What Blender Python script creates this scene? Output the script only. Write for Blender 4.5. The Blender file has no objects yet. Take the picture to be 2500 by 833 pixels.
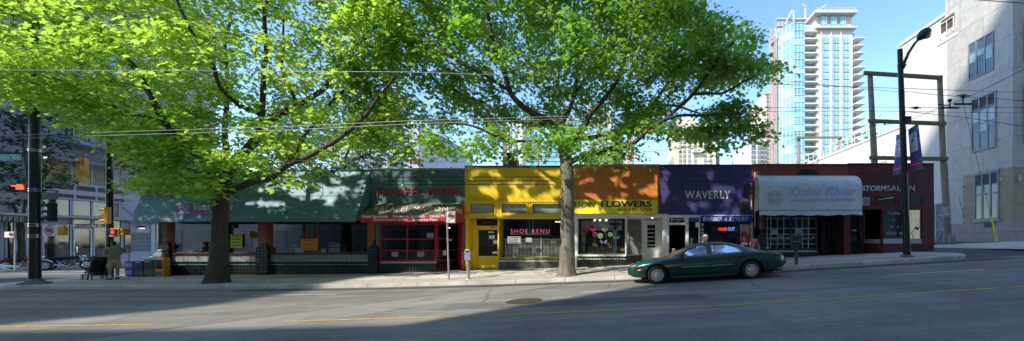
import bpy, math, random
import numpy as np
from mathutils import Vector, Matrix, Euler, noise as mnoise

random.seed(11)
rng = np.random.default_rng(11)
sc = bpy.context.scene
col = sc.collection
R = math.radians
EZ = 1.75                      # eye height of the camera above the street datum
X0, HY, F = 1500.0, 592.0, 900.0
DF = 18.5                      # distance of the shop fronts
DK = 14.2                      # distance of the kerb
SUN_AZ, SUN_EL = 46.0, 42.0    # light travels towards +Y and +X


def P(px, py, d):
    return Vector(((px - X0) * d / F, d, EZ + (HY - py) * d / F))


def FX(px, d=DF):
    return (px - X0) * d / F


def FZ(py, d=DF):
    return EZ + (HY - py) * d / F


def ray_plane(px, py, p0, n):
    d = Vector(((px - X0) / F, 1.0, (HY - py) / F))
    c = Vector((0, 0, EZ))
    t = (p0 - c).dot(n) / d.dot(n)
    return c + d * t


# ---------------------------------------------------------------- terrain
RX = [-400, -60, -24, -12.6, -8, -3.2, 1.45, 4.5, 7.1, 13.4, 20, 30, 60, 400]
RZ = [-1.95, -1.85, -1.80, -1.77, -1.70, -1.56, -1.38, -1.20, -1.02, -.64, -.27, .12, .5, .9]
BX = [-400, -60, -22.2, -11.9, -6.2, 1.23, 7, 12.5, 16, 20, 24, 30, 60, 400]
BZ = [-1.95, -1.80, -1.665, -1.56, -1.38, -1.13, -.82, -.60, -.40, -.12, .05, .2, .5, .9]


def _sm(x, xs, zs):
    return sum(float(np.interp(x + o, xs, zs)) * w for o, w in ((-1.6, .1), (-.8, .22), (0, .36), (.8, .22), (1.6, .1)))


def road_z(x):
    return EZ + _sm(x, RX, RZ)


def base_z(x):
    return EZ + _sm(x, BX, BZ)


def walk_z(x, y):
    k = road_z(x) + .13
    t = min(1.0, max(0.0, (y - DK) / (DF - DK)))
    return k * (1 - t) + base_z(x) * t


# ---------------------------------------------------------------- materials
def lin(r, g, b):
    def c(v):
        v /= 255.0
        return v / 12.92 if v <= .04045 else ((v + .055) / 1.055) ** 2.4
    return (c(r), c(g), c(b), 1)


class NT:
    def __init__(s, name):
        s.m = bpy.data.materials.new(name)
        s.m.use_nodes = True
        s.t = s.m.node_tree
        s.b = s.t.nodes['Principled BSDF']
        s.out = s.t.nodes['Material Output']

    def n(s, ty, **kw):
        o = s.t.nodes.new('ShaderNode' + ty)
        for k, v in kw.items():
            if k in o.inputs.keys():
                o.inputs[k].default_value = v
            else:
                setattr(o, k, v)
        return o

    def l(s, a, b):
        s.t.links.new(a, b)

    def pos(s):
        return s.n('NewGeometry').outputs['Position']

    def wall(s):
        """(x+y, z) coordinates for vertical surfaces"""
        sp = s.n('SeparateXYZ')
        s.l(s.pos(), sp.inputs[0])
        a = s.n('Math', operation='ADD')
        s.l(sp.outputs[0], a.inputs[0]); s.l(sp.outputs[1], a.inputs[1])
        cb = s.n('CombineXYZ')
        s.l(a.outputs[0], cb.inputs[0]); s.l(sp.outputs[2], cb.inputs[1])
        return cb.outputs[0], a.outputs[0], sp.outputs[2]

    def noise(s, scale, detail=4, rough=.6, vec=None, stretch=None):
        t = s.n('TexNoise', Scale=scale, Detail=detail, Roughness=rough)
        v = vec or s.pos()
        if stretch:
            mp = s.n('Mapping')
            mp.inputs['Scale'].default_value = stretch
            s.l(v, mp.inputs[0]); v = mp.outputs[0]
        s.l(v, t.inputs['Vector'])
        return t.outputs['Fac']

    def ramp(s, fac, stops):
        r = s.n('ValToRGB')
        e = r.color_ramp.elements
        while len(e) < len(stops):
            e.new(.5)
        for i, (p, c) in enumerate(stops):
            e[i].position = p
            e[i].color = c if len(c) == 4 else (*c, 1)
        s.l(fac, r.inputs[0])
        return r.outputs[0]

    def mix(s, fac, a, b, mode='MIX'):
        m = s.n('MixRGB', blend_type=mode)
        for i, v in ((0, fac), (1, a), (2, b)):
            if hasattr(v, 'links') or hasattr(v, 'is_linked'):
                s.l(v, m.inputs[i])
            elif i == 0:
                m.inputs[0].default_value = v
            else:
                m.inputs[i].default_value = v if len(v) == 4 else (*v, 1)
        return m.outputs[0]

    def bump(s, h, strength=.3, dist=.02):
        b = s.n('Bump', Strength=strength, Distance=dist)
        s.l(h, b.inputs['Height'])
        s.l(b.outputs[0], s.b.inputs['Normal'])


MATS = {}


def mat(name, c, rough=.7, metal=0.0, var=.18, scale=3.0, streak=0.0, bump=0.0, bscale=40.0, spec=.4, coat=0.0, emit=0.0, grime=0.0):
    if name in MATS:
        return MATS[name]
    t = NT(name)
    c = tuple(c[:3]) + (1,)
    b = t.b
    lo = tuple(v * (1 - var) for v in c[:3]); hi = tuple(min(1, v * (1 + var)) for v in c[:3])
    o = t.ramp(t.noise(scale), [(.3, lo), (.7, hi)])
    if streak:
        s2 = t.noise(1.0, 3, .7, stretch=(5, 5, .5))
        o = t.mix(t.ramp(s2, [(.42, (0, 0, 0)), (.72, (streak,) * 3)]), o, tuple(v * .4 for v in c[:3]))
    if grime:
        s3 = t.noise(11, 6, .7)
        o = t.mix(t.ramp(s3, [(.5, (0, 0, 0)), (.75, (grime,) * 3)]), o, (.06, .055, .05))
    t.l(o, b.inputs['Base Color'])
    rr = t.ramp(t.noise(scale * 2.3), [(.3, (max(0, rough - .08),) * 3), (.7, (min(1, rough + .08),) * 3)])
    t.l(rr, b.inputs['Roughness'])
    b.inputs['Metallic'].default_value = metal
    b.inputs['Specular IOR Level'].default_value = spec
    if coat:
        b.inputs['Coat Weight'].default_value = coat
        b.inputs['Coat Roughness'].default_value = .04
    if bump:
        t.bump(t.noise(bscale, 5), bump, .02)
    if emit:
        t.l(o, b.inputs['Emission Color'])
        b.inputs['Emission Strength'].default_value = emit
    MATS[name] = t.m
    return t.m


def glass(name, tint=(.8, .85, .85), refl=1.0, base=.04, rough=0.0):
    if name in MATS:
        return MATS[name]
    t = NT(name)
    t.t.nodes.remove(t.b)
    tr = t.n('BsdfTransparent', Color=(*tint, 1))
    gl = t.n('BsdfGlossy', Roughness=rough, Color=(.95, .97, 1, 1))
    fr = t.n('Fresnel', IOR=1.5)
    ml = t.n('Math', operation='MULTIPLY_ADD', use_clamp=True)
    t.l(fr.outputs[0], ml.inputs[0]); ml.inputs[1].default_value = refl; ml.inputs[2].default_value = base
    mx = t.n('MixShader')
    t.l(ml.outputs[0], mx.inputs[0]); t.l(tr.outputs[0], mx.inputs[1]); t.l(gl.outputs[0], mx.inputs[2])
    t.l(mx.outputs[0], t.out.inputs[0])
    MATS[name] = t.m
    return t.m


def tiles(name, c1, c2, grout, w, h, mortar=.006, offset=.5, rough=.35, bump=.3, var=.1):
    """brick / tile / stone panel pattern in wall coordinates"""
    if name in MATS:
        return MATS[name]
    t = NT(name)
    v, _, _ = t.wall()
    br = t.n('TexBrick', Scale=1.0, offset=offset)
    br.inputs['Brick Width'].default_value = w; br.inputs['Row Height'].default_value = h
    br.inputs['Mortar Size'].default_value = mortar; br.inputs['Mortar Smooth'].default_value = .1
    br.inputs['Color1'].default_value = (*c1[:3], 1); br.inputs['Color2'].default_value = (*c2[:3], 1)
    br.inputs['Mortar'].default_value = (*grout[:3], 1)
    t.l(v, br.inputs['Vector'])
    nz = t.noise(2.2, 6, .65)
    o = t.mix(1.0, br.outputs['Color'], t.ramp(nz, [(.25, (1 - var * 2.2,) * 3), (.75, (1, 1, 1))]), 'MULTIPLY')
    st = t.noise(1.0, 3, .7, stretch=(4, 4, .35))
    o = t.mix(t.ramp(st, [(.5, (0, 0, 0)), (.85, (.22,) * 3)]), o, tuple(x * .45 for x in c1[:3]))
    t.l(o, t.b.inputs['Base Color'])
    t.b.inputs['Roughness'].default_value = rough
    inv = t.n('Math', operation='SUBTRACT'); inv.inputs[0].default_value = 1
    t.l(br.outputs['Fac'], inv.inputs[1])
    t.bump(inv.outputs[0], bump, .01)
    MATS[name] = t.m
    return t.m


def lines_mat(name, c, line, pitch, width, axis='z', rough=.6, var=.1, bump=.4):
    """regular grooves (siding, boards, slats)"""
    if name in MATS:
        return MATS[name]
    t = NT(name)
    _, h, z = t.wall()
    d = t.n('Math', operation='DIVIDE'); t.l(z if axis == 'z' else h, d.inputs[0]); d.inputs[1].default_value = pitch
    f = t.n('Math', operation='FRACT'); t.l(d.outputs[0], f.inputs[0])
    r = t.ramp(f.outputs[0], [(0, (1,) * 3), (width, (1,) * 3), (width + .04, (0,) * 3)])
    nz = t.ramp(t.noise(2.0, 5, .6), [(.3, tuple(x * (1 - var) for x in c[:3])), (.7, tuple(x * (1 + var) for x in c[:3]))])
    o = t.mix(r, nz, line)
    t.l(o, t.b.inputs['Base Color'])
    t.b.inputs['Roughness'].default_value = rough
    t.bump(f.outputs[0], bump, .03)
    MATS[name] = t.m
    return t.m


def checker_mat(name, c1, c2, size):
    t = NT(name)
    v, _, _ = t.wall()
    ck = t.n('TexChecker', Scale=1.0 / size)
    ck.inputs['Color1'].default_value = (*c1, 1); ck.inputs['Color2'].default_value = (*c2, 1)
    mp = t.n('Mapping'); mp.inputs['Location'].default_value = (0, 0, .013)
    t.l(v, mp.inputs[0]); t.l(mp.outputs[0], ck.inputs['Vector'])
    t.l(ck.outputs[0], t.b.inputs['Base Color'])
    t.b.inputs['Roughness'].default_value = .35
    MATS[name] = t.m
    return t.m


# ---------------------------------------------------------------- mesh building
ORG = {}


class MB:
    def __init__(s):
        s.v = []; s.f = []

    def add(s, vs, fs):
        n = len(s.v)
        s.v += [tuple(v) for v in vs]
        s.f += [tuple(i + n for i in f) for f in fs]
        return s

    def box(s, x0, x1, y0, y1, z0, z1):
        if x0 > x1: x0, x1 = x1, x0
        if y0 > y1: y0, y1 = y1, y0
        if z0 > z1: z0, z1 = z1, z0
        return s.add([(x0, y0, z0), (x1, y0, z0), (x1, y1, z0), (x0, y1, z0), (x0, y0, z1), (x1, y0, z1), (x1, y1, z1), (x0, y1, z1)],
                     [(0, 3, 2, 1), (4, 5, 6, 7), (0, 1, 5, 4), (1, 2, 6, 5), (2, 3, 7, 6), (3, 0, 4, 7)])

    def fbox(s, px0, px1, pt, pb, y0, y1, d=DF):
        return s.box(FX(px0, d), FX(px1, d), y0, y1, FZ(pb, d), FZ(pt, d))

    def bar(s, a, b, w, h=None, up=(0, 0, 1)):
        """square bar from a to b"""
        a = Vector(a); b = Vector(b); h = h or w
        d = (b - a).normalized(); u = Vector(up)
        if abs(d.dot(u)) > .95: u = Vector((1, 0, 0))
        s1 = d.cross(u).normalized() * w / 2; s2 = s1.cross(d).normalized() * h / 2
        vs = [p + i * s1 + j * s2 for p in (a, b) for i, j in ((-1, -1), (1, -1), (1, 1), (-1, 1))]
        return s.add(vs, [(0, 1, 2, 3), (7, 6, 5, 4), (0, 4, 5, 1), (1, 5, 6, 2), (2, 6, 7, 3), (3, 7, 4, 0)])

    def tube(s, pts, rads, n=8, caps=True):
        pts = [Vector(p) for p in pts]
        if not hasattr(rads, '__len__'): rads = [rads] * len(pts)
        vs = []; fs = []; ref = None
        for i, p in enumerate(pts):
            d = (pts[min(i + 1, len(pts) - 1)] - pts[max(i - 1, 0)])
            d = d.normalized() if d.length > 1e-9 else Vector((0, 0, 1))
            if ref is None:
                ref = Vector((1, 0, 0)) if abs(d.x) < .8 else Vector((0, 1, 0))
            u = (ref - d * ref.dot(d))
            u = u.normalized() if u.length > 1e-6 else d.orthogonal().normalized()
            w = d.cross(u); ref = u
            for k in range(n):
                a = 2 * math.pi * k / n
                vs.append(p + (u * math.cos(a) + w * math.sin(a)) * rads[i])
        for i in range(len(pts) - 1):
            for k in range(n):
                fs.append((i * n + k, i * n + (k + 1) % n, (i + 1) * n + (k + 1) % n, (i + 1) * n + k))
        if caps:
            fs.append(tuple(range(n))[::-1]); fs.append(tuple(range((len(pts) - 1) * n, len(pts) * n)))
        return s.add(vs, fs)

    def prism(s, poly, vec):
        n = len(poly); vec = Vector(vec)
        vs = [Vector(p) for p in poly] + [Vector(p) + vec for p in poly]
        fs = [tuple(range(n))[::-1], tuple(range(n, 2 * n))] + [(i, (i + 1) % n, n + (i + 1) % n, n + i) for i in range(n)]
        return s.add(vs, fs)

    def poly(s, pts):
        return s.add(pts, [tuple(range(len(pts)))])

    def ell(s, c, r, nu=12, nv=8):
        c = Vector(c)
        if not hasattr(r, '__len__'): r = (r, r, r)
        vs = [c + Vector((0, 0, r[2]))]
        for j in range(1, nv):
            b = math.pi * j / nv
            for i in range(nu):
                a = 2 * math.pi * i / nu
                vs.append(c + Vector((r[0] * math.sin(b) * math.cos(a), r[1] * math.sin(b) * math.sin(a), r[2] * math.cos(b))))
        vs.append(c - Vector((0, 0, r[2])))
        fs = [(0, 1 + i, 1 + (i + 1) % nu) for i in range(nu)]
        for j in range(nv - 2):
            for i in range(nu):
                a = 1 + j * nu + i; b2 = 1 + j * nu + (i + 1) % nu
                fs.append((a, a + nu, b2 + nu, b2))
        L = len(vs) - 1
        fs += [(L, 1 + (nv - 2) * nu + (i + 1) % nu, 1 + (nv - 2) * nu + i) for i in range(nu)]
        return s.add(vs, fs)

    def disc(s, c, nrm, r, t, n=20, r2=None):
        """flat cylinder (or ring when r2 is given) with axis nrm"""
        c = Vector(c); d = Vector(nrm).normalized(); u = d.orthogonal().normalized(); w = d.cross(u)
        A = [2 * math.pi * k / n for k in range(n)]
        ring = lambda rr, o: [c + d * o + (u * math.cos(a) + w * math.sin(a)) * rr for a in A]
        if r2 is None:
            vs = ring(r, -t / 2) + ring(r, t / 2)
            return s.add(vs, [tuple(range(n))[::-1], tuple(range(n, 2 * n))] + [(k, (k + 1) % n, n + (k + 1) % n, n + k) for k in range(n)])
        vs = ring(r, -t / 2) + ring(r, t / 2) + ring(r2, t / 2) + ring(r2, -t / 2)
        fs = []
        for q in range(4):
            for k in range(n):
                fs.append((q * n + k, q * n + (k + 1) % n, ((q + 1) % 4) * n + (k + 1) % n, ((q + 1) % 4) * n + k))
        return s.add(vs, fs)

    def torus(s, c, nrm, Rr, r, n=28, m=10, flat=1.0):
        c = Vector(c); d = Vector(nrm).normalized(); u = d.orthogonal().normalized(); w = d.cross(u)
        vs = []; fs = []
        for i in range(n):
            a = 2 * math.pi * i / n; e = u * math.cos(a) + w * math.sin(a)
            for j in range(m):
                b = 2 * math.pi * j / m
                vs.append(c + e * (Rr + r * math.cos(b)) + d * r * flat * math.sin(b))
        for i in range(n):
            for j in range(m):
                fs.append((i * m + j, ((i + 1) % n) * m + j, ((i + 1) % n) * m + (j + 1) % m, i * m + (j + 1) % m))
        return s.add(vs, fs)

    def build(s, name, m, parent=None, smooth=False, bevel=0.0, local=False, subsurf=0, org=None):
        me = bpy.data.meshes.new(name)
        o = bpy.data.objects.new(name, me)
        col.objects.link(o)
        if parent is None:
            if org is None:
                a = np.array(s.v)
                org = Vector((float(a[:, 0].mean()), float(a[:, 1].mean()), float(a[:, 2].min())))
            o.location = org
        else:
            org = Vector((0, 0, 0)) if local else ORG[parent]
            o.parent = parent
        me.from_pydata([(v[0] - org[0], v[1] - org[1], v[2] - org[2]) for v in s.v], [], s.f)
        me.update()
        if m: me.materials.append(m)
        if smooth:
            me.polygons.foreach_set('use_smooth', [True] * len(me.polygons))
            if smooth != 'all':
                try: me.set_sharp_from_angle(angle=R(40))
                except Exception: pass
        if bevel:
            b = o.modifiers.new('Bevel', 'BEVEL'); b.width = bevel; b.segments = 2; b.limit_method = 'ANGLE'; b.harden_normals = False
        if subsurf:
            b = o.modifiers.new('Subdivision', 'SUBSURF'); b.levels = b.render_levels = subsurf
        ORG[o] = Vector(org)
        return o


def tag(o, label=None, cat=None, group=None, kind=None):
    if label: o['label'] = label
    if cat: o['category'] = cat
    if group: o['group'] = group
    if kind: o['kind'] = kind
    return o


def thing(name, loc, label, cat, group=None, rot=(0, 0, 0), scale=None):
    o = bpy.data.objects.new(name, None)
    o.empty_display_size = .2
    col.objects.link(o)
    o.location = loc; o.rotation_euler = rot
    if scale: o.scale = (scale,) * 3 if not hasattr(scale, '__len__') else scale
    ORG[o] = Vector(loc)
    return tag(o, label, cat, group)


KIDS = {}


def copy_tree(o, parent=None):
    c = o.copy(); col.objects.link(c)
    if parent is not None: c.parent = parent
    ORG[c] = ORG.get(o, Vector((0, 0, 0)))
    for ch in list(o.children):
        copy_tree(ch, c)
    return c


# lettering is queued and turned into meshes once, at the end
TEXTS = []


def letters(body, LL, U, V, nrm, m, parent, name='lettering', shear=0.0, bold=0.0, thick=.006, space=1.0, local=False):
    TEXTS.append((body, Vector(LL), Vector(U), Vector(V), Vector(nrm), m, parent, name, shear, bold, thick, space, local))


def ptext(body, px0, px1, pt, pb, m, parent, p0=None, n=(0, -1, 0), off=.012, slope=0.0, **kw):
    """lettering fitted between picture extents, standing on the plane through p0 with normal n"""
    n = Vector(n).normalized(); p0 = Vector((0, DF, 0)) if p0 is None else Vector(p0)
    LL = ray_plane(px0, pb, p0, n); LR = ray_plane(px1, pb + slope * (px1 - px0), p0, n); UL = ray_plane(px0, pt, p0, n)
    letters(body, LL + n * off, LR - LL, UL - LL, n, m, parent, **kw)


def flush_texts():
    objs = []
    for a in TEXTS:
        cu = bpy.data.curves.new('lettering', 'FONT')
        cu.body = a[0]; cu.shear = a[8]; cu.offset = a[9]; cu.space_character = a[11]; cu.resolution_u = 3
        cu.size = 1.0
        o = bpy.data.objects.new('lettering_curve', cu); col.objects.link(o)
        objs.append(o)
    bpy.context.view_layer.update()
    dg = bpy.context.evaluated_depsgraph_get()
    mes = [bpy.data.meshes.new_from_object(o.evaluated_get(dg)) for o in objs]
    for o in objs:
        cu = o.data
        bpy.data.objects.remove(o); bpy.data.curves.remove(cu)
    for a, me in zip(TEXTS, mes):
        body, LL, U, V, nrm, m, parent, name, sh, bo, th, sp, local = a
        vs = np.array([v.co[:] for v in me.vertices])
        fs = [tuple(p.vertices) for p in me.polygons]
        bpy.data.meshes.remove(me)
        if not len(vs): continue
        lo = vs.min(0); hi = vs.max(0); sz = np.maximum(hi - lo, 1e-6)
        pts = [LL + U * float((v[0] - lo[0]) / sz[0]) + V * float((v[1] - lo[1]) / sz[1]) for v in vs]
        mb = MB(); k = len(pts)
        mb.add(pts + [p - nrm * th for p in pts], fs)
        from collections import Counter
        cnt = Counter()
        for f in fs:
            for i in range(len(f)):
                e = (f[i], f[(i + 1) % len(f)]); cnt[tuple(sorted(e))] += 1
        for f in fs:
            for i in range(len(f)):
                e = (f[i], f[(i + 1) % len(f)])
                if cnt[tuple(sorted(e))] == 1:
                    mb.f.append((e[0], e[0] + k, e[1] + k, e[1]))
        mb.build(name, m, parent, local=local)


# ---------------------------------------------------------------- common materials
M_white = mat('white_paint', (.72, .71, .68), .5, var=.08, streak=.15)
M_black = mat('black_paint', (.02, .02, .022), .35, var=.2)
M_darkmetal = mat('dark_metal', (.06, .06, .065), .4, .6)
M_steel = mat('galvanised_steel', (.45, .46, .47), .42, .7, var=.15)
M_chrome = mat('chrome', (.75, .76, .78), .15, 1.0, var=.05)
M_rubber = mat('rubber', (.018, .018, .02), .75, var=.25, scale=20)
M_red = mat('red_paint', (.35, .022, .03), .4, var=.15)
M_yellow = mat('yellow_paint', (.80, .56, .025), .55, var=.08, streak=.12)
M_glass = glass('window_glass', (.86, .89, .88), .42, .0)
M_clear = glass('clear_glass', (.95, .97, .96), .5, .0)
M_paper = mat('white_paper', (.78, .78, .76), .8, var=.05)
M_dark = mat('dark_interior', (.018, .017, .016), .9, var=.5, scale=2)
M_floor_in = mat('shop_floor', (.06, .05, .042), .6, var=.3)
M_tileblk = tiles('black_tile', (.012, .012, .014), (.02, .02, .023), (.07, .07, .07), .155, .155, .008, 0.0, .22)
M_check = checker_mat('checked_tile_strip', (.04, .20, .12), (.62, .62, .56), .075)
M_concrete = mat('concrete', (.36, .345, .31), .85, var=.16, scale=2.5, streak=.2, bump=.25, grime=.25)
# ================================================================ camera, light, sky
cam = bpy.data.cameras.new('camera')
co = bpy.data.objects.new('camera', cam); col.objects.link(co)
co.location = (0, 0, EZ); co.rotation_euler = (R(90), 0, 0)
cam.sensor_width = 36; cam.lens = 36 * F / 2500
cam.shift_x = (1250 - X0) / 2500; cam.shift_y = (HY - 416.5) / 2500
cam.clip_end = 3000; cam.clip_start = .05
sc.camera = co
wd = bpy.data.worlds.new('World'); sc.world = wd; wd.use_nodes = True
nt = wd.node_tree
sky = nt.nodes.new('ShaderNodeTexSky'); sky.sky_type = 'NISHITA'; sky.sun_disc = False
sky.sun_elevation = R(SUN_EL); sky.sun_rotation = R(180 + SUN_AZ)
sky.air_density = 1.0; sky.dust_density = .25; sky.ozone_density = 2.2
bg = nt.nodes['Background']; bg.inputs[1].default_value = .38
hs = nt.nodes.new('ShaderNodeHueSaturation'); hs.inputs['Saturation'].default_value = 1.10
nt.links.new(sky.outputs[0], hs.inputs['Color']); nt.links.new(hs.outputs[0], bg.inputs[0])
ldir = Vector((math.sin(R(SUN_AZ)) * math.cos(R(SUN_EL)), math.cos(R(SUN_AZ)) * math.cos(R(SUN_EL)), -math.sin(R(SUN_EL))))
sun = bpy.data.lights.new('sun', 'SUN'); sun.energy = 7.0; sun.angle = R(1.1); sun.color = (1.0, .95, .86)
so = bpy.data.objects.new('sun', sun); col.objects.link(so)
so.rotation_euler = ldir.to_track_quat('-Z', 'Y').to_euler()
so.location = (-30, -30, 60)
sc.view_settings.view_transform = 'Standard'; sc.view_settings.look = 'None'; sc.view_settings.exposure = 0
sc.cycles.max_bounces = 10; sc.cycles.transparent_max_bounces = 16
sc.cycles.use_denoising = True

# ================================================================ ground, roads, pavements
def sheet(name, xs, ys, zf, m, dz=0.0):
    mb = MB(); nx, ny = len(xs), len(ys)
    for y in ys:
        for x in xs:
            mb.v.append((x, y, zf(x, y) + dz))
    for j in range(ny - 1):
        for i in range(nx - 1):
            a = j * nx + i
            mb.f.append((a, a + 1, a + nx + 1, a + nx))
    return tag(mb.build(name, m, None, smooth='all', org=Vector((0, 0, 0))), kind='structure')


def asphalt(name, base, patch=True):
    t = NT(name)
    p = t.pos()
    big = t.noise(.35, 5, .6)
    fine = t.noise(160, 2, .7)
    grit = t.n('TexVoronoi', Scale=75.0); t.l(p, grit.inputs['Vector'])
    lo = tuple(v * .66 for v in base); hi = tuple(v * 1.28 for v in base)
    o = t.ramp(big, [(.3, lo), (.7, hi)])
    o = t.mix(.85, o, t.ramp(fine, [(.25, (.5,) * 3), (.6, (1,) * 3), (.8, (1.5,) * 3)]), 'MULTIPLY')
    o = t.mix(t.ramp(grit.outputs['Distance'], [(.05, (.55,) * 3), (.16, (0,) * 3)]), o, tuple(v * 2.1 for v in base))
    o = t.mix(1.0, o, t.ramp(t.noise(14, 5, .75), [(.3, (.74,) * 3), (.7, (1.2,) * 3)]), 'MULTIPLY')
    # long wear along the driving direction
    st = t.noise(1.0, 4, .65, stretch=(.06, 1.6, 1))
    o = t.mix(1.0, o, t.ramp(st, [(.3, (.72,) * 3), (.7, (1.15,) * 3)]), 'MULTIPLY')
    if patch:
        # a diagonal trench patch across the street, and tar joints
        sp = t.n('SeparateXYZ'); t.l(p, sp.inputs[0])
        wob = t.noise(1.5, 3); 
        d = t.n('Math', operation='MULTIPLY_ADD'); t.l(sp.outputs[1], d.inputs[0]); d.inputs[1].default_value = -.80; t.l(sp.outputs[0], d.inputs[2])
        d2 = t.n('Math', operation='MULTIPLY_ADD'); t.l(wob, d2.inputs[0]); d2.inputs[1].default_value = .12; t.l(d.outputs[0], d2.inputs[2])
        m1 = t.ramp(t_map(t, d2.outputs[0], -18.0, -8.0), [(.0, (0,) * 3), (.34, (0,) * 3), (.345, (1,) * 3), (.57, (1,) * 3), (.575, (0,) * 3)])
        o = t.mix(m1, o, t.mix(.6, o, tuple(v * 1.05 for v in base)))
        m2 = t.ramp(t_map(t, d2.outputs[0], -18.0, -8.0), [(.33, (0,) * 3), (.337, (.8,) * 3), (.346, (0,) * 3), (.566, (0,) * 3), (.573, (.7,) * 3), (.582, (0,) * 3)])
        o = t.mix(m2, o, (.03, .03, .03))
        # tar cracks
        cr = t.n('TexVoronoi', Scale=.23, feature='DISTANCE_TO_EDGE')
        wv = t.n('MixRGB'); wv.inputs[0].default_value = .22
        n3 = t.n('TexNoise', Scale=.9, Detail=4.0); t.l(p, n3.inputs['Vector']); t.l(p, wv.inputs[1]); t.l(n3.outputs['Color'], wv.inputs[2])
        t.l(wv.outputs[0], cr.inputs['Vector'])
        gate = t.ramp(t.noise(.25, 2), [(.5, (0,) * 3), (.58, (.6,) * 3)])
        cm = t.mix(1.0, t.ramp(cr.outputs['Distance'], [(.0, (1,) * 3), (.0045, (.9,) * 3), (.008, (0,) * 3)]), gate, 'MULTIPLY')
        o = t.mix(cm, o, (.022, .022, .022))
        oil = t.ramp(t.noise(.8, 4, .6), [(.55, (0,) * 3), (.72, (.55,) * 3)])
        o = t.mix(oil, o, tuple(v * .55 for v in base))
    t.l(o, t.b.inputs['Base Color'])
    t.b.inputs['Roughness'].default_value = .82
    t.b.inputs['Specular IOR Level'].default_value = .3
    t.bump(t.noise(120, 3, .7), .5, .012)
    return t.m


def t_map(t, v, a, b):
    m = t.n('MapRange'); t.l(v, m.inputs[0]); m.inputs[1].default_value = a; m.inputs[2].default_value = b
    return m.outputs[0]


def paving(name, base, slab=1.5):
    t = NT(name)
    p = t.pos()
    br = t.n('TexBrick', Scale=1.0, offset=0.0)
    br.inputs['Brick Width'].default_value = slab; br.inputs['Row Height'].default_value = slab * .95
    br.inputs['Mortar Size'].default_value = .016; br.inputs['Mortar Smooth'].default_value = .2
    br.inputs['Color1'].default_value = (*base, 1); br.inputs['Color2'].default_value = (*[v * .9 for v in base], 1)
    br.inputs['Mortar'].default_value = (*[v * .4 for v in base], 1)
    t.l(p, br.inputs['Vector'])
    o = t.mix(1.0, br.outputs[0], t.ramp(t.noise(.9, 6, .65), [(.3, (.58,) * 3), (.7, (1.08,) * 3)]), 'MULTIPLY')
    o = t.mix(.7, o, t.ramp(t.noise(60, 3, .7), [(.3, (.7,) * 3), (.7, (1.15,) * 3)]), 'MULTIPLY')
    gum = t.n('TexVoronoi', Scale=2.2); t.l(p, gum.inputs['Vector'])
    o = t.mix(t.ramp(gum.outputs['Distance'], [(.05, (.5,) * 3), (.08, (0,) * 3)]), o, tuple(v * .35 for v in base))
    t.l(o, t.b.inputs['Base Color']); t.b.inputs['Roughness'].default_value = .9
    t.b.inputs['Specular IOR Level'].default_value = .2
    t.bump(t.noise(50, 4), .3, .01)
    return t.m


M_asph = asphalt('street_asphalt', (.252, .233, .202))
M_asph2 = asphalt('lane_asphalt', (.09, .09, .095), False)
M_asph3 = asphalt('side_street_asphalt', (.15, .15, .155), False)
M_pave = paving('pavement_concrete', (.66, .62, .55))
M_agg = mat('exposed_aggregate', (.42, .37, .30), .9, var=.3, scale=30, bump=.6, bscale=90, grime=.2)
M_kerb = paving('kerb_concrete', (.62, .58, .51), 1.9)
M_earth = mat('city_ground', (.16, .155, .145), .95, var=.2, scale=.3)

XS = [-400, -250, -160, -100, -70, -50] + [-40 + i for i in range(81)] + [45, 55, 80, 130, 220, 400]
sheet('ground', [-2500, -900] + XS + [900, 2500], [-2500, -800, -200, -60, -2, 16, 40, 100, 260, 800, 2500], lambda x, y: road_z(max(-400, min(400, x))) - .35, M_earth)
sheet('road', XS, [.9, 2.5, 5, 8, 11, 14.2], lambda x, y: road_z(x), M_asph)
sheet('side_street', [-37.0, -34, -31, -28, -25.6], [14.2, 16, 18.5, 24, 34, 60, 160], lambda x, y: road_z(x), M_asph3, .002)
sheet('road_further', [-400, -200, -100, -60, -38], [14.2, 15], lambda x, y: road_z(x), M_asph3, -.01)

# pavement in front of the shops: a rounded corner at the side street, an end at the lane
def corner_pts(r=2.2, n=8):
    return [(-25.6 + r - r * math.cos(math.pi / 2 * k / n) if False else -25.6 + r - r * math.sin(math.pi / 2 * (1 - k / n)), DK + r - r * math.cos(math.pi / 2 * (1 - k / n))) for k in range(n + 1)]


def pave_sheet(name, x0, x1, y0, y1, m, dz=0.0, step=.7):
    n = max(1, int((x1 - x0) / step)); xs = [x0 + (x1 - x0) * i / n for i in range(n + 1)]
    k = max(1, int((y1 - y0) / .9)); ys = [y0 + (y1 - y0) * i / k for i in range(k + 1)]
    return sheet(name, xs, ys, walk_z, m, dz)


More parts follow.
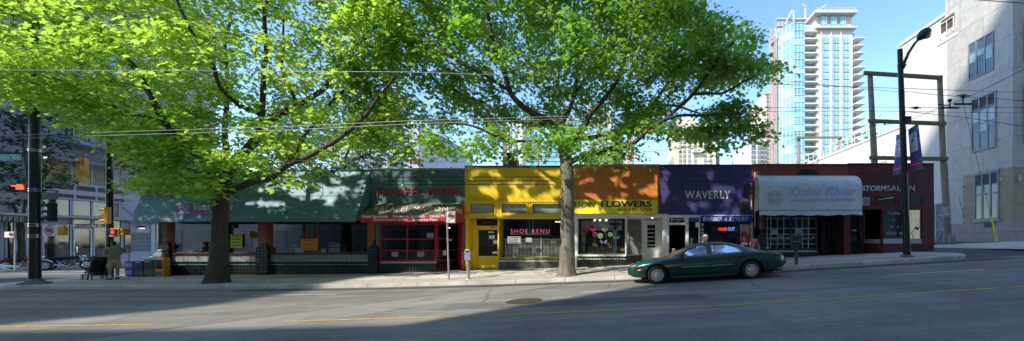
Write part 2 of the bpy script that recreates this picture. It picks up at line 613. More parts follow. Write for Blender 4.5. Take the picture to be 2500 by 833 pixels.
def rounded_pavement():
    mb = MB()
    xs = [-25.6, -25.4, -25.1, -24.7, -24.2, -23.4] + [-23 + i * .75 for i in range(int((13.6 + 23) / .75))] + [13.4, 13.9, 14.3, 14.6, 14.8]
    def yl(x):
        r = 2.2
        if x < -25.6 + r:
            q = -25.6 + r - x
            return DK + r - math.sqrt(max(0, r * r - q * q))
        if x > 13.2:
            q = (x - 13.2) / 1.6
            return DK + 1.9 * q * q
        return DK
    ys = [0, .035, .25, .5, .75, 1]
    for x in xs:
        y0 = yl(x) + .16
        for k in ys:
            y = y0 + (18.9 - y0) * k
            mb.v.append((x, y, walk_z(x, max(y, DK))))
    n = len(ys)
    for i in range(len(xs) - 1):
        for k in range(n - 1):
            a = i * n + k
            mb.f.append((a, a + n, a + n + 1, a + 1))
    tag(mb.build('pavement', M_pave, None, org=Vector((0, 0, 0)), smooth='all'), kind='structure')
    kb = MB()
    prev = None
    for i, x in enumerate(xs):
        y = yl(x); zt = walk_z(x, DK) + .004
        pts = [(x, y - .02, road_z(x) - .1), (x, y, zt - .02), (x, y + .03, zt), (x, y + .165, zt + .002), (x, y + .17, zt - .2)]
        kb.v += pts
        if i:
            for k in range(4):
                a = (i - 1) * 5 + k
                kb.f.append((a, a + 5, a + 6, a + 1))
    tag(kb.build('kerb', M_kerb, None, org=Vector((0, 0, 0))), kind='structure')
    ag = MB()
    for x in xs[4:-4]:
        for k in (0, 1):
            y = yl(x) + .18 + 1.15 * k
            ag.v.append((x, y, walk_z(x, y) + .005))
    for i in range(len(xs[4:-4]) - 1):
        ag.f.append((2 * i, 2 * i + 2, 2 * i + 3, 2 * i + 1))
    tag(ag.build('pavement_border', M_agg, None, org=Vector((0, 0, 0))), kind='structure')


rounded_pavement()
# side-street pavement along the cafe, far pavement of the side street, near pavement, lane and right pavement
sheet('side_pavement', [-25.6, -24, -22.4], [18.9, 24, 30, 60, 160], lambda x, y: walk_z(x, 18.5), M_pave)
sheet('far_pavement', [-60, -45, -40, -37.2], [14.2, 18, 24, 30, 36, 60, 160], lambda x, y: road_z(x) + .14, M_pave)
kb = MB(); z_ = road_z(-37.1)
kb.box(-37.2, -37.0, 14.2, 160, z_ - .1, z_ + .145)
tag(kb.build('far_kerb', M_kerb, None, org=Vector((0, 0, 0))), kind='structure')
sheet('near_pavement', XS, [-4, .9], lambda x, y: road_z(x) + .13, M_pave)
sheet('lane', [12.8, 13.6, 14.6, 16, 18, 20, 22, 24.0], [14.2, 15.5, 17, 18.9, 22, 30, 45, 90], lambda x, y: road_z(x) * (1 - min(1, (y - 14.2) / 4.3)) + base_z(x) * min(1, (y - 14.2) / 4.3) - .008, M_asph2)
sheet('lane_crossing', [17.6, 19, 21, 24, 30, 60], [15.1, 16.5, 18.5, 22.2], lambda x, y: walk_z(x, y) + .012 + (0 if x > 18 else -.02), M_pave)

# ---- painted markings
M_ypaint = mat('road_yellow_paint', (.50, .32, .045), .7, var=.35, scale=8, grime=.75)
M_wpaint = mat('road_white_paint', (.55, .55, .53), .7, var=.2, scale=8, grime=.6)
def marking(x0, x1, y, w, m, name, dx=.6, zf=road_z, lift=.006):
    mb = MB(); n = max(1, int((x1 - x0) / dx))
    for i in range(n + 1):
        x = x0 + (x1 - x0) * i / n
        j = .008 * math.sin(i * 2.3) + .012 * math.sin(i * .7)
        mb.v += [(x, y - w / 2 + j, zf(x) + lift), (x, y + w / 2 + j, zf(x) + lift)]
        if i: mb.f.append((2 * i - 2, 2 * i, 2 * i + 1, 2 * i - 1))
    tag(mb.build(name, m, None, org=Vector((0, 0, 0))), kind='structure')
marking(-7.0, 8.05, 7.75, .10, M_ypaint, 'yellow_road_line')
marking(8.3, 34, 7.75, .10, M_ypaint, 'yellow_road_line')
marking(-60, -9.7, 7.75, .10, M_ypaint, 'yellow_road_line')
marking(-1.0, .85, 10.9, .10, M_wpaint, 'white_lane_dash')
marking(1.0, 1.62, 11.05, .10, M_wpaint, 'white_lane_dash')
marking(8.0, 10.9, 10.8, .10, M_wpaint, 'white_lane_dash')
marking(-12.0, -9.2, 12.2, .10, M_wpaint, 'white_lane_dash')
marking(-26, -22.2, 11.6, .10, M_wpaint, 'white_lane_dash')
M_gut = mat('gutter_paint', (.40, .36, .30), .8, var=.3, scale=5, grime=.4)
marking(-13, 13.2, 13.93, .06, M_gut, 'gutter_line')
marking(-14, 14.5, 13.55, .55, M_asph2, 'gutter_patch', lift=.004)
marking(-4.2, 2.2, 9.15, 1.0, asphalt('patch_asphalt', (.185, .172, .150), False), 'road_patch', lift=.004)
for y in (17.2, 18.6, 21.2):
    marking(-36.2, -31 + (y - 17) * .5, y, .16, M_wpaint, 'crosswalk_line', lift=.01)
for x0 in (-35.6, -33.4):
    mb = MB(); mb.add([(x0, 22.6, road_z(x0) + .011), (x0 + 1.7, 22.6, road_z(x0 + 1.7) + .011), (x0 + 1.7, 22.8, road_z(x0 + 1.7) + .011), (x0, 22.8, road_z(x0) + .011)], [(0, 1, 2, 3)])
    tag(mb.build('crosswalk_line', M_wpaint, None, org=Vector((0, 0, 0))), kind='structure')

# ---- manhole cover
c = P(1280, 727, 9.55); c.z = road_z(c.x)
th = thing('manhole_cover', c, 'round iron manhole cover set in the sunlit road', 'manhole cover')
m_iron = mat('cast_iron', (.10, .075, .06), .6, .6, var=.35, scale=14, bump=.5)
mb = MB().disc(c + Vector((0, 0, .006)), (-.042, 0, 1), .37, .016, 28); mb.build('lid', m_iron, th)
mb = MB().disc(c + Vector((0, 0, .004)), (-.042, 0, 1), .46, .018, 28, .39); mb.build('rim', m_iron, th)
# ================================================================ the row of shops
ROOF = lambda px: FZ(np.interp(px, [900, 1135, 1370, 1610, 1838, 2280], [417, 411, 408, 404, 403, 401]))


def shop(name, px0, px1, label, wallm, lintel_py, depth=11.0, side=None, wp=None):
    x0, x1 = FX(px0), FX(px1)
    t = thing(name, (x0, DF, base_z((x0 + x1) / 2)), label, 'shop building')
    zt = ROOF((px0 + px1) / 2); zl = FZ(lintel_py)
    zb = base_z(x0) - .5
    wp = wp or (px0, px1)
    mb = MB().box(FX(wp[0]), FX(wp[1]), DF, DF + .3, zl, zt)
    mb.build('wall', wallm, t)
    # party walls, back wall, roof, ceiling
    m_side = mat('rear_wall_render', (.33, .31, .28), .85, streak=.3)
    mb = MB().box(x0 + .004, x0 + .16, DF + .06, DF + depth, zb, zl - .004).box(x1 - .16, x1 - .004, DF + .06, DF + depth, zb, zl - .004)
    mb.build('side_wall', side or wallm, t)
    MB().box(x0 + .003, x1 - .003, DF + depth, DF + depth + .3, zb, zt - .6).build('rear_wall', m_side, t)
    mb = MB().box(x0 + .005, x1 - .005, DF + .305, DF + depth, zt - .75, zt - .6)
    mb.build('roof', mat('roof_felt', (.09, .09, .09), .9), t)
    fz = base_z((x0 + x1) / 2) + .02
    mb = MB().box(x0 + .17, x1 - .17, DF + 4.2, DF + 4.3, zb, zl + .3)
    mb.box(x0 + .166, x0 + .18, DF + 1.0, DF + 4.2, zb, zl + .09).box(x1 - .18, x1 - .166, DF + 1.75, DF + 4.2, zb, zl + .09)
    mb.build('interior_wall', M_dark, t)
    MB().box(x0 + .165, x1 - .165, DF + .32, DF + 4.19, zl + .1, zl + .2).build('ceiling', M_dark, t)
    return t, x0, x1, fz


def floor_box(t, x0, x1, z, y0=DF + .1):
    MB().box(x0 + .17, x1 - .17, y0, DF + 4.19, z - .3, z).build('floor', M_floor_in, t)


def coping(t, px0, px1, m, h=3.5):
    z = ROOF((px0 + px1) / 2)
    MB().box(FX(px0) + .003, FX(px1) - .003, DF - .05, DF + .36, z + .003, z + h * DF / F).build('coping', m, t)


def grooves(t, px0, px1, pys, m=None):
    for py in pys:
        MB().fbox(px0, px1, py - .8, py + .9, DF - .006, DF + .1).build('groove', m or M_black, t)


def window(t, px0, px1, pt, pb, fm, fw=1.6, mull=(), trans=(), mw=None, glassm=None, y=DF, th=.09, name='window', d=None):
    """frame + pane in a plane parallel to the shop front"""
    d = d or y
    mw = mw or fw
    ya, yb = y - th / 2, y + th / 2
    mb = MB()
    mb.fbox(px0, px0 + fw, pt, pb, ya, yb, d).fbox(px1 - fw, px1, pt, pb, ya, yb, d)
    mb.fbox(px0 + fw, px1 - fw, pt, pt + fw, ya, yb, d).fbox(px0 + fw, px1 - fw, pb - fw, pb, ya, yb, d)
    for q in mull:
        mb.fbox(q - mw / 2, q + mw / 2, pt + fw, pb - fw, ya + .003, yb - .003, d)
    for q in trans:
        mb.fbox(px0 + fw, px1 - fw, q - mw / 2, q + mw / 2, ya + .006, yb - .006, d)
    f = mb.build(name, fm, t)
    g = MB().fbox(px0 + fw * .5, px1 - fw * .5, pt + fw * .5, pb - fw * .5, y - .004, y + .004, d)
    g.build('pane', glassm or M_glass, f)
    return f


def splay(t, a, b, pt, pb, fm, fw=.05, mull=(), trans=(), glassm=None, name='window', mw=None):
    """window in a vertical plane from ground point a to b (x, y); heights pt, pb in metres (top, bottom)"""
    a = Vector((*a, 0)); b = Vector((*b, 0)); L = (b - a).length; u = (b - a) / L; n = Vector((-u.y, u.x, 0))
    def bx(mb, s0, s1, z0, z1, o0, o1):
        vs = []
        for z in (z0, z1):
            for s_, o in ((s0, o0), (s1, o0), (s1, o1), (s0, o1)):
                p = a + u * s_ + n * o; vs.append((p.x, p.y, z))
        mb.add(vs, [(0, 3, 2, 1), (4, 5, 6, 7), (0, 1, 5, 4), (1, 2, 6, 5), (2, 3, 7, 6), (3, 0, 4, 7)])
    mw = mw or fw
    mb = MB(); h = .045
    bx(mb, 0, fw, pb, pt, -h, h); bx(mb, L - fw, L, pb, pt, -h, h)
    bx(mb, fw, L - fw, pt - fw, pt, -h, h); bx(mb, fw, L - fw, pb, pb + fw, -h, h)
    for q in mull: bx(mb, L * q - mw / 2, L * q + mw / 2, pb + fw, pt - fw, -h + .003, h - .003)
    for q in trans:
        z = pb + (pt - pb) * q
        bx(mb, fw, L - fw, z - mw / 2, z + mw / 2, -h + .006, h - .006)
    f = mb.build(name, fm, t)
    g = MB(); bx(g, fw * .5, L - fw * .5, pb + fw * .5, pt - fw * .5, -.004, .004)
    g.build('pane', glassm or M_glass, f)
    return f


def slab(t, name, a, b, z0, z1, m, th=.12, off=0.0):
    a = Vector((*a, 0)); b = Vector((*b, 0)); u = (b - a).normalized(); n = Vector((-u.y, u.x, 0))
    q = [a + n * off, b + n * off, b + n * (off + th), a + n * (off + th)]
    return MB().prism([(p.x, p.y, z0) for p in q], (0, 0, z1 - z0)).build(name, m, t)


def bulkhead(t, px0, px1, pt, m, check_py=None, y=DF):
    x0, x1 = FX(px0), FX(px1)
    MB().box(x0, x1, y - .02, y + .12, base_z(x0) - .5, FZ(pt)).build('bulkhead', m, t)
    if check_py:
        MB().fbox(px0, px1, check_py - 2, check_py + 2, y - .026, y - .01).build('tile_strip', M_check, t)


def card(px, py, w, h, d, label, m=None, group=None, name='paper_notice', cat='notice', lines=0, tilt=0.0, ink=None):
    """a small sheet of paper or card standing in or stuck to a window (px, py = centre)"""
    c = P(px, py, d); w2 = w * d / F / 2; h2 = h * d / F / 2
    u = Vector((math.cos(tilt), 0, math.sin(tilt))); v = Vector((-math.sin(tilt), 0, math.cos(tilt)))
    mb = MB().prism([c - u * w2 - v * h2, c + u * w2 - v * h2, c + u * w2 + v * h2, c - u * w2 + v * h2], (0, .006, 0))
    o = mb.build(name, m or M_paper, None)
    tag(o, label, cat, group)
    if lines:
        mb = MB()
        for i in range(lines):
            z = h2 * (.7 - 1.4 * i / max(1, lines - 1)); l = w2 * (.75 - .25 * ((i * 7) % 3) / 2)
            a = c - u * w2 * .78 + v * z; b = c + u * l + v * z
            k = v * h2 * .035 * 2
            mb.add([a - k + Vector((0, -.003, 0)), b - k + Vector((0, -.003, 0)), b + k + Vector((0, -.003, 0)), a + k + Vector((0, -.003, 0))], [(0, 1, 2, 3)])
        mb.build('writing', ink or M_black, o)
    return o


# ---------------------------------------------------------------- 1. cafe
M_teal = mat('teal_stucco', (.075, .165, .175), .8, var=.2, streak=.4, bump=.3, grime=.12)
M_awn_teal = mat('teal_awning_canvas', (.095, .24, .285), .55, var=.1, scale=1.2, streak=.15, spec=.5)
M_terra = mat('terracotta_paint', (.42, .115, .055), .6, var=.15, streak=.2)
M_band = lines_mat('grey_tin_band', (.27, .27, .25), (.12, .12, .11), .24, .06, 'x')
t, x0, x1, fz = shop('cafe_building', 400, 905, 'corner cafe with a wide teal sloping awning and terracotta pillars', M_teal, 480)
floor_box(t, x0, x1, fz)
coping(t, 400, 905, M_teal, 2)
yb = 17.47
zb_, zt_ = FZ(537, yb), FZ(419)
xl = FX(318, yb); xr = FX(868, yb); xlt = FX(366); xrt = FX(903)
A = Vector((xl, yb, zb_)); B = Vector((xr, yb, zb_)); C = Vector((xrt, DF - .01, zt_)); D_ = Vector((xlt + .15, DF - .01, zt_))
mb = MB()
mb.add([A, B, C, D_], [(0, 1, 2, 3)])
mb.add([A, B, B - Vector((0, -.01, .10)), A - Vector((0, -.01, .10))], [(3, 2, 1, 0)])
BK = Vector((xr, DF - .01, zb_)); mb.add([B, BK, C], [(0, 1, 2)])
E1 = Vector((xl, 27.0, zb_)); E2 = Vector((xlt + .15, 27.0, zt_)); mb.add([A, D_, E2, E1], [(0, 1, 2, 3)])
aw = mb.build('awning', M_awn_teal, t)
MB().tube([A.lerp(D_, .48) + Vector((0, -.012, .006)), B.lerp(C, .48) + Vector((0, -.012, .006))], .008, 5).build('seam', mat('awning_seam', (.06, .12, .14), .7), aw)
MB().tube([A + Vector((.1, .05, -.02)), B + Vector((-.1, .05, -.02))], .022, 6).tube([A + Vector((.1, .05, -.02)), E1 + Vector((.1, 0, -.02))], .022, 6).build('awning_frame', M_darkmetal, aw)
n_aw = (B - A).cross(C - B).normalized()
if n_aw.y > 0: n_aw = -n_aw
M_sgn = mat('plum_sign_paint', (.20, .105, .26), .6)
M_cream = mat('cream_sign_paint', (.55, .54, .47), .6)
def on_awn(pts, m, name, off=.012):
    q = [ray_plane(a, b, A, n_aw) + n_aw * off for a, b in pts]
    return MB().prism(q, n_aw * -.004).build(name, m, aw)
on_awn([(424, 501), (573, 496), (562, 508), (574, 519), (443, 533)], M_sgn, 'sign_panel')
ptext('Café', 424, 454, 484, 495, M_cream, aw, A, n_aw, .014, shear=.35)
ptext("S'iL", 433, 465, 502, 524, M_cream, aw, A, n_aw, .02, shear=.3, slope=-.1)
ptext('Vous', 473, 514, 498, 515, M_cream, aw, A, n_aw, .02, shear=.25, bold=.02, slope=-.05)
ptext('Plait', 528, 571, 501, 516, M_cream, aw, A, n_aw, .02, shear=.25, bold=.01, slope=-.05)
# pillars, piers, windows
for a, b, py in ((400, 420, 600), (632, 661, 605), (899, 917, 606)):
    MB().fbox(a, b, 530, py, DF - .06, DF + .25).box(FX(a) + .12, FX(b) - .12, DF - .10, DF - .06, FZ(py), FZ(545)).build('pillar', M_terra, t)
for k, (a, b, py) in enumerate(((398, 424, 598), (634, 663, 604), (905, 927, 604))):
    xa, xb = FX(a), FX(b); xm = (xa + xb) / 2; w = (xb - xa) / 2; z = FZ(py)
    mb = MB().box(xa, xb, DF - .22, DF + .12, base_z(xa) - .4, z)
    for q, h in ((.72, .1), (.48, .1), (.22, .12)):
        mb.box(xm - w * q, xm + w * q, DF - .05 - .16 * q, DF - .05 + .16 * q, z, z + h); z += h
    mb.ell((xm, DF - .05, z + .03), .045, 8, 6)
    mb.build('tiled_pier', M_tileblk, t)
window(t, 423, 634, 538, 618, M_terra, 1.5, (528,), ())
window(t, 663, 904, 538, 618, M_terra, 1.5, (777,), ())
for a, b in ((424, 634), (663, 905)):
    MB().fbox(a, b, 617.5, 621, DF - .14, DF + .1).build('sill', mat('dark_sill', (.05, .03, .025), .5), t)
    MB().fbox(a, b, 621, 639, DF - .06, DF + .1).build('tin_band', M_band, t)
    MB().box(FX(a), FX(b), DF - .02, DF + .12, base_z(FX(a)) - .4, FZ(639)).build('bulkhead', M_tileblk, t)
    MB().fbox(a, b, 645, 647, DF - .03, DF - .01).build('tile_strip', mat('green_tile_line', (.10, .30, .24), .3), t)
# lit things inside: bar back and hanging lamp
card(440 - 8, 613, 13, 12, DF + .1, 'small white card in the cafe window, nearest the corner pillar')
card(463, 614, 14, 9, DF + .12, 'low white leaflet holder on the cafe sill beside a framed sheet')
card(482, 606, 21, 25, DF + .16, 'framed pale menu sheet leaning in the cafe window left of the tree', mat('pale_blue_paper', (.45, .55, .62), .7), lines=5, name='framed_menu', cat='menu')
card(577, 588, 29, 33, DF - .06, 'bright yellow handwritten poster on the cafe window', mat('yellow_paper', (.62, .66, .05), .8, var=.05), lines=4, name='paper_poster', cat='poster')
card(755, 597, 40, 28, DF - .06, 'bright orange handwritten poster on the cafe window', mat('orange_paper', (.85, .30, .02), .8, var=.05), lines=3, name='paper_poster', cat='poster', ink=mat('orange_ink', (.5, .12, .01), .8))
card(731, 613, 21, 13, DF + .14, 'white folded card on the cafe sill under the orange poster')
card(719, 606, 14, 20, DF + .2, 'small dark framed card behind the white one in the cafe window', mat('dark_card', (.08, .08, .08), .7), lines=3, ink=M_paper, name='framed_card', cat='card')
card(789.5, 614, 13, 13, DF + .14, 'white folded card right of the window post in the cafe window')
o = card(816, 607, 27, 30, DF + .12, 'grey CLOSED sign board standing in the cafe window', mat('grey_board', (.40, .42, .43), .7), lines=0, name='closed_sign', cat='sign')
c0 = DF + .117
MB().fbox(803.5, 828.5, 592.5, 605, c0 - .006, c0 - .003, DF + .12).build('panel', mat('closed_panel', (.05, .07, .09), .5), o)
ptext('CLOSED', 806, 827, 597.5, 602.5, M_paper, o, (0, c0 - .006, 0), bold=.02, off=.004)
ptext('sorry we are', 808, 824, 593.6, 595.5, M_paper, o, (0, c0 - .006, 0), off=.004)
for i in range(4):
    pass
def pot(px, py, r, h, m, label, d=DF + .25, plant=0):
    c = P(px, py, d)
    t = thing('plant_pot', c, label, 'plant pot')
    MB().tube([c, c + Vector((0, 0, h * .9)), c + Vector((0, 0, h * .9)), c + Vector((0, 0, h))], [r * .72, r * .95, r * 1.06, r * 1.06], 14).build('pot', m, t, smooth=True)
    if plant:
        mb = MB()
        for i in range(plant):
            a = rng.uniform(0, 6.28); L = rng.uniform(.25, .55); e = rng.uniform(.3, 1.2)
            d_ = Vector((math.cos(a) * math.cos(e), math.sin(a) * math.cos(e) * .5, math.sin(e)))
            b = c + Vector((0, 0, h)); s = d_.cross(Vector((0, 0, 1))).normalized() * .03
            mid = b + d_ * L * .6; tip = b + d_ * L + Vector((0, 0, -.1))
            mb.add([b, mid + s, tip, mid - s], [(0, 1, 2, 3)])
        mb.build('leaves', mat('houseplant_leaf', (.05, .12, .05), .5), t)
    return t
pot(621, 618, .16, .26, mat('pink_glaze', (.42, .16, .36), .5), 'pink plant pot with a leafy plant in the cafe window', plant=26)
pot(705, 618, .15, .24, mat('mauve_glaze', (.26, .22, .30), .5), 'grey mauve plant pot in the cafe window left of the orange poster', plant=18)
pot(841, 618, .15, .24, mat('blue_glaze', (.06, .13, .26), .5), 'blue plant pot right of the CLOSED board', plant=22)
pot(576, 618, .13, .15, mat('red_glaze', (.28, .03, .04), .5), 'low red pot under the yellow poster', plant=10)
pot(884, 618, .14, .10, mat('clay_glaze', (.28, .10, .05), .6), 'low clay bowl with dark leaves at the right end of the cafe window', plant=24)

# ---------------------------------------------------------------- 2. falafel shop
M_cano = mat('faded_canvas', (.16, .125, .085), .8, var=.2, streak=.35)
M_awnred = mat('red_awning_canvas', (.42, .028, .04), .6, var=.12)
t, x0, x1, fz = shop('falafel_building', 905, 1135, 'teal falafel shop with a red and brown awning and red window frames', M_teal, 503)
floor_box(t, x0, x1, fz, DF + 1.25)
coping(t, 905, 1135, mat('pale_coping', (.42, .41, .37), .8, var=.25, grime=.5), 3)
grooves(t, 936, 1133, (433, 442, 451))
M_letr = mat('red_letter', (.42, .02, .03), .45)
ptext('FALAFEL', 921, 1032, 460, 478, M_letr, t, bold=.015, off=.05, thick=.045, space=1.25)
ptext('MAISON', 1046, 1124, 459, 477, M_letr, t, bold=.02, off=.05, thick=.045, space=1.05)
c = P(983, 454, DF - .12)
lb = MB().tube([P(983, 420, DF - .03), P(983, 448, DF - .03), c], .012, 6).build('lamp_conduit', M_black, t)
MB().ell(c, .07, 10, 8).build('bulb', mat('frosted_bulb', (.55, .55, .5), .3), lb, smooth=True)
ya = 17.36
a0 = Vector((FX(880, ya), ya, FZ(526, ya))); a1 = Vector((FX(1111, ya), ya, FZ(524, ya))); b0 = Vector((FX(921), DF - .01, FZ(496))); b1 = Vector((FX(1135), DF - .01, FZ(495)))
aw = MB().add([a0, a1, b1, b0], [(0, 1, 2, 3)]).build('awning', M_cano, t)
v0 = Vector((a0.x, ya, FZ(543.5, ya))); v1 = Vector((a1.x, ya, FZ(540.5, ya)))
ww0 = Vector((b0.x, DF - .012, v0.z)); ww1 = Vector((b1.x, DF - .012, v1.z))
MB().add([v0, v1, a1, a0], [(0, 1, 2, 3)]).add([v1, ww1, b1, a1], [(0, 1, 2, 3)]).add([ww0, v0, a0, b0], [(0, 1, 2, 3)]).build('valance', M_awnred, aw)
nn = (a1 - a0).cross(b1 - a1).normalized(); nn = nn if nn.y < 0 else -nn
M_lgold = mat('pale_canvas_letter', (.62, .60, .52), .7)
ptext('FALAFEL MAISON', 913, 1098, 505, 516, M_lgold, aw, a0, nn, .012, shear=.35, space=1.1)
M_lw = mat('white_letter', (.75, .75, .73), .6)
for s_, p0_, p1_, q0, q1 in (('Falafel Sandwich', 884, 947, 525.2, 532), ('Shawarma Sandwich', 959, 1037, 524.6, 531.4), ('Falafel Plate', 1049, 1096, 524.4, 531), ('Mediterranean Special', 912, 995, 533.5, 540), ('Shawarma Plate', 1007, 1068, 533, 539.4)):
    ptext(s_, p0_, p1_, q0, q1, M_lw, aw, (0, ya, 0), (0, -1, 0), .01, bold=.012)
# side lettering on the right end of the awning
sn = Vector((1, 0, 0)); xs_ = b1.x
def side_text(s_, y0, y1, z0, z1, m):
    letters(s_, (xs_ - .012, y0, z0), (0, y1 - y0, 0), (0, 0, z1 - z0), Vector((1, 0, 0)), m, aw)
letters('FALAFEL', (xs_ + .012, 17.55, FZ(516, 18)), (0, .72, 0), (0, 0, .1), (1, 0, 0), M_lgold, aw)
letters('MAISON', (xs_ + .012, 17.65, FZ(522.5, 18)), (0, .6, 0), (0, 0, .1), (1, 0, 0), M_lgold, aw)
window(t, 929, 1066, 545, 638, M_red, 3.4, (995,), (584, 612), 2.6)
p1 = (FX(1066), DF); p2 = (-8.30, 19.7)
splay(t, p1, p2, FZ(545), FZ(638), M_red, .07, (), (.29, .60))
MB().box(p1[0], p2[0] + .7, DF + .09, 19.7, FZ(545) + .003, FZ(545) + .15).build('soffit', M_red, t)
MB().fbox(927, 1066, 536, 545, DF - .045, DF + .1).build('lintel', M_red, t)
bulkhead(t, 929, 1066, 638, M_tileblk, 641)
slab(t, 'bulkhead', p1, p2, base_z(p1[0]) - .4, FZ(638), M_tileblk, .12, -.02)
MB().fbox(917, 929, 540, 700, DF - .01, DF + .12).build('pier', M_teal, t)
MB().tube([P(922, 540, DF - .06), P(921, 604, DF - .06)], .035, 8).build('downpipe', mat('teal_pipe', (.09, .2, .2), .5), t)
# recessed red door with lattice glass
yd = 19.72
xa, xb = p2[0] + .02, x1 - .17
dz = base_z(-7.8) + .02
zt2 = FZ(545)
MB().box(xa, xa + .1, yd - .06, yd + .06, dz - .3, zt2).box(xb - .1, xb, yd - .06, yd + .06, dz - .3, zt2).box(xa + .1, xb - .1, yd - .06, yd + .06, dz + 2.15, dz + 2.24).build('door_frame', M_red, t)
MB().box(xa + .1, xb - .1, yd - .005, yd + .005, dz + 2.24, zt2).build('transom_pane', M_glass, t)
dm = MB().box(xa + .1, xa + .24, yd - .03, yd + .03, dz, dz + 2.15).box(xb - .24, xb - .1, yd - .03, yd + .03, dz, dz + 2.15).box(xa + .24, xb - .24, yd - .03, yd + .03, dz, dz + .62).box(xa + .24, xb - .24, yd - .03, yd + .03, dz + 2.0, dz + 2.15)
door = dm.build('door', mat('dark_red_door', (.16, .015, .02), .4), t)
MB().box(xa + .24, xb - .24, yd - .004, yd + .004, dz + .62, dz + 2.0).build('pane', M_glass, door)
lm = MB()
w_, h_ = xb - xa - .48, 1.38
for i in range(-6, 7):
    for s_ in (1, -1):
        pts = []
        for z in (0, h_):
            x = xa + .24 + w_ / 2 + i * .16 + s_ * (z - h_ / 2) * .8
            pts.append((x, z))
        (xa_, za_), (xb_, zb2) = pts
        # clip to the pane
        lo, hi = xa + .24, xb - .24
        tt = [0.0, 1.0]
        dx = xb_ - xa_
        ta, tb = sorted(((lo - xa_) / dx, (hi - xa_) / dx))
        ta, tb = max(0, ta), min(1, tb)
        if tb - ta > .02:
            lm.bar((xa_ + dx * ta, yd - .02, dz + .62 + h_ * ta), (xa_ + dx * tb, yd - .02, dz + .62 + h_ * tb), .012)
lm.build('lattice', M_black, door)
MB().ell((xa + .17, yd - .06, dz + 1.0), .035, 8, 6).build('handle', M_chrome, door)
MB().box(x1 - .165, x1 - .06, DF + .0, yd, dz - .3, zt2).build('red_jamb', M_red, t)
for px, py, w, h, l in ((1050, 575, 16, 12, 'small white notice high in the right pane of the falafel window'), (964, 621, 16, 12, 'white price sheet low in the left pane of the falafel window'), (1027, 621, 16, 12, 'white price sheet low in the right pane of the falafel window')):
    card(px, py, w, h, DF + .06, l, lines=3)
card(1097, 586, 12, 4, 19.0, 'narrow white sticker on the slanted side window of the falafel shop')
card(1085, 618, 9, 12, 18.85, 'white sheet low in the slanted side window of the falafel shop')
# counter inside
MB().box(x0 + .6, p1[0] - .3, DF + 1.4, DF + 1.9, fz, fz + 1.0).build('counter', mat('steel_counter', (.22, .22, .22), .35, .6), t)

# ---------------------------------------------------------------- 3. shoe repair
M_yel = mat('yellow_wall_paint', (.80, .56, .02), .6, var=.10, streak=.28, bump=.2, grime=.10)
M_stone = mat('dark_bulkhead_stone', (.07, .066, .06), .5, var=.5, scale=4, grime=.4)
t, x0, x1, fz = shop('shoe_repair_building', 1135, 1401, 'bright yellow shoe repair shop with three wall grooves', M_yel, 494)
floor_box(t, x0, x1, fz, DF + .7)
coping(t, 1135, 1401, mat('mossy_coping', (.10, .11, .06), .9, var=.35, scale=6, grime=.5), 4.5)
grooves(t, 1137, 1352, (432.5, 441.5, 450.5), mat('grey_groove', (.07, .075, .07), .6))
MB().fbox(1135, 1401, 490.5, 494.5, DF - .10, DF + .02).build('ledge', M_yel, t)
M_frost = mat('transom_blind', (.74, .73, .70), .6, var=.12)
for a, b in ((1146, 1211), (1222, 1289), (1298, 1392)):
    MB().fbox(a + 4, b - 4, 499, 522, DF + .10, DF + .12).build('transom_blind', M_frost, t)
    window(t, a, b, 495, 524, M_yel, 3.2, th=.14)
for a, b in ((1135, 1146), (1211, 1222), (1289, 1298)):
    MB().fbox(a, b, 494.5, 524, DF - .04, DF + .1).build('transom_post', M_yel, t)
MB().fbox(1137, 1401, 524, 533.5, DF - .16, DF + .12).fbox(1135, 1401, 531, 533.6, DF - .20, DF - .16).build('beam', M_yel, t)
yd = 19.05
dz = base_z(FX(1196)) + .02; ztp = FZ(534)
xa, xb = x0 + .165, FX(1217, DF + .0)
MB().box(xa, xa + .22, yd - .05, yd + .05, dz - .3, ztp).box(xb - .06, xb + .06, DF + .05, yd + .05, dz - .3, ztp).box(xa + .22, xb - .06, yd - .05, yd + .05, dz + 2.12, dz + 2.22).build('door_frame', M_yel, t)
MB().box(xa + .22, xb - .06, yd - .004, yd + .004, dz + 2.22, ztp).build('transom_pane', M_glass, t)
MB().bar((xa + .22, yd - .02, dz + 2.25), (xb - .06, yd - .02, ztp - .03), .015).bar((xb - .06, yd - .026, dz + 2.25), (xa + .22, yd - .026, ztp - .03), .015).build('transom_bars', mat('bronze_bar', (.2, .13, .04), .5), t)
d0, d1 = xa + .22, xb - .06
door = MB().box(d0, d0 + .10, yd - .03, yd + .03, dz, dz + 2.12).box(d1 - .08, d1, yd - .03, yd + .03, dz, dz + 2.12).box(d0 + .1, d1 - .08, yd - .03, yd + .03, dz, dz + .66).box(d0 + .1, d1 - .08, yd - .03, yd + .03, dz + 2.0, dz + 2.12).build('door', M_yel, t)
MB().box(d0 + .1, d1 - .08, yd - .004, yd + .004, dz + .66, dz + 2.0).build('pane', M_glass, door)
bl = MB()
for i in range(26): bl.box(d0 + .1, d1 - .08, yd + .02, yd + .035, dz + .68 + i * .05, dz + .705 + i * .05)
bl.build('blind', mat('brown_slats', (.10, .07, .055), .6), door)
ptext('920', 1198, 1208, 553.5, 557, M_black, t, (0, yd - .05, 0), bold=.02, off=.008)
for px, py, w, h, l in ((1199, 567, 14, 4, 'thin white strip at the top of the yellow shop door glass'), (1201, 579, 14, 9, 'white paper on the yellow shop door, the higher of two'), (1210, 591, 11, 10, 'white paper on the yellow shop door, the lower of two'), (1209, 617, 13, 6, 'white card low on the yellow shop door glass')):
    card(px, py, w, h, yd - .04, l, lines=2)
window(t, 1217.5, 1401, 533.6, 631, M_yel, 1.4, glassm=M_clear)
bulkhead(t, 1217, 1401, 631, M_stone, 637)
M_neon = mat('pink_neon', (1.0, .16, .26), .4, var=.03, emit=1.1)
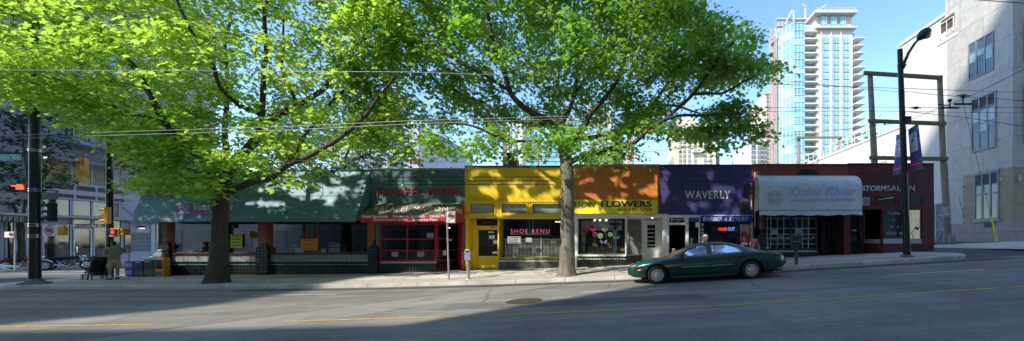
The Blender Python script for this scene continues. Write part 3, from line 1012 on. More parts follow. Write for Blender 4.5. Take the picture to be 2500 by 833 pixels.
ns = MB().fbox(1246, 1342, 571.2, 572.4, DF + .09, DF + .10).fbox(1291, 1291.6, 535, 571, DF + .10, DF + .11).fbox(1300, 1300.6, 535, 571, DF + .10, DF + .11)
ns = tag(ns.build('neon_sign', M_steel, None), 'pink neon script reading SHOE RENU hanging in the window', 'neon sign')
ptext('SHOE RENU', 1247, 1341, 559.5, 569.5, M_neon, ns, (0, DF + .1, 0), space=1.35, off=.01, thick=.01, bold=-.022)
card(1255, 586, 32, 17, DF + .07, 'large hand-lettered white notice in the shoe repair window', lines=4)
card(1291, 586, 15, 11, DF + .07, 'small blank white paper in the middle of the shoe repair window')
card(1351, 591, 14, 7, DF + .07, 'pale yellow slip beside the trunk in the shoe repair window', mat('pale_yellow_paper', (.62, .62, .35), .8))
rl = MB()
for i in range(48):
    px = 1226 + i * 3.4
    rl.fbox(px, px + 1.0, 585, 630, DF + .5, DF + .52)
rl.fbox(1224, 1392, 583, 585, DF + .49, DF + .53).fbox(1224, 1392, 627, 629, DF + .49, DF + .53).fbox(1315, 1318, 580, 630, DF + .485, DF + .535)
tag(rl.build('white_railing', M_white, None), 'white railing of thin upright bars inside the shoe repair window', 'railing')
sh = MB().fbox(1240, 1310, 604, 607, DF + 1.2, DF + 1.7).fbox(1240, 1310, 616, 619, DF + 1.2, DF + 1.7)
tag(sh.build('wooden_shelf', mat('pale_wood', (.42, .28, .14), .6), None), 'pale wooden shelf behind the railing in the shoe repair shop', 'shelf')
cbx = MB().fbox(1328, 1398, 612, 640, DF + 1.0, DF + 1.5)
tag(cbx.build('counter', mat('orange_wood', (.36, .13, .05), .5), None, bevel=.02), 'low reddish wooden counter behind the railing of the shoe repair shop', 'counter')
lamp = thing('hanging_lamp', P(1356, 537, DF + 1.2), 'white strip lamp hanging in the shoe repair shop', 'lamp')
MB().fbox(1346, 1366, 537, 540, DF + 1.15, DF + 1.3).build('lamp_shade', mat('lit_tube', (.9, .9, .85), .5, emit=1.2), lamp)
MB().tube([P(1356, 520, DF + 1.22), P(1356, 537, DF + 1.22)], .006, 5).build('cord', M_black, lamp)

# ---------------------------------------------------------------- 4. flower shop
M_oran = mat('orange_sign_board', (.60, .19, .035), .6, var=.2, scale=1.5, streak=.35, grime=.10)
M_signy = mat('yellow_sign_board', (.80, .66, .03), .45, var=.04)
t, x0, x1, fz = shop('flower_building', 1401, 1629, 'orange flower shop with a yellow sign and white window frames', M_oran, 523, side=M_white, wp=(1401, 1610))
floor_box(t, x0, x1, fz, DF + .9)
coping(t, 1401, 1610, mat('peeling_coping', (.33, .35, .30), .8, var=.3, scale=5, grime=.7), 4.5)
zt = ROOF(1500) - .02
q0, q1 = FX(1397, DF - .35), FX(1606, DF - .35)
bx = MB().add([(q0, DF - .06, zt), (q1, DF - .06, zt), (q1, DF - .35, FZ(523, DF - .35)), (q0, DF - .35, FZ(523, DF - .35)), (q0, DF, zt), (q1, DF, zt), (q1, DF, FZ(523, DF - .35)), (q0, DF, FZ(523, DF - .35))],
              [(3, 2, 1, 0), (0, 1, 5, 4), (2, 3, 7, 6), (0, 4, 7, 3), (1, 2, 6, 5)])
sg = bx.build('sign_box', M_oran, t)
tl = Vector((q0, DF - .06, zt)); bl_ = Vector((q0, DF - .35, FZ(523, DF - .35)))
sdir = Vector((1, 0, 0)); nn = sdir.cross(tl - bl_).normalized(); nn = nn if nn.y < 0 else -nn
def on_sign(px0, px1, pt, pb, m, name, off=.012):
    q = [ray_plane(a, b, bl_, nn) + nn * off for a, b in ((px0, pb), (px1, pb), (px1, pt), (px0, pt))]
    return MB().prism(q, nn * -.006).build(name, m, sg)
on_sign(1370, 1605, 488, 522.5, M_signy, 'sign_panel')
ptext('ROBSON', 1362, 1455, 493, 507, M_black, sg, bl_, nn, .02, shear=.3)
ptext('FLOWERS', 1467, 1591, 490.5, 506, M_black, sg, bl_, nn, .02, bold=.035)
M_phone = mat('phone_red', (.45, .03, .02), .5)
ptext('(604)', 1507, 1530, 508.5, 516.5, M_phone, sg, bl_, nn, .02)
ptext('685-5758', 1535, 1591, 507.5, 516.5, M_phone, sg, bl_, nn, .02, bold=.012)
MB().fbox(1401, 1630, 523, 532, DF - .10, DF + .15).fbox(1401, 1630, 523, 525.5, DF - .16, DF - .10).build('fascia', M_white, t)
MB().fbox(1401, 1409, 532, 690, DF - .06, DF + .1).build('post', M_white, t)
window(t, 1409, 1528, 532, 624, M_white, 2.0, glassm=M_clear)
pA = (FX(1528), DF); pB = (FX(1568, 19.35), 19.35)
splay(t, pA, pB, FZ(532), FZ(624), M_white, .035, glassm=M_clear)
bulkhead(t, 1409, 1528, 626, M_tileblk, 632)
slab(t, 'bulkhead', pA, pB, base_z(pA[0]) - .4, FZ(626), mat('brown_marble', (.045, .035, .028), .25, var=.5, scale=6), .1, -.02)
MB().prism([(FX(1405), DF - .10, FZ(626)), (pA[0], DF - .10, FZ(626)), (pA[0], DF + .1, FZ(626)), (FX(1405), DF + .1, FZ(626))], (0, 0, .09)).build('sill', M_white, t)
MB().box(pA[0], pB[0] + .9, DF + .09, 19.4, FZ(532) + .003, FZ(532) + .1).build('soffit', M_white, t)
# tiled wall with grid inside
M_grid = tiles('white_grid_wall', (.62, .62, .58), (.60, .60, .56), (.04, .04, .04), .44, .42, .02, 0.0, .5)
MB().fbox(1412, 1520, 533, 560, DF + 1.3, DF + 1.35).fbox(1412, 1424, 560, 625, DF + 1.3, DF + 1.35).fbox(1497, 1506, 545, 640, DF + 1.3, DF + 1.35).build('tiled_screen', M_grid, t)
# white door
yd = 19.35; dz = base_z(FX(1598)) + .03
xa, xb = pB[0] + .06, x1 - .165
MB().box(xa - .06, xa + .03, yd - .05, yd + .05, dz - .3, FZ(532)).box(xb - .22, xb, yd - .05, yd + .05, dz - .3, FZ(532)).box(xa + .03, xb - .22, yd - .05, yd + .05, dz + 2.1, dz + 2.2).build('door_frame', M_white, t)
window(t, 1573, 1606, 536, 547, M_white, 1.6, y=yd)
d0, d1 = xa + .03, xb - .22
door = MB().box(d0, d0 + .17, yd - .03, yd + .03, dz, dz + 2.1).box(d1 - .12, d1, yd - .03, yd + .03, dz, dz + 2.1).box(d0 + .17, d1 - .12, yd - .03, yd + .03, dz, dz + .78).box(d0 + .17, d1 - .12, yd - .03, yd + .03, dz + 1.98, dz + 2.1).build('door', M_white, t)
MB().box(d0 + .17, d1 - .12, yd - .004, yd + .004, dz + .78, dz + 1.98).build('pane', M_glass, door)
for i in range(5):
    z = dz + .9 + i * .21
    MB().box(d0 + .17, d1 - .12, yd - .024, yd + .012, z, z + .035).build('bar', M_white, door)
MB().ell((d0 + .06, yd - .07, dz + 1.05), .032, 8, 6).build('handle', M_darkmetal, door)
MB().fbox(1618, 1629, 532, 700, DF - .02, DF + .16).build('post', M_white, t)
sl = thing('spotlight', P(1593, 533, DF - .2), 'small bracket spotlight above the white flower shop door', 'lamp')
MB().tube([P(1590, 527, DF - .16), P(1592, 531, DF - .26)], [.04, .045], 10).build('housing', M_steel, sl)
MB().ell(P(1592.6, 532.5, DF - .28), .045, 8, 6).build('bulb', mat('lit_bulb', (1, .85, .6), .4, emit=2.5), sl)
tr = thing('track_light', P(1468, 534, DF + .4), 'white track with three lit spotlights in the flower shop', 'lamp')
MB().fbox(1450, 1487, 533.6, 535, DF + .38, DF + .42).build('rail', M_white, tr)
for px in (1452, 1465, 1480):
    lh = MB().tube([P(px, 535, DF + .4), P(px, 537, DF + .38)], .03, 8).build('lamp_head', M_white, tr)
    MB().ell(P(px, 537.8, DF + .36), .055, 10, 8).build('bulb', mat('lit_bulb2', (1, .86, .62), .4, emit=3.5), lh)

def gerbera(px, py, r, m, label, group, d=DF + .18, mc=None, stem=True):
    c = P(px, py, d); rr = r * d / F
    t = thing('paper_flower', c, label, 'flower', group)
    pm = MB(); n = 16
    for ring, (q, k) in enumerate(((1.0, .0), (.72, .5))):
        for i in range(n):
            a = 2 * math.pi * (i + k) / n; b = math.pi / n * .85
            e = lambda an, ra, o: c + Vector((math.cos(an) * ra, -.006 * ring - o, math.sin(an) * ra))
            pm.add([e(a, rr * .2, 0), e(a - b, rr * q * .75, .012), e(a, rr * q, .004), e(a + b, rr * q * .75, .012)], [(0, 1, 2, 3)])
    pm.build('petals', m, t)
    MB().ell(c + Vector((0, -.012, 0)), (rr * .24, .02, rr * .24), 10, 6).build('flower_centre', mc or mat('flower_eye', (.05, .02, .02), .8), t)
    if stem:
        MB().tube([c + Vector((0, .01, 0)), c + Vector((.05, .02, -rr - .2)), c + Vector((.12, .03, -rr - .55))], .012, 5).build('stem', mat('flower_stem', (.12, .2, .07), .7), t)
    return t
M_pk = mat('pink_petal', (.62, .05, .14), .7, var=.1); M_gw = mat('lime_petal', (.55, .68, .30), .7, var=.1)
M_or = mat('orange_petal', (.80, .38, .02), .7, var=.1); M_gc = mat('green_eye', (.25, .35, .08), .8)
G = 'paper gerberas in the flower shop window'
gerbera(1428.5, 564, 8.5, M_pk, 'leftmost pink gerbera in the flower shop window', G)
gerbera(1446.5, 556.5, 9.5, M_pk, 'largest and highest pink gerbera in the flower shop window', G)
gerbera(1452, 572.5, 7.5, M_pk, 'smallest pink gerbera, low between the pink and lime flowers', G)
gerbera(1476.5, 557.5, 8.5, M_gw, 'highest pale lime gerbera in the flower shop window', G, mc=M_gc)
gerbera(1465.5, 576, 7.5, M_gw, 'lowest pale lime gerbera, beside the pink one', G, mc=M_gc)
gerbera(1489.5, 572.5, 6.5, M_gw, 'rightmost pale lime gerbera in the flower shop window', G, mc=M_gc)
G2 = 'small sunflowers in the flower shop window'
M_eye2 = mat('brown_eye', (.12, .05, .015), .8)
for i, (px, py, r, l) in enumerate(((1450, 597, 4, 'orange sunflower left of a pair above the stems'), (1456, 600, 3.6, 'orange sunflower right of a pair above the stems'), (1485, 596, 4, 'upper orange sunflower below the lime gerbera'), (1490, 602, 3.6, 'lower orange sunflower below the lime gerbera'),
                                    (1519, 610, 4, 'orange sunflower by the window corner post, left one'), (1526, 608, 3.6, 'orange sunflower by the window corner post, right one'), (1442, 621, 3.6, 'yellow sunflower low at the left of the sill'), (1468, 620, 3.6, 'yellow sunflower in the middle of the sill'), (1500, 620, 3.6, 'yellow sunflower at the right of the sill'))):
    gerbera(px, py, r, M_or, l, G2, DF + .14, M_eye2, False)
def butterfly(px, py, r, m, label, d=DF + .12):
    c = P(px, py, d); s = r * d / F
    t = thing('butterfly', c, label, 'butterfly ornament')
    for sg_ in (-1, 1):
        MB().add([c, c + Vector((sg_ * s, -.05, s * .75)), c + Vector((sg_ * s * 1.1, -.05, s * .1)), c + Vector((sg_ * s * .55, -.03, -s * .7))], [(0, 1, 2, 3)]).build('wing', m, t)
    MB().tube([c + Vector((0, 0, -s * .5)), c + Vector((0, -.01, s * .6))], .012, 6).build('body', M_black, t)
butterfly(1473.5, 591, 8, mat('lilac_wing', (.42, .33, .62), .6), 'lilac paper butterfly in the flower shop window')
butterfly(1504.5, 580, 8, mat('green_wing', (.15, .55, .28), .6), 'green paper butterfly in the flower shop window')
butterfly(1530, 589, 5, mat('white_wing', (.7, .7, .7), .6), 'small white paper butterfly by the window corner post')
bk = MB().ell(P(1503, 547, DF + .8), (.36, .2, .10), 16, 8)
tag(bk.build('hanging_basket', mat('dark_wicker', (.03, .028, .022), .8, bump=.8, bscale=60), None), 'dark oval basket hanging in the flower shop window', 'basket')
lv = MB()
for i in range(420):
    px = rng.uniform(1411, 1526); d = DF + rng.uniform(.1, .5); c = P(px, 621 - abs(rng.normal(0, 2.2)), d)
    a = rng.uniform(0, 6.28); s_ = rng.uniform(.02, .05); u = Vector((math.cos(a), .4 * math.sin(a), math.sin(a))) * s_; v = Vector((-math.sin(a), .4, math.cos(a))) * s_ * .5
    lv.add([c - u, c + v, c + u, c - v], [(0, 1, 2, 3)])
tag(lv.build('sill_greenery', mat('sill_leaf', (.16, .26, .05), .6, var=.4, scale=30), None), 'trailing green leaves along the flower shop window sill', 'greenery', kind='stuff')
ptext('FLOWERS', 1531, 1553, 559, 567, mat('dull_gold', (.20, .21, .07), .6), t, (pA[0], pA[1], 0), Vector((pB[1] - pA[1], -(pB[0] - pA[0]), 0)), .02)

# ---------------------------------------------------------------- 5. barber
M_purp = mat('purple_wall_paint', (.055, .047, .165), .55, var=.2, streak=.35, bump=.15, grime=.08)
t, x0, x1, fz = shop('barber_building', 1629, 1837, 'deep purple barber shop with white WAVERLY lettering', M_purp, 525, wp=(1610, 1837))
floor_box(t, x0, x1, fz, DF + .05)
grooves(t, 1612, 1834, (427, 443), mat('purple_groove', (.02, .018, .06), .6))
coping(t, 1610, 1837, M_purp, 1.5)
ptext('WAVERLY', 1672, 1783, 466, 486, mat('pale_letter', (.62, .60, .48), .5), t, bold=.018, off=.035, thick=.03, space=1.12)
MB().fbox(1630, 1837, 525.5, 531, DF - .08, DF + .14).build('fascia', M_white, t)
MB().fbox(1805, 1825, 487, 514, DF - .12, DF).fbox(1807, 1823, 490, 511, DF - .13, DF - .12).build('vent_box', mat('vent_grey', (.05, .05, .06), .6), t)
MB().fbox(1832, 1834, 446, 512, DF - .10, DF - .06).tube([P(1829, 448, DF - .08), P(1837, 448, DF - .08)], .02, 6).build('sign_bracket', M_white, t)
MB().fbox(1824.5, 1831, 455, 487, DF - .35, DF - .30).build('hanging_sign', mat('brown_sign', (.22, .08, .03), .6), t)
# door opening, posts, windows
MB().fbox(1629, 1632.5, 531, 700, DF - .05, DF + .1).fbox(1674, 1679.5, 531, 700, DF - .05, DF + .1).fbox(1632.5, 1674, 545, 549, DF - .05, DF + .1).build('door_frame', M_white, t)
window(t, 1632.5, 1674, 531, 545, M_white, 1.2, (1640, 1671), (536.5,), 1.0)
ptext('936', 1651, 1661, 537.5, 542, mat('gold_numerals', (.5, .36, .08), .4, .5), t, (0, DF - .04, 0))
# open purple door leaf swung inwards
MB().box(FX(1633), FX(1633) + .05, DF + .12, DF + 1.0, base_z(x0) + .04, FZ(549)).build('door', mat('dark_purple_door', (.03, .024, .09), .45), t)
window(t, 1679.5, 1707, 531, 650, M_white, 1.2)
window(t, 1707, 1836, 531, 650, M_white, 1.8)
MB().fbox(1681, 1705.5, 531.8, 542, DF - .075, DF - .055).build('sign_panel', mat('blue_sign_dull', (.05, .05, .17), .4), t)
ptext('HAIR SALON', 1681.5, 1705, 533, 541, mat('dull_letter', (.12, .12, .22), .5), t, (0, DF - .075, 0), off=.006)
sg = MB().fbox(1709, 1834.5, 527.3, 542.5, DF - .13, DF - .10).build('sign_panel', mat('blue_sign', (.025, .022, .30), .35), t)
ptext('BARBER & STYLIST', 1716, 1828, 529.8, 539.5, mat('silver_letter', (.62, .64, .66), .4), sg, (0, DF - .13, 0), shear=.25, off=.008, bold=.008)
for i, ch in enumerate('WAVERLY'):
    ptext(ch, 1711.5, 1718, 545.5 + i * 10.5, 553 + i * 10.5, M_paper, t, (0, DF - .055, 0), bold=.02, off=.006)
M_nr = mat('red_neon', (1, .05, .05), .4, var=.02, emit=2.0); M_nb = mat('blue_neon', (.30, .35, 1.0), .4, var=.02, emit=2.0)
ns = MB().fbox(1742, 1802, 553, 566, DF + .16, DF + .18)
ns = tag(ns.build('neon_sign', M_black, None), 'red and blue neon sign reading HAIR CUT in the barber window', 'neon sign')
ptext('HAIR', 1754.5, 1775, 555.5, 563.5, M_nr, ns, (0, DF + .16, 0), bold=.01, off=.01)
ptext('CUT', 1777, 1794, 555, 563, M_nb, ns, (0, DF + .16, 0), off=.01)
# hair-style posters: generic portraits
def portrait(px0, px1, pt, pb, bgm, skin, hair, shirt, label, d=DF - .055):
    w = (px1 - px0); h = pb - pt
    o = MB().fbox(px0, px1, pt, pb, d - .004, d, d).build('portrait_poster', bgm, None)
    tag(o, label, 'poster')
    cx = (px0 + px1) / 2
    def blob(pxc, pyc, rx, ry, m, name, k):
        c = P(pxc, pyc, d - .004 - .002 * k); s_ = d / F
        MB().poly([c + Vector((math.cos(a) * rx * s_, 0, math.sin(a) * ry * s_)) for a in [2 * math.pi * i / 20 for i in range(20)]]).build(name, m, o)
    q = lambda a, b: P(px0 + w * a, pt + h * b, d - .006)
    MB().poly([q(.12, .98), q(.9, .98), q(.86, .78), q(.6, .68), q(.4, .68), q(.16, .80)]).build('shirt', shirt, o)
    blob(cx - w * .02, pt + h * .40, w * .24, h * .27, hair, 'hair', 1)
    blob(cx, pt + h * .47, w * .19, h * .24, skin, 'face', 2)
    return o
M_skin = mat('skin', (.50, .26, .17), .6, var=.08, scale=20)
M_hairb = mat('brown_hair', (.06, .035, .02), .6, var=.3, scale=60)
M_hairl = mat('fair_hair', (.32, .20, .09), .6, var=.3, scale=60)
M_prb = mat('poster_red', (.30, .03, .05), .5, var=.2); M_pgr = mat('poster_grey', (.32, .27, .25), .5)
portrait(1806, 1828, 548, 572, M_pgr, M_skin, M_hairl, M_prb, 'hairstyle poster of a fair-haired man in red, the upper large one')
portrait(1806, 1828, 573, 599, M_prb, M_skin, M_hairb, M_paper, 'hairstyle poster of a dark-haired man in white, the lower large one')
portrait(1828.4, 1835, 549, 561, M_pgr, M_skin, M_hairb, M_prb, 'topmost narrow portrait card on the right edge of the barber window')
portrait(1828.4, 1835, 562, 573, M_prb, M_skin, M_hairl, M_prb, 'second narrow portrait card on the right edge of the barber window')
portrait(1828.4, 1835, 574, 598, M_prb, M_skin, M_hairb, M_paper, 'lowest narrow portrait card on the right edge of the barber window')
card(1702, 549, 8, 12, DF - .055, 'white flyer beside the post of the barber shop entrance')
# barber-pole coloured drape seen low in the window, shelf of bottles
M_st = mat('drape_blue', (.05, .12, .42), .7); M_sr = mat('drape_red', (.45, .04, .05), .7)
bp = thing('barber_pole', P(1688, 622, DF + .3), 'small red white and blue barber pole in the narrow window', 'barber pole')
c = P(1688, 622, DF + .3)
MB().tube([c, c + Vector((0, 0, .75))], .085, 14).build('pole', M_paper, bp, smooth=True)
for k, m_ in ((0, M_st), (1, M_sr)):
    pts = [c + Vector((math.cos(a) * .088, math.sin(a) * .088, .04 + .68 * i / 30)) for i, a in enumerate([i * .42 + k * 3.14 for i in range(31)])]
    MB().tube(pts, .024, 5).build('stripe', m_, bp)
MB().ell(c + Vector((0, 0, .80)), .10, 10, 8).build('cap', M_chrome, bp)
# chairs and mirrors suggested inside
MB().box(FX(1730), FX(1800), DF + 2.4, DF + 2.9, fz, fz + 1.1).build('counter', mat('dark_red_counter', (.16, .02, .02), .4), t)
MB().fbox(1690, 1705, 556, 580, DF + 2.2, DF + 2.25).build('mirror', mat('mirror_dim', (.16, .22, .22), .2, .5), t)

# ---------------------------------------------------------------- 6. Japanese restaurant
M_orr = mat('brick_red_paint', (.26, .052, .028), .6, var=.12, streak=.25, bump=.12)
M_dred = mat('dark_red_paint', (.115, .018, .022), .5, var=.14, streak=.2, bump=.1)
t, x0, x1, fz = shop('restaurant_building', 1837, 2070, 'brick red Japanese restaurant under a pale blue barrel awning', M_orr, 520, side=mat('dark_red_paint', (.115, .018, .022), .5, var=.14, streak=.2, bump=.1))
floor_box(t, x0, x1, fz, DF + .9)
coping(t, 1837, 2070, M_orr, 2)
ar = [(FX(1971) + math.cos(a) * .56, DF - .012, FZ(427) + math.sin(a) * .30) for a in [math.pi * i / 20 for i in range(21)]]
MB().prism(ar, (0, .1, 0)).build('arched_vent', mat('black_vent', (.015, .018, .016), .6), t)
MB().tube([P(1843, 421, DF - .05), P(1843, 553, DF - .05)], .035, 8).build('downpipe', mat('grey_pipe', (.32, .33, .35), .5), t)
MB().tube([P(1857, 425, DF - .04), P(1857, 560, DF - .04)], .02, 8).build('conduit', mat('grey_pipe', (.32, .33, .35), .5), t)
M_vinyl = mat('pale_vinyl_awning', (.66, .69, .70), .45, var=.06, streak=.12, spec=.5)
yf = 17.85
ax0, ax1 = FX(1854, yf), FX(2105, yf)
zt_, zm, zb2, zv = FZ(429), FZ(457, yf), FZ(513, yf), FZ(526, yf)
prof = [(DF - .01, zt_)] + [(yf + (DF - yf) * (1 - math.sin(a)) , zm + (zt_ - .02 - zm) * math.cos(a)) for a in [math.pi / 2 * i / 10 for i in range(1, 11)]] + [(yf, zb2)]
mb = MB()
for x in (ax0, ax1):
    mb.v += [(x, y, z) for y, z in prof]
k = len(prof)
for i in range(k - 1): mb.f.append((i, k + i, k + i + 1, i + 1))
for s_ in (0, 1):
    o_ = s_ * k; x = (ax0, ax1)[s_]; n0 = len(mb.v); mb.v.append((x, DF - .01, zb2)); mb.f.append(tuple(range(o_, o_ + k)) + (n0,))
aw = mb.build('awning', M_vinyl, t, smooth=True)
n_ = 40; mb = MB()
for i in range(n_ + 1):
    x = ax0 + (ax1 - ax0) * i / n_; w = .018 * math.sin(i * 1.7) + .012 * math.sin(i * .6)
    mb.v += [(x, yf - .002, zb2 - .012), (x, yf + w, zv + .02 * math.sin(i * .9) + (.03 if i > 30 else 0))]
    if i: mb.f.append((2 * i - 2, 2 * i - 1, 2 * i + 1, 2 * i))
mb.build('valance', M_vinyl, aw, smooth='all')
MB().tube([(ax0, yf - .008, zb2 - .006), (ax1, yf - .008, zb2 - .006)], .012, 6).build('valance_rail', M_black, aw)
mb = MB()
for i in range(1, 8):
    x = ax0 + (ax1 - ax0) * i / 8; mb.tube([(x, y - .004, z + .004) for y, z in prof[1:11]], .008, 5)
mb.build('seam', mat('awning_seam_pale', (.62, .66, .70), .5), aw)
M_vl = mat('faded_blue_letter', (.47, .52, .70), .5, var=.06)
ptext('Kishu River', 1923, 2093, 457, 480, M_vl, aw, (0, yf, 0), off=.012, shear=.2, bold=.04, slope=-.012)
ptext('JAPANESE CUISINE', 1929, 2087, 485, 496, M_vl, aw, (0, yf, 0), off=.012, bold=.03, shear=.1, slope=-.012)
# faded round emblem: fish-scale disc
mb = MB(); c = P(1893, 483, yf - .012)
for r_ in (.10, .17, .24, .31, .37):
    mb.torus(c, (0, 1, 0), r_, .010, 30, 4)
for i in range(14):
    a = math.pi * 2 * i / 14
    mb.bar(c + Vector((math.cos(a) * .1, 0, math.sin(a) * .1)), c + Vector((math.cos(a) * .37, 0, math.sin(a) * .37)), .012, .008)
mb.build('emblem', mat('faint_emblem', (.56, .60, .72), .5), aw)
c2 = P(1908, 478, yf - .014)
MB().ell(c2, (.10, .006, .12), 12, 8).build('emblem', M_vl, aw)
# window grid
M_mun = mat('white_muntin', (.55, .56, .55), .5)
fr = window(t, 1866, 1993, 527, 609, mat('dark_brown_frame', (.035, .028, .025), .5), 3.0, (1930,), (), 5.0)
g = MB()
for px in (1873, 1881.5, 1897.5, 1913, 1943, 1958, 1973): g.fbox(px - .5, px + .5, 530, 606, DF - .03, DF - .008)
for py in (533.5, 557.5, 572, 582, 596): g.fbox(1869, 1990, py - .5, py + .5, DF - .033, DF - .011)
g.build('muntins', M_mun, fr)
pA = (FX(1993), DF); pB = (FX(2006, 19.4), 19.4)
splay(t, pA, pB, FZ(527), FZ(609), mat('dark_brown_frame', (.035, .028, .025), .5), .05)
bulkhead(t, 1866, 1993, 609, mat('dark_brown_tile', (.022, .02, .02), .3, var=.3), 613.5)
slab(t, 'bulkhead', pA, pB, base_z(pA[0]) - .4, FZ(609), mat('dark_brown_tile', (.022, .02, .02), .3), .1, -.02)
MB().fbox(1851, 1866, 527, 560, DF - .02, DF + .12).build('pier', M_orr, t)
z = FZ(575)
mb = MB().box(FX(1848), FX(1867), DF - .12, DF + .1, base_z(FX(1850)) - .3, z); xm = FX(1857.5)
for q, h in ((.14, .1), (.09, .1), (.045, .12)):
    mb.box(xm - q, xm + q, DF - .1, DF, z, z + h); z += h
mb.build('tiled_pier', M_tileblk, t)
MB().fbox(1872, 1990, 583.5, 586, DF + .1, DF + .5).build('display_shelf', mat('shelf_wood', (.22, .13, .07), .6), t)
yd = 19.42; dz = base_z(FX(2025, 19.4)) + .03
xa, xb = pB[0] + .05, FX(2050, yd)
M_blkd = mat('black_door', (.018, .016, .016), .4)
MB().box(xa - .05, xa + .08, yd - .05, yd + .05, dz - .3, FZ(520)).box(xb - .08, xb, yd - .05, yd + .05, dz - .3, FZ(520)).box(xa + .08, xb - .08, yd - .05, yd + .05, dz + 2.15, FZ(520)).build('door_frame', M_blkd, t)
door = MB().box(xa + .08, xa + .18, yd - .03, yd + .03, dz, dz + 2.15).box(xb - .18, xb - .08, yd - .03, yd + .03, dz, dz + 2.15).box(xa + .18, xb - .18, yd - .03, yd + .03, dz, dz + .8).box(xa + .18, xb - .18, yd - .03, yd + .03, dz + 2.03, dz + 2.15).build('door', M_blkd, t)
MB().box(xa + .18, xb - .18, yd - .004, yd + .004, dz + .8, dz + 2.03).build('pane', M_glass, door)
g = MB(); w_ = xb - xa - .36
for i in (1, 2): g.box(xa + .18 + w_ * i / 3 - .006, xa + .18 + w_ * i / 3 + .006, yd - .02, yd - .008, dz + .8, dz + 2.03)
for i in range(1, 6): g.box(xa + .18, xb - .18, yd - .024, yd - .012, dz + .8 + .205 * i - .006, dz + .8 + .205 * i + .006)
g.build('muntins', mat('dim_muntin', (.25, .25, .25), .5), door)
MB().box(xb, x1 - .165, yd - .06, yd + .05, dz - .3, FZ(520)).build('pier', M_dred, t)
card(1891, 566.5, 14, 12, DF + .07, 'white paper inside the left half of the gridded restaurant window')
card(1949, 563.5, 15, 12, DF + .07, 'white paper inside the right half of the gridded restaurant window')
card(1986, 579, 6, 5, DF + .07, 'tiny white card near the right frame of the gridded restaurant window')
card(1874, 605, 8, 4, DF - .06, 'small bluish sticker at the lower left of the gridded restaurant window', mat('pale_blue_paper', (.45, .55, .62), .7))
for i, (px, w, h, m_, l) in enumerate(((1892, 9, 4, mat('tan_box', (.45, .27, .12), .6), 'small tan box on the restaurant display shelf'), (1907, 14, 8, mat('cream_dish', (.62, .55, .38), .5), 'cream lidded dish in the middle of the restaurant display shelf'), (1924, 5, 5, M_paper, 'white cup on the restaurant display shelf'))):
    c = P(px, 583.5, DF + .25); s_ = DF / F
    if i == 1:
        th = thing('lidded_dish', c, l, 'dish')
        MB().tube([c, c + Vector((0, 0, h * .55 * s_))], [w * .5 * s_, w * .55 * s_], 14).build('bowl', m_, th, smooth=True)
        MB().ell(c + Vector((0, 0, h * .6 * s_)), (w * .5 * s_, w * .4 * s_, h * .5 * s_), 12, 6).build('lid', M_paper, th, smooth=True)
    elif i == 0:
        tag(MB().box(c.x - w * s_ / 2, c.x + w * s_ / 2, c.y - .05, c.y + .1, c.z, c.z + h * s_).box(c.x - w * s_ * .55, c.x + w * s_ * .55, c.y - .055, c.y + .105, c.z + h * s_, c.z + h * s_ * 1.2).build('small_box', m_, None, bevel=.006), l, 'box')
    else:
        tag(MB().tube([c, c + Vector((0, 0, h * s_)), c + Vector((0, 0, h * s_)), c + Vector((0, 0, .02))], [w * .38 * s_, w * .5 * s_, w * .42 * s_, w * .35 * s_], 12).build('cup', m_, None, smooth=True), l, 'cup')
MB().box(x0 + .5, x1 - 1.5, DF + 2.5, DF + 3.1, fz, fz + 1.05).build('counter', mat('dark_wood', (.06, .035, .02), .4), t)

# ---------------------------------------------------------------- 7. hair salon
t, x0, x1, fz = shop('salon_building', 2070, 2280, 'dark red hair salon with silver STORMSALON lettering at the end of the row', M_dred, 472)
floor_box(t, x0, x1, fz, DF + .9)
coping(t, 2070, 2280, M_dred, 2.5)
grooves(t, 2085, 2236, (425, 433.5, 442), mat('red_groove', (.03, .006, .008), .6))
M_sil = mat('silver_letters', (.55, .56, .57), .35, .4)
ptext('STORM', 2103, 2164, 453.5, 466.5, M_sil, t, bold=.03, shear=.22, off=.04, thick=.035)
ptext('SALON', 2165, 2232, 453, 466.5, M_sil, t, off=.04, thick=.035, space=1.1)
MB().fbox(2100, 2280, 472, 478, DF - .02, DF + .1).fbox(2100, 2262, 503, 511, DF - .04, DF + .1).fbox(2100, 2140, 478, 503, DF - .01, DF + .1).fbox(2252, 2280, 478, 700, DF - .015, DF + .16).fbox(2187, 2194, 478, 503, DF - .02, DF + .1).fbox(2070, 2105, 472, 527, DF + .02, DF + .1).build('wall_frame', M_dred, t)
window(t, 2140, 2187, 478, 503, M_dred, 2)
window(t, 2194, 2252, 478, 503, M_dred, 2)
ac = MB().fbox(2099, 2114, 484, 502, DF - .28, DF + .05).build('air_conditioner', mat('ac_white', (.52, .53, .52), .5), t, bevel=.015)
g = MB()
for i in range(6): g.fbox(2101, 2112, 486.5 + i * 2.4, 487.5 + i * 2.4, DF - .29, DF - .28)
g.build('grille', M_black, ac)
pA = (FX(2108, 19.4), 19.4); pB = (FX(2153), DF)
splay(t, pA, pB, FZ(511), FZ(597), M_dred, .05, glassm=M_clear)
window(t, 2153, 2252, 511, 597, M_dred, 2, glassm=M_clear)
M_fro = mat('frosted_strip', (.42, .45, .45), .4, var=.05)
MB().fbox(2155, 2250, 583, 595, DF - .012, DF - .007).build('frosted_band', M_fro, t)
slab(t, 'frosted_band', (pA[0] + .05, pA[1] - .03), (pB[0] - .02, pB[1] + .01), FZ(596), FZ(584), M_fro, .004, -.02)
bulkhead(t, 2153, 2252, 597, M_dred)
slab(t, 'bulkhead', pA, pB, base_z(pA[0]) - .4, FZ(597), M_dred, .1, -.02)
MB().box(pA[0] - 1.2, pB[0], DF + .09, 19.4, FZ(511) + .003, FZ(511) + .1).build('soffit', M_dred, t)
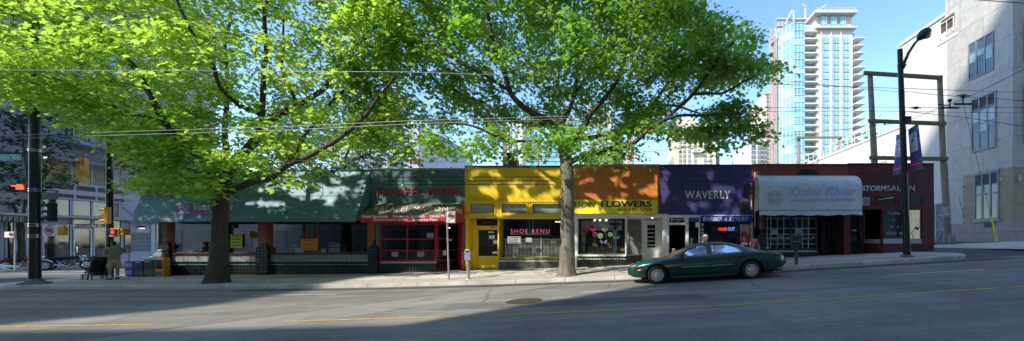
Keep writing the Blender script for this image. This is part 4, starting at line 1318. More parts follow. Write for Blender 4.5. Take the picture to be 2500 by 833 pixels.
yd = 19.42; dz = base_z(FX(2090, 19.4)) + .03
xa, xb = x0 + .17, pA[0] - .02
MB().box(xa, xa + .06, yd - .05, yd + .05, dz - .3, FZ(511)).box(xb - .06, xb + .02, yd - .05, yd + .05, dz - .3, FZ(511)).box(xa + .06, xb - .06, yd - .05, yd + .05, dz + 2.15, FZ(511)).build('door_frame', M_dred, t)
door = MB().box(xa + .06, xa + .13, yd - .03, yd + .03, dz, dz + 2.15).box(xb - .13, xb - .06, yd - .03, yd + .03, dz, dz + 2.15).box(xa + .13, xb - .13, yd - .03, yd + .03, dz, dz + .28).box(xa + .13, xb - .13, yd - .03, yd + .03, dz + 2.07, dz + 2.15).build('door', M_blkd, t)
MB().box(xa + .13, xb - .13, yd - .004, yd + .004, dz + .28, dz + 2.07).build('pane', M_glass, door)
ptext('948', 2079, 2090, 560.5, 565, M_paper, door, (0, yd, 0), off=.02, bold=.01)
MB().ell((xb - .10, yd - .05, dz + 1.05), .025, 8, 6).tube([(xb - .1, yd - .05, dz + .8), (xb - .1, yd - .05, dz + 1.05)], .012, 6).build('handle', M_chrome, door)
# interior: side wall that glows to look lit, shelf of bottles, chandelier, chair
MB().box(x1 - .19, x1 - .166, DF + .15, DF + 1.5, fz - .1, FZ(505)).build('interior_panel', mat('glowing_cream_panel', (.66, .66, .50), .7, emit=.45), t)
sf = thing('bottle_shelf', P(2185, 597, DF + 1.3), 'dark shelving with rows of bottles in the salon window', 'shelf')
mb = MB()
for py in (541, 557, 573): mb.fbox(2160, 2206, py, py + 1.2, DF + 1.2, DF + 1.5)
mb.fbox(2159, 2160, 520, 600, DF + 1.2, DF + 1.5).fbox(2206, 2207, 520, 600, DF + 1.2, DF + 1.5)
mb.build('rack', M_blkd, sf)
cols_b = [mat('bottle_white', (.6, .6, .58), .4), mat('bottle_tan', (.35, .22, .12), .4), mat('bottle_dark', (.06, .07, .09), .3)]
for r_, py in enumerate((541, 557, 573)):
    for i in range(9):
        if rng.random() < .25: continue
        c = P(2163 + i * 4.8, py, DF + 1.28)
        b = MB().tube([c, c + Vector((0, 0, .11)), c + Vector((0, 0, .13)), c + Vector((0, 0, .17))], [.032, .032, .014, .014], 8).build('bottle', cols_b[int(rng.integers(0, 3)) if r_ < 2 else 0], None)
        tag(b, ('bottle on the top shelf of the salon rack', 'bottle on the middle shelf of the salon rack', 'pale bottle on the lowest shelf of the salon rack')[r_], 'bottle', 'bottles on the salon rack, row by row: %s' % ('top', 'middle', 'lowest')[r_])
ch = thing('chandelier', P(2184, 519, DF + .7), 'pale frilly chandelier hanging in the salon window', 'chandelier')
mb = MB()
for i in range(22):
    a = rng.uniform(0, 6.28); r_ = rng.uniform(.05, .30)
    c = P(2184, 519 + rng.uniform(0, 4), DF + .7) + Vector((math.cos(a) * r_, math.sin(a) * r_ * .6, 0)); mb.ell(c, (.05, .05, .06), 7, 5)
mb.build('lamp_shade', mat('chandelier_shade', (.6, .58, .55), .5), ch, smooth=True)
MB().tube([P(2184, 508, DF + .7), P(2184, 519, DF + .7)], .01, 5).build('rod', M_darkmetal, ch)
pl = P(2233, 590, DF + .5)
th = thing('desk_lamp', pl, 'dark jointed lamp standing on the salon window ledge', 'lamp')
MB().disc(pl + Vector((0, 0, .02)), (0, 0, 1), .14, .04, 14).build('base', M_darkmetal, th)
MB().tube([pl, pl + Vector((-.16, 0, .45)), pl + Vector((.05, 0, .72))], .018, 6).build('arm', M_darkmetal, th)
MB().tube([pl + Vector((.02, 0, .75)), pl + Vector((.16, 0, .66))], [.03, .09], 8).build('lamp_shade', M_darkmetal, th)
MB().box(FX(2150), FX(2256), DF + .1, DF + .9, FZ(598) - .1, FZ(596)).build('window_ledge', mat('glowing_cream_panel2', (.5, .5, .42), .7), t)

# roof chimneys and end flashing
M_brk = tiles('red_chimney_brick', (.25, .08, .05), (.19, .065, .045), (.28, .25, .22), .22, .075, .01, .5, .85)
c = P(1246, 408, 19.6)
t = thing('brick_chimney', (c.x, c.y, ROOF(1246) - .6), 'stubby red brick chimney with a round concrete pot on the yellow shop roof', 'chimney')
MB().box(FX(1232, 19.6), FX(1264, 19.6), 19.3, 19.9, ROOF(1246) - .62, FZ(391, 19.6)).build('stack', M_brk, t)
MB().tube([P(1247, 391, 19.6), P(1247, 378, 19.6), P(1247, 378, 19.6), P(1247, 375, 19.6)], [.22, .19, .25, .25], 12).build('chimney_pot', mat('sooty_pot', (.10, .10, .095), .9), t, smooth=True)
# flag on the falafel roof
c = P(1030, 412, 24)
t = thing('flagpole', (c.x, 24, 5.0), 'small red and white flag with a maple leaf flying behind the falafel shop roof', 'flag')
MB().tube([P(1031, 420, 24), P(1027, 372, 24)], [.03, .022], 8).build('pole', M_white, t)
n_ = 14
for a_, b_, m_ in ((0, 4, M_letr), (4, 10, M_white), (10, 14, M_letr)):
    mb = MB()
    for i in range(a_, b_ + 1):
        u = i / n_; w = .08 * math.sin(u * 7)
        px = 1027 - 28 * u
        top = P(px, 386 + 4 * u, 24) + Vector((0, w, .03 * math.sin(u * 9))); bot = P(px, 399 + 3.2 * u, 24) + Vector((0, w + .05, .03 * math.sin(u * 9)))
        mb.v += [top, bot]
        if i > a_: k = 2 * (i - a_); mb.f.append((k - 2, k - 1, k + 1, k))
    mb.build('flag_stripe', m_, t)
cl = P(1013, 394.5, 23.9); lf = []
for i in range(22):
    a = math.pi * 2 * i / 22; r_ = .15 if i % 2 == 0 else .07
    lf.append(cl + Vector((math.cos(a) * r_, 0, math.sin(a) * r_)))
MB().poly(lf).build('leaf_emblem', M_letr, t)
# ================================================================ background buildings
def facade_part(m, t, name, px0, px1, pt, pb, d, y0, y1):
    return MB().fbox(px0, px1, pt, pb, y0, y1, d).build(name, m, t)


M_win_b = mat('blue_tower_glass', (.14, .39, .53), .12, var=.25, scale=.12, spec=.9)
M_win_d = mat('grey_tower_glass', (.16, .20, .24), .12, var=.4, scale=.15, spec=.9)
M_tw = mat('white_tower_concrete', (.47, .465, .45), .7, var=.08, scale=.2)


def copies(o, spots, parent, base):
    """copies of a part at offsets (dx, dz) from its first place"""
    for dx, dz in spots:
        c = copy_tree(o, parent)
        c.location = Vector(o.location) + Vector((dx, 0, dz))


def tower(name, label, px0, px1, pt, d, body, colsx, rows, r0, pitch, wh, glassm, depth=24, cat='tower', trims=(), skip=(), pb=470, bands=None, balc=None):
    """a distant tower: body, a row/column field of single windows, bands, balconies"""
    c = P((px0 + px1) / 2, pb, d)
    t = thing(name, c, label, cat)
    MB().fbox(px0, px1, pt, pb, d, d + depth, d).build('wall', body, t)
    first = None
    spots = []
    wx0, wx1 = colsx[0]
    for j in range(rows):
        for i, (a, b) in enumerate(colsx):
            if (i, j) in skip: continue
            if first is None:
                fr = MB().fbox(a, b, r0, r0 + wh, d - .25, d - .06, d).build('window', glassm, t)
                mid = (a + b) / 2
                MB().fbox(mid - .35, mid + .35, r0, r0 + wh, d - .30, d - .26, d).fbox(a, b, r0 + wh * .35 - .3, r0 + wh * .35 + .3, d - .32, d - .305, d).build('mullion', M_tw, fr)
                first = fr
            else:
                spots.append(((a - wx0) * d / F, -(j * pitch) * d / F))
    copies(first, spots, t, None)
    if bands:
        for (a, b, q0, q1, m_, o_) in bands:
            MB().fbox(a, b, q0, q1, d - o_, d + .2, d).build('cornice', m_, t)
    if balc:
        a, b, q, n, pit, m_ = balc
        for k in range(n):
            bb = MB().fbox(a, b, q + k * pit, q + k * pit + 1.6, d - 2.4, d - .05, d).build('balcony', m_, t)
            MB().fbox(a, b, q + k * pit - 5, q + k * pit, d - 2.4, d - 2.3, d).build('railing', mat('balcony_glass', (.25, .42, .52), .15), bb)
    return t


# --- the big new tower, white with blue protective film on its glass
D0 = 150.0
c = P(2005, 480, D0)
t = thing('new_tower', c, 'tall white residential tower under construction with blue filmed glass', 'tower')
MB().fbox(1994, 2082, 70, 480, D0, D0 + 22, D0).build('wall', M_tw, t)
MB().fbox(1992, 2080, 38, 70, D0 + .5, D0 + 22, D0).build('upper_wall', M_tw, t)
MB().fbox(1984, 2086, 31, 38, D0 - 2, D0 + 23, D0).fbox(1988, 2088, 68, 73, D0 - 1.5, D0 + 23, D0).fbox(2040, 2096, 73, 77, D0 + 2, D0 + 23, D0).build('cornice', M_tw, t)
M_wf = mat('white_window_frame', (.62, .64, .64), .5)
w0 = None; spots = []
for j in range(19):
    for i, a in enumerate((2009, 2034, 2058)):
        if w0 is None:
            w0 = MB().fbox(a, a + 14, 92, 106, D0 - .25, D0 - .05, D0).build('window', M_win_b, t)
            MB().fbox(a + 6.4, a + 7.6, 92, 106, D0 - .32, D0 - .26, D0).fbox(a, a + 14, 96.2, 97.2, D0 - .34, D0 - .325, D0).fbox(a + 13, a + 14, 92, 106, D0 - .32, D0 - .26, D0).build('mullion', M_wf, w0)
        else:
            spots.append(((a - 2009) * D0 / F, -j * 17.6 * D0 / F))
for j in range(2):
    for a in (2003, 2027, 2050):
        spots.append(((a - 2009) * D0 / F, (92 - 40 - j * 14.2) * D0 / F))
copies(w0, spots, t, None)
for a in (2003, 2027, 2051):   # pilasters between the window columns
    MB().fbox(a, a + 2.2, 74, 480, D0 - .45, D0 - .02, D0).build('pilaster', mat('pale_tower_rib', (.60, .59, .56), .7), t)
# glazed bay on the left: curved front in three facets, floor by floor
M_bay = mat('bay_glass', (.17, .43, .54), .1, var=.45, scale=.10, spec=.9)
M_bay2 = mat('bay_glass_film', (.30, .48, .56), .25, var=.3, scale=.12)
facets = [((1913, D0 + 9), (1921, D0 + 4)), ((1921, D0 + 4), (1939, D0 + .3)), ((1939, D0 + .3), (1966, D0 + .3))]
def px_at(px, d): return FX(px, D0) + 0 * d
for k, ((pa, da), (pb_, db)) in enumerate(facets):
    xa, xb = FX(pa, D0), FX(pb_, D0)
    for j in range(21):
        zt, zb = FZ(56 + j * 17.6, D0), FZ(56 + j * 17.6 + 16.2, D0)
        m_ = M_bay if (j * 3 + k * 5) % 4 else M_bay2
        o = MB().add([(xa, da, zb), (xb, db, zb), (xb, db, zt), (xa, da, zt)], [(0, 1, 2, 3)]).build('bay_window', m_ if k != 0 else M_bay2, t)
        mb = MB()
        for q in (0.0, .33, .66):
            x = xa + (xb - xa) * q; y = da + (db - da) * q
            mb.box(x - .12, x + .12, y - .14, y - .02, zb, zt)
        mb.build('mullion', M_wf, o)
mb = MB()
for j in range(22):
    z = FZ(56 + j * 17.6 - .7, D0)
    mb = MB()
    ring = [(FX(pa, D0), da - .25) for (pa, da), _ in facets] + [(FX(1966, D0), D0 + .05)]
    poly = ring + [(FX(1966, D0), D0 + 9.2), (FX(1913, D0), D0 + 9.2)]
    mb.prism([(x, y, z - .15) for x, y in poly], (0, 0, .3)).build('floor_slab', M_tw, t)
MB().fbox(1966, 1994, 50, 480, D0 + 3, D0 + 20, D0).fbox(1917, 1968, 34, 480, D0 + 9.3, D0 + 10.5, D0).build('core_wall', mat('tower_grey', (.40, .42, .42), .7), t)
for j in range(21):      # recessed balconies between the bay and the white block
    q = 62 + j * 17.6
    b = MB().fbox(1964, 1995, q + 14.6, q + 17.2, D0 - .7, D0 + 3, D0).build('balcony', mat('balcony_slab', (.62, .60, .55), .7), t)
    MB().fbox(1966, 1993, q + 2, q + 14.6, D0 + 2.8, D0 + 2.9, D0).build('balcony_door', M_bay, b)
for j in range(19):      # balcony slabs on the right end
    q = 96 + j * 17.6
    b = MB().fbox(2082, 2106 + (3 if j > 3 else 0), q, q + 2.2, D0 - 1.5, D0 + 8, D0).build('balcony', mat('balcony_slab', (.62, .60, .55), .7), t)
    MB().fbox(2083, 2097, q + 4, q + 14, D0 + 5, D0 + 5.2, D0).build('balcony_door', M_bay, b)
MB().fbox(2082, 2098, 78, 480, D0 + 5.3, D0 + 20, D0).build('side_wall', M_tw, t)
mb = MB()                # roof frame with slanting fins
for px in (1916, 1926, 1936, 1948, 1958):
    mb.fbox(px, px + 1.6, 30, 60, D0 + 6, D0 + 6.5, D0)
mb.fbox(1912, 1990, 24, 26.5, D0 + 5.5, D0 + 7, D0).fbox(1912, 1990, 42, 44, D0 + 5.5, D0 + 7, D0)
mb.bar(P(1916, 60, D0 + 5), P(1936, 22, D0 + 5), .5).bar(P(1936, 22, D0 + 5), P(1938, 52, D0 + 5), .5)
mb.fbox(1962, 1990, 26, 50, D0 + 7, D0 + 10, D0)
mb.build('roof_frame', M_tw, t)
mb = MB().bar(P(1957, 10, D0 + 8), P(1967, 20, D0 + 8), .5).bar(P(1966, 19, D0 + 8), P(1966, 50, D0 + 8), .5).bar(P(1987, 28, D0 + 8), P(2018, 12, D0 + 8), .4)
for px in range(1992, 2086, 8): mb.fbox(px, px + .9, 25, 31, D0 - 1.8, D0 - 1.6, D0)
mb.fbox(1988, 2086, 25, 26, D0 - 1.8, D0 - 1.6, D0).build('roof_railing', M_tw, t)
# construction hoist mast beside it
c = P(1898, 480, D0 + 4)
t = thing('hoist_mast', c, 'thin red and white construction hoist mast beside the new tower', 'hoist')
M_hoist = mat('hazed_hoist_red', (.55, .36, .31), .6)  # hoist colours paled to imitate distance haze
mb = MB()
for px in (1891, 1897):
    mb.fbox(px, px + 1.0, 54, 480, D0 + 4, D0 + 4.2, D0).fbox(px, px + 1.0, 54, 480, D0 + 5.2, D0 + 5.4, D0)
mb.build('mast', M_hoist, t)
mb = MB()
for k in range(70):
    q = 54 + k * 6.0
    mb.bar(P(1891.5, q, D0 + 4.1), P(1897.5, q + 6, D0 + 4.1), .14).fbox(1891, 1898, q, q + .8, D0 + 4.0, D0 + 4.15, D0)
mb.build('lattice', mat('hoist_white', (.55, .5, .48), .6), t)
MB().fbox(1906, 1912, 66, 480, D0 + 6, D0 + 9, D0).build('hoist_shaft', mat('hazed_hoist_orange', (.62, .45, .36), .6), t)

M_pinkb = mat('hazed_pink_brick', (.66, .50, .43), .8, var=.06, scale=.3)  # brick colour lightened, haze is put into it
M_cream_t = mat('cream_tower', (.62, .54, .38), .8, var=.06, scale=.3)
M_whit_t = mat('white_tower', (.64, .66, .66), .7, var=.05, scale=.3)
M_brickd = mat('brick_tower_red', (.33, .12, .09), .8, var=.1, scale=.3)
tower('brick_tower', 'pinkish brick apartment tower left of the new white tower', 1868, 1914, 229, 190, M_pinkb, [(1872, 1881), (1886, 1897), (1901, 1909)], 17, 234, 10.6, 7.2, M_win_d, bands=[(1866, 1916, 227, 230, M_tw, .6)])
tower('white_apartment_tower', 'pale glassy apartment tower low behind the restaurant roof', 1831, 1870, 340, 170, M_whit_t, [(1834, 1845), (1849, 1858), (1861, 1868)], 9, 346, 11, 8, M_win_d)
tower('grey_tower', 'narrow grey tower sliver left of the pale glassy tower', 1820, 1829, 372, 210, mat('dark_tower', (.18, .18, .20), .7), [(1822, 1827)], 6, 376, 9, 4, M_win_d)
tower('cream_tower', 'cream apartment tower with a stepped crown above the purple shop', 1652, 1748, 300, 170, M_cream_t, [(1658, 1664), (1668, 1674), (1680, 1687), (1694, 1712), (1719, 1726), (1732, 1743)], 10, 310, 11.2, 7.6, M_win_d,
      bands=[(1648, 1752, 336, 338, M_cream_t, 1.2), (1690, 1716, 372, 374, M_tw, 1.6), (1657, 1700, 292, 300, M_cream_t, -2), (1664, 1690, 286, 292, M_cream_t, -3)])
tower('low_block', 'small dark block beside the cream tower', 1748, 1757, 373, 175, mat('dark_tower', (.18, .18, .20), .7), [(1750, 1755)], 4, 378, 9, 5, M_win_d)
tower('low_block', 'narrow grey block at the left foot of the cream tower', 1644, 1652, 380, 178, mat('grey_tower_wall', (.35, .36, .38), .7), [(1646, 1650)], 3, 384, 9, 5, M_win_d)
tower('glass_tower', 'grey apartment tower with balconies behind the falafel shop flag', 1020, 1078, 330, 120, mat('greige_tower', (.44, .42, .40), .75), [(1025, 1031), (1037, 1042), (1068, 1072)], 9, 336, 11.5, 7.5, M_win_b, balc=(1045, 1068, 343, 7, 11.5, M_tw))
tower('white_tower', 'white tower partly hidden behind the left tree', 984, 1018, 300, 130, M_whit_t, [(987, 993), (998, 1004), (1009, 1015)], 9, 308, 12, 8, M_win_d)
tower('brick_tower', 'red and white tower behind the brick chimney', 1228, 1275, 300, 160, M_whit_t, [(1242, 1250), (1256, 1266)], 10, 308, 11, 7, M_win_d, bands=[(1228, 1236, 300, 480, M_brickd, .4)])
tower('brick_tower', 'blue glass tower with brick ribs left of the trunk', 1284, 1366, 350, 140, M_brickd, [(1285, 1298), (1300, 1309), (1318, 1328), (1331, 1340), (1344, 1354), (1356, 1364)], 5, 352, 11, 9, M_win_b)
tower('cream_tower', 'pale beige tower right of the trunk, half hidden by leaves', 1430, 1492, 260, 150, mat('beige_tower', (.55, .48, .42), .8), [(1436, 1448), (1453, 1466), (1472, 1486)], 13, 268, 11, 7.5, M_win_b)
tower('grey_tower', 'slim dark grey tower next to the orange crane', 1500, 1522, 300, 155, mat('slate_tower', (.16, .19, .22), .6), [(1503, 1510), (1512, 1519)], 10, 305, 11, 7, M_win_d)
# orange tower crane
c = P(1540, 480, 150)
t = thing('tower_crane', c, 'orange lattice tower crane behind the flower shop', 'crane')
M_crane = mat('crane_orange', (.62, .22, .03), .6)
mb = MB()
for px in (1534, 1546):
    for dd in (150, 153):
        mb.bar(P(px, 480, dd), P(px, 330, dd), .35)
for k in range(10):
    q = 470 - k * 14
    mb.bar(P(1534, q, 150), P(1546, q - 14, 150), .22).bar(P(1546, q, 150), P(1534, q - 14, 150), .22).bar(P(1534, q, 150), P(1546, q, 150), .22)
mb.build('mast', M_crane, t)
mb = MB()
for k in range(5):
    q = 372 + k * 8
    mb.bar(P(1522, q, 149), P(1562, q - 2, 149), .25)
    mb.bar(P(1524 + k * 9, 368, 149), P(1524 + k * 9, 470, 149), .25)
mb.build('climbing_frame', M_crane, t)

# ================================================================ stone building on the right, across the lane
M_lime = tiles('limestone_panels', (.61, .57, .50), (.56, .52, .455), (.25, .23, .20), 3.2, 2.05, .014, .5, .75, .25, .13)
M_tan = tiles('tan_stone_panels', (.44, .34, .22), (.41, .32, .21), (.26, .22, .17), 3.2, 2.05, .012, .5, .75, .25, .12)
M_plinth = tiles('plinth_stone', (.42, .38, .33), (.40, .36, .315), (.22, .2, .18), 3.2, 2.4, .012, .5, .8, .25, .1)
M_stucco = mat('white_stucco', (.66, .62, .55), .85, var=.05, scale=.4, streak=.12)
AX = 24.0
def az(py, d): return EZ + (HY - py) * d / F
def ad(px): return F * AX / (px - X0)       # distance along the lane face for a picture column
c0 = Vector((AX, 22.2, .05 + EZ))
t = thing('stone_building', c0, 'pale limestone office building with tan base across the lane', 'building')
zb0 = EZ + .0
z_t1, z_t2 = az(540, 22.2), az(407, 22.2)
MB().box(AX - .04, AX + 30, 22.16, 26.2, zb0 - 1.5, z_t1).build('plinth', M_plinth, t)
MB().box(AX, AX + 30, 22.2, 25.4, z_t1, z_t2).build('base_wall', M_tan, t)
MB().box(AX + .004, AX + 30, 22.204, 25.396, z_t2, 21.0).box(AX + .004, AX + 30, 25.4, 26.6, z_t1, 21.0).build('wall', M_lime, t)
MB().box(AX + .02, AX + 30, 26.6, 31.0, zb0 - 1.5, 18.2).build('rear_wall', M_stucco, t)
MB().box(AX + 1.5, AX + 30, 25.5, 28.4, 18.2, 27).build('upper_wall', M_lime, t)
MB().box(AX - .15, AX + 30, 22.05, 26.75, 21.0, 21.4).box(AX - .06, AX + .6, 26.75, 31.06, 18.2, 18.45).build('cornice', mat('cornice_stone', (.60, .56, .50), .8), t)
# terrace near the top: a flat dark panel painted as the opening's shade
yA, yB = ad(2330), ad(2298)
zo1, zo0 = 18.0, az(105, yB)
MB().box(AX - .01, AX + .03, yA, yB, zo0 + .7, zo1).build('terrace_shade_panel', mat('terrace_shadow', (.12, .085, .055), .9), t)
rl = MB()
for k in range(3):
    y = yA + (yB - yA) * k / 2
    rl.box(AX - .09, AX - .05, y - .02, y + .02, zo0 + .3, zo0 + 1.3)
rl.box(AX - .10, AX - .04, yA, yB, zo0 + 1.27, zo0 + 1.33).build('railing', M_white, t)
MB().box(AX - .02, AX + .01, yA - .3, yB + .3, zo0 - .1, zo0 + .1).build('ledge', mat('cornice_stone', (.60, .56, .50), .8), t)
M_wfr = mat('grey_window_frame', (.27, .27, .30), .5, .2)
M_wgl = mat('office_glass', (.10, .14, .15), .06, var=.4, scale=.8, spec=1.0)
M_wbl = mat('office_blind', (.40, .52, .52), .25, var=.15, scale=.8, spec=.8)
def lane_window(px0, px1, z0, z1, mull, trans, louvre=0.0, blinds=True):
    y1, y0 = ad(px0), ad(px1)
    mb = MB(); w = .09
    mb.box(AX - .06, AX + .05, y0, y0 + w, z0, z1).box(AX - .06, AX + .05, y1 - w, y1, z0, z1)
    mb.box(AX - .06, AX + .05, y0 + w, y1 - w, z0, z0 + w).box(AX - .06, AX + .05, y0 + w, y1 - w, z1 - w, z1)
    for k in range(1, mull + 1):
        y = y0 + (y1 - y0) * k / (mull + 1); mb.box(AX - .055, AX + .05, y - .05, y + .05, z0 + w, z1 - w)
    for q in trans:
        z = z0 + (z1 - z0) * q; mb.box(AX - .05, AX + .045, y0 + w, y1 - w, z - .05, z + .05)
    f = mb.build('window', M_wfr, t)
    ztop = z1 - louvre
    for k in range(mull + 1):
        ya = y0 + (y1 - y0) * k / (mull + 1) + .05; yb_ = y0 + (y1 - y0) * (k + 1) / (mull + 1) - .05
        MB().box(AX - .02, AX + .02, ya, yb_, z0 + w, ztop - .05).build('pane', M_wgl, f)
        if blinds:
            zz = z0 + (z1 - z0) * (.35 + .2 * ((k * 5 + int(z0)) % 3) / 2)
            MB().box(AX - .028, AX - .022, ya, yb_, zz, z0 + (z1 - z0) * .74).build('blind', M_wbl, f)
    if louvre:
        lb = MB(); n = int(louvre / .11)
        for k in range(n):
            z = ztop + .03 + k * .11
            lb.add([(AX - .06, y0 + .05, z), (AX - .06, y1 - .05, z), (AX - .005, y1 - .05, z + .07), (AX - .005, y0 + .05, z + .07)], [(0, 1, 2, 3)])
        lb.box(AX - .004, AX + .02, y0 + .05, y1 - .05, ztop, z1)
        lb.build('louvre', mat('louvre_grey', (.12, .12, .13), .5), f)
    return f
lane_window(2365, 2427, EZ + 10.93, EZ + 13.4, 2, (.72,))
lane_window(2372, 2433, EZ + 6.0, EZ + 9.55, 2, (.5, .78), .8)
f = lane_window(2380, 2440, EZ + 1.47, EZ + 4.5, 2, (.55,), .75, False)
MB().box(AX - .10, AX + .01, ad(2440) - .1, ad(2377), EZ + 1.33, EZ + 1.47).box(AX - .09, AX + .01, ad(2440) - .05, ad(2380) + .05, EZ + 4.5, EZ + 4.65).build('sill', mat('grey_sill', (.36, .35, .36), .6), f)
for pz in (400, 455): pass
for k, (z0, z1) in enumerate(((10.9, 13.4), (6.0, 9.5))):
    mb = MB().box(AX + .7, AX + 2.6, 22.15, 22.25, EZ + z0, EZ + z1)
    f = mb.build('window', M_wgl, t)
    fr = MB()
    for x in (.7, 1.33, 1.97, 2.6): fr.box(AX + x - .05, AX + x + .05, 22.10, 22.149, EZ + z0, EZ + z1)
    for z in (z0, z0 + (z1 - z0) * .6, z1): fr.box(AX + .7, AX + 2.6, 22.105, 22.148, EZ + z - .05, EZ + z + .05)
    fr.build('window_frame', M_wfr, f)
# wall lamps, small cylinder light, low vent
for px, py in ((2360, 452), (2455, 437)):
    y = ad(px); z = az(py, y)
    l_ = MB().tube([(AX - .02, y - .45 if px < 2400 else y + .5, z + .12), (AX - .25, y - .2 if px < 2400 else y + .25, z + .12), (AX - .25, y, z)], .018, 6).build('wall_lamp', M_steel, t)
    MB().ell((AX - .25, y, z - .05), .085, 10, 8).build('lamp_globe', mat('frosted_bulb', (.55, .55, .5), .3), l_, smooth=True)
MB().tube([P(2490, 443, 22.08), P(2490, 428, 22.08)], .07, 10).build('wall_light', M_steel, t)
y = ad(2418); MB().box(AX - .06, AX + .01, y - .35, y + .35, EZ + .95, EZ + 1.25).build('vent', mat('rust_vent', (.09, .07, .065), .6), t)
# gate in the rear wall, by the pole
y0, y1 = ad(2308), ad(2282)
z0 = EZ - .1
gt = MB().box(AX - .05, AX + .01, y0, y1 + 1.2, z0, z0 + 3.0).build('gate', mat('gate_panel_grey', (.17, .18, .19), .6), t)
mb = MB()
for k in range(4):
    y = y0 + (y1 + 1.2 - y0) * k / 3; mb.box(AX - .10, AX - .051, y - .04, y + .04, z0, z0 + 3.0)
for z in (.08, 1.05, 2.1, 2.95): mb.box(AX - .095, AX - .052, y0, y1 + 1.2, z0 + z - .035, z0 + z + .035)
mb.bar((AX - .08, y0, z0 + 1.05), (AX - .08, y0 + (y1 + 1.2 - y0) / 3, z0 + 2.1), .04).bar((AX - .08, y0 + (y1 + 1.2 - y0) / 3, z0 + .1), (AX - .08, y0, z0 + 1.05), .04)
mb.build('gate_frame', mat('gate_frame_grey', (.40, .42, .43), .5), gt)
# low wing further down the lane
M_wing = lines_mat('white_wing_panels', (.74, .70, .63), (.42, .40, .36), 1.35, .02, 'z', .8, .03, .2)
w0, w1 = 31.0, 60.0
t = thing('lane_wing', (AX, w0, EZ), 'low white wing with a roof railing running back along the lane', 'building')
MB().box(AX + .01, AX + 20, w0 + .01, w1, EZ - 1.5, EZ + 9.6).build('wall', M_wing, t)
MB().box(AX - .05, AX + .5, w0 + .01, w1, EZ + 9.6, EZ + 9.85).build('parapet', M_stucco, t)
mb = MB()
for k in range(25):
    y = w0 + .5 + k * 1.1; mb.box(AX + .1, AX + .15, y, y + .05, EZ + 9.85, EZ + 10.9)
mb.box(AX + .09, AX + .16, w0 + .1, w1, EZ + 10.85, EZ + 10.93).box(AX + .10, AX + .15, w0 + .1, w1, EZ + 10.35, EZ + 10.4).build('railing', M_white, t)
for k in range(3):
    y = 33.5 + k * 6; b = MB().box(AX - .02, AX + .03, y, y + 1.6, EZ + 4.2, EZ + 6.6).build('window', M_wgl, t)
    MB().box(AX - .06, AX - .021, y + .76, y + .84, EZ + 4.2, EZ + 6.6).box(AX - .06, AX - .021, y, y + 1.6, EZ + 5.6, EZ + 5.7).build('window_frame', M_wfr, b)
MB().box(AX - .03, AX + .008, 32.5, 36.0, EZ - 1, EZ + 7.2).build('brown_panel', mat('tan_wing_panel', (.42, .34, .25), .8), t)
c = P(2112, 330, 46)
t = thing('roof_shrub', (27.0, 38, EZ + 9.7), 'green shrub growing on the roof of the low white wing', 'shrub')
mb = MB()
for i in range(500):
    p = Vector((27 + rng.normal(0, .5), 41 + rng.normal(0, 2.2), EZ + 9.7 + abs(rng.normal(0, .9)))); a = rng.normal(0, 1, 3); u = Vector(a).normalized() * .18; v = u.cross(Vector(rng.normal(0, 1, 3))).normalized() * .1
    mb.add([p - u, p + v, p + u, p - v], [(0, 1, 2, 3)])
mb.build('foliage', mat('shrub_leaf', (.10, .20, .03), .6, var=.4, scale=2), t)

# ================================================================ building across the side street, on the left
M_siding = lines_mat('lavender_grey_siding', (.45, .45, .55), (.22, .22, .28), .21, .07, 'z', .55, .06, .5)
M_trimg = mat('grey_violet_trim', (.46, .46, .56), .5, var=.06)
LX = -40.0
def ld(px): return F * LX / (px - X0)
def lz(py, px): return EZ + (HY - py) * ld(px) / F
t = thing('siding_building', (LX, 24, road_z(LX)), 'lavender grey sided corner building with big shop windows and louvred balconies', 'building')
zb0 = road_z(LX) - .4
MB().box(LX - 20, LX, 20.0, 37.0, zb0, 24.0).build('wall', M_siding, t)
def lbox(mb, px0, px1, z0, z1, o0, o1):
    return mb.box(LX + o0, LX + o1, ld(px0), ld(px1), z0, z1)
M_lglass = mat('dark_shop_glass', (.03, .035, .04), .06, var=.5, scale=.6, spec=1.0)
M_lwarm = mat('painted_sun_reflection', (.55, .33, .10), .35, var=.25, scale=.5)  # amber pane colour imitates a warm sunlit reflection
M_lblind = mat('venetian_blind_tan', (.30, .24, .18), .5)
def lwin(px0, px1, z0, z1, nm, m, glassm, name='window', tr=()):
    y0, y1 = ld(px0), ld(px1); w = .09
    mb = MB().box(LX + .0, LX + .10, y0, y0 + w, z0, z1).box(LX, LX + .10, y1 - w, y1, z0, z1).box(LX, LX + .1, y0 + w, y1 - w, z0, z0 + w).box(LX, LX + .1, y0 + w, y1 - w, z1 - w, z1)
    for q in nm:
        y = ld(q); mb.box(LX, LX + .096, y - .05, y + .05, z0 + w, z1 - w)
    for q in tr: mb.box(LX, LX + .093, y0 + w, y1 - w, z0 + (z1 - z0) * q - .04, z0 + (z1 - z0) * q + .04)
    f = mb.build(name, m, t)
    ed = [y0] + [ld(q) for q in nm] + [y1]
    for k in range(len(ed) - 1):
        g = glassm[k % len(glassm)] if isinstance(glassm, (list, tuple)) else glassm
        MB().box(LX + .02, LX + .05, ed[k] + .05, ed[k + 1] - .05, z0 + w, z1 - w).build('pane', g, f)
    return f
zg = road_z(LX) + .16
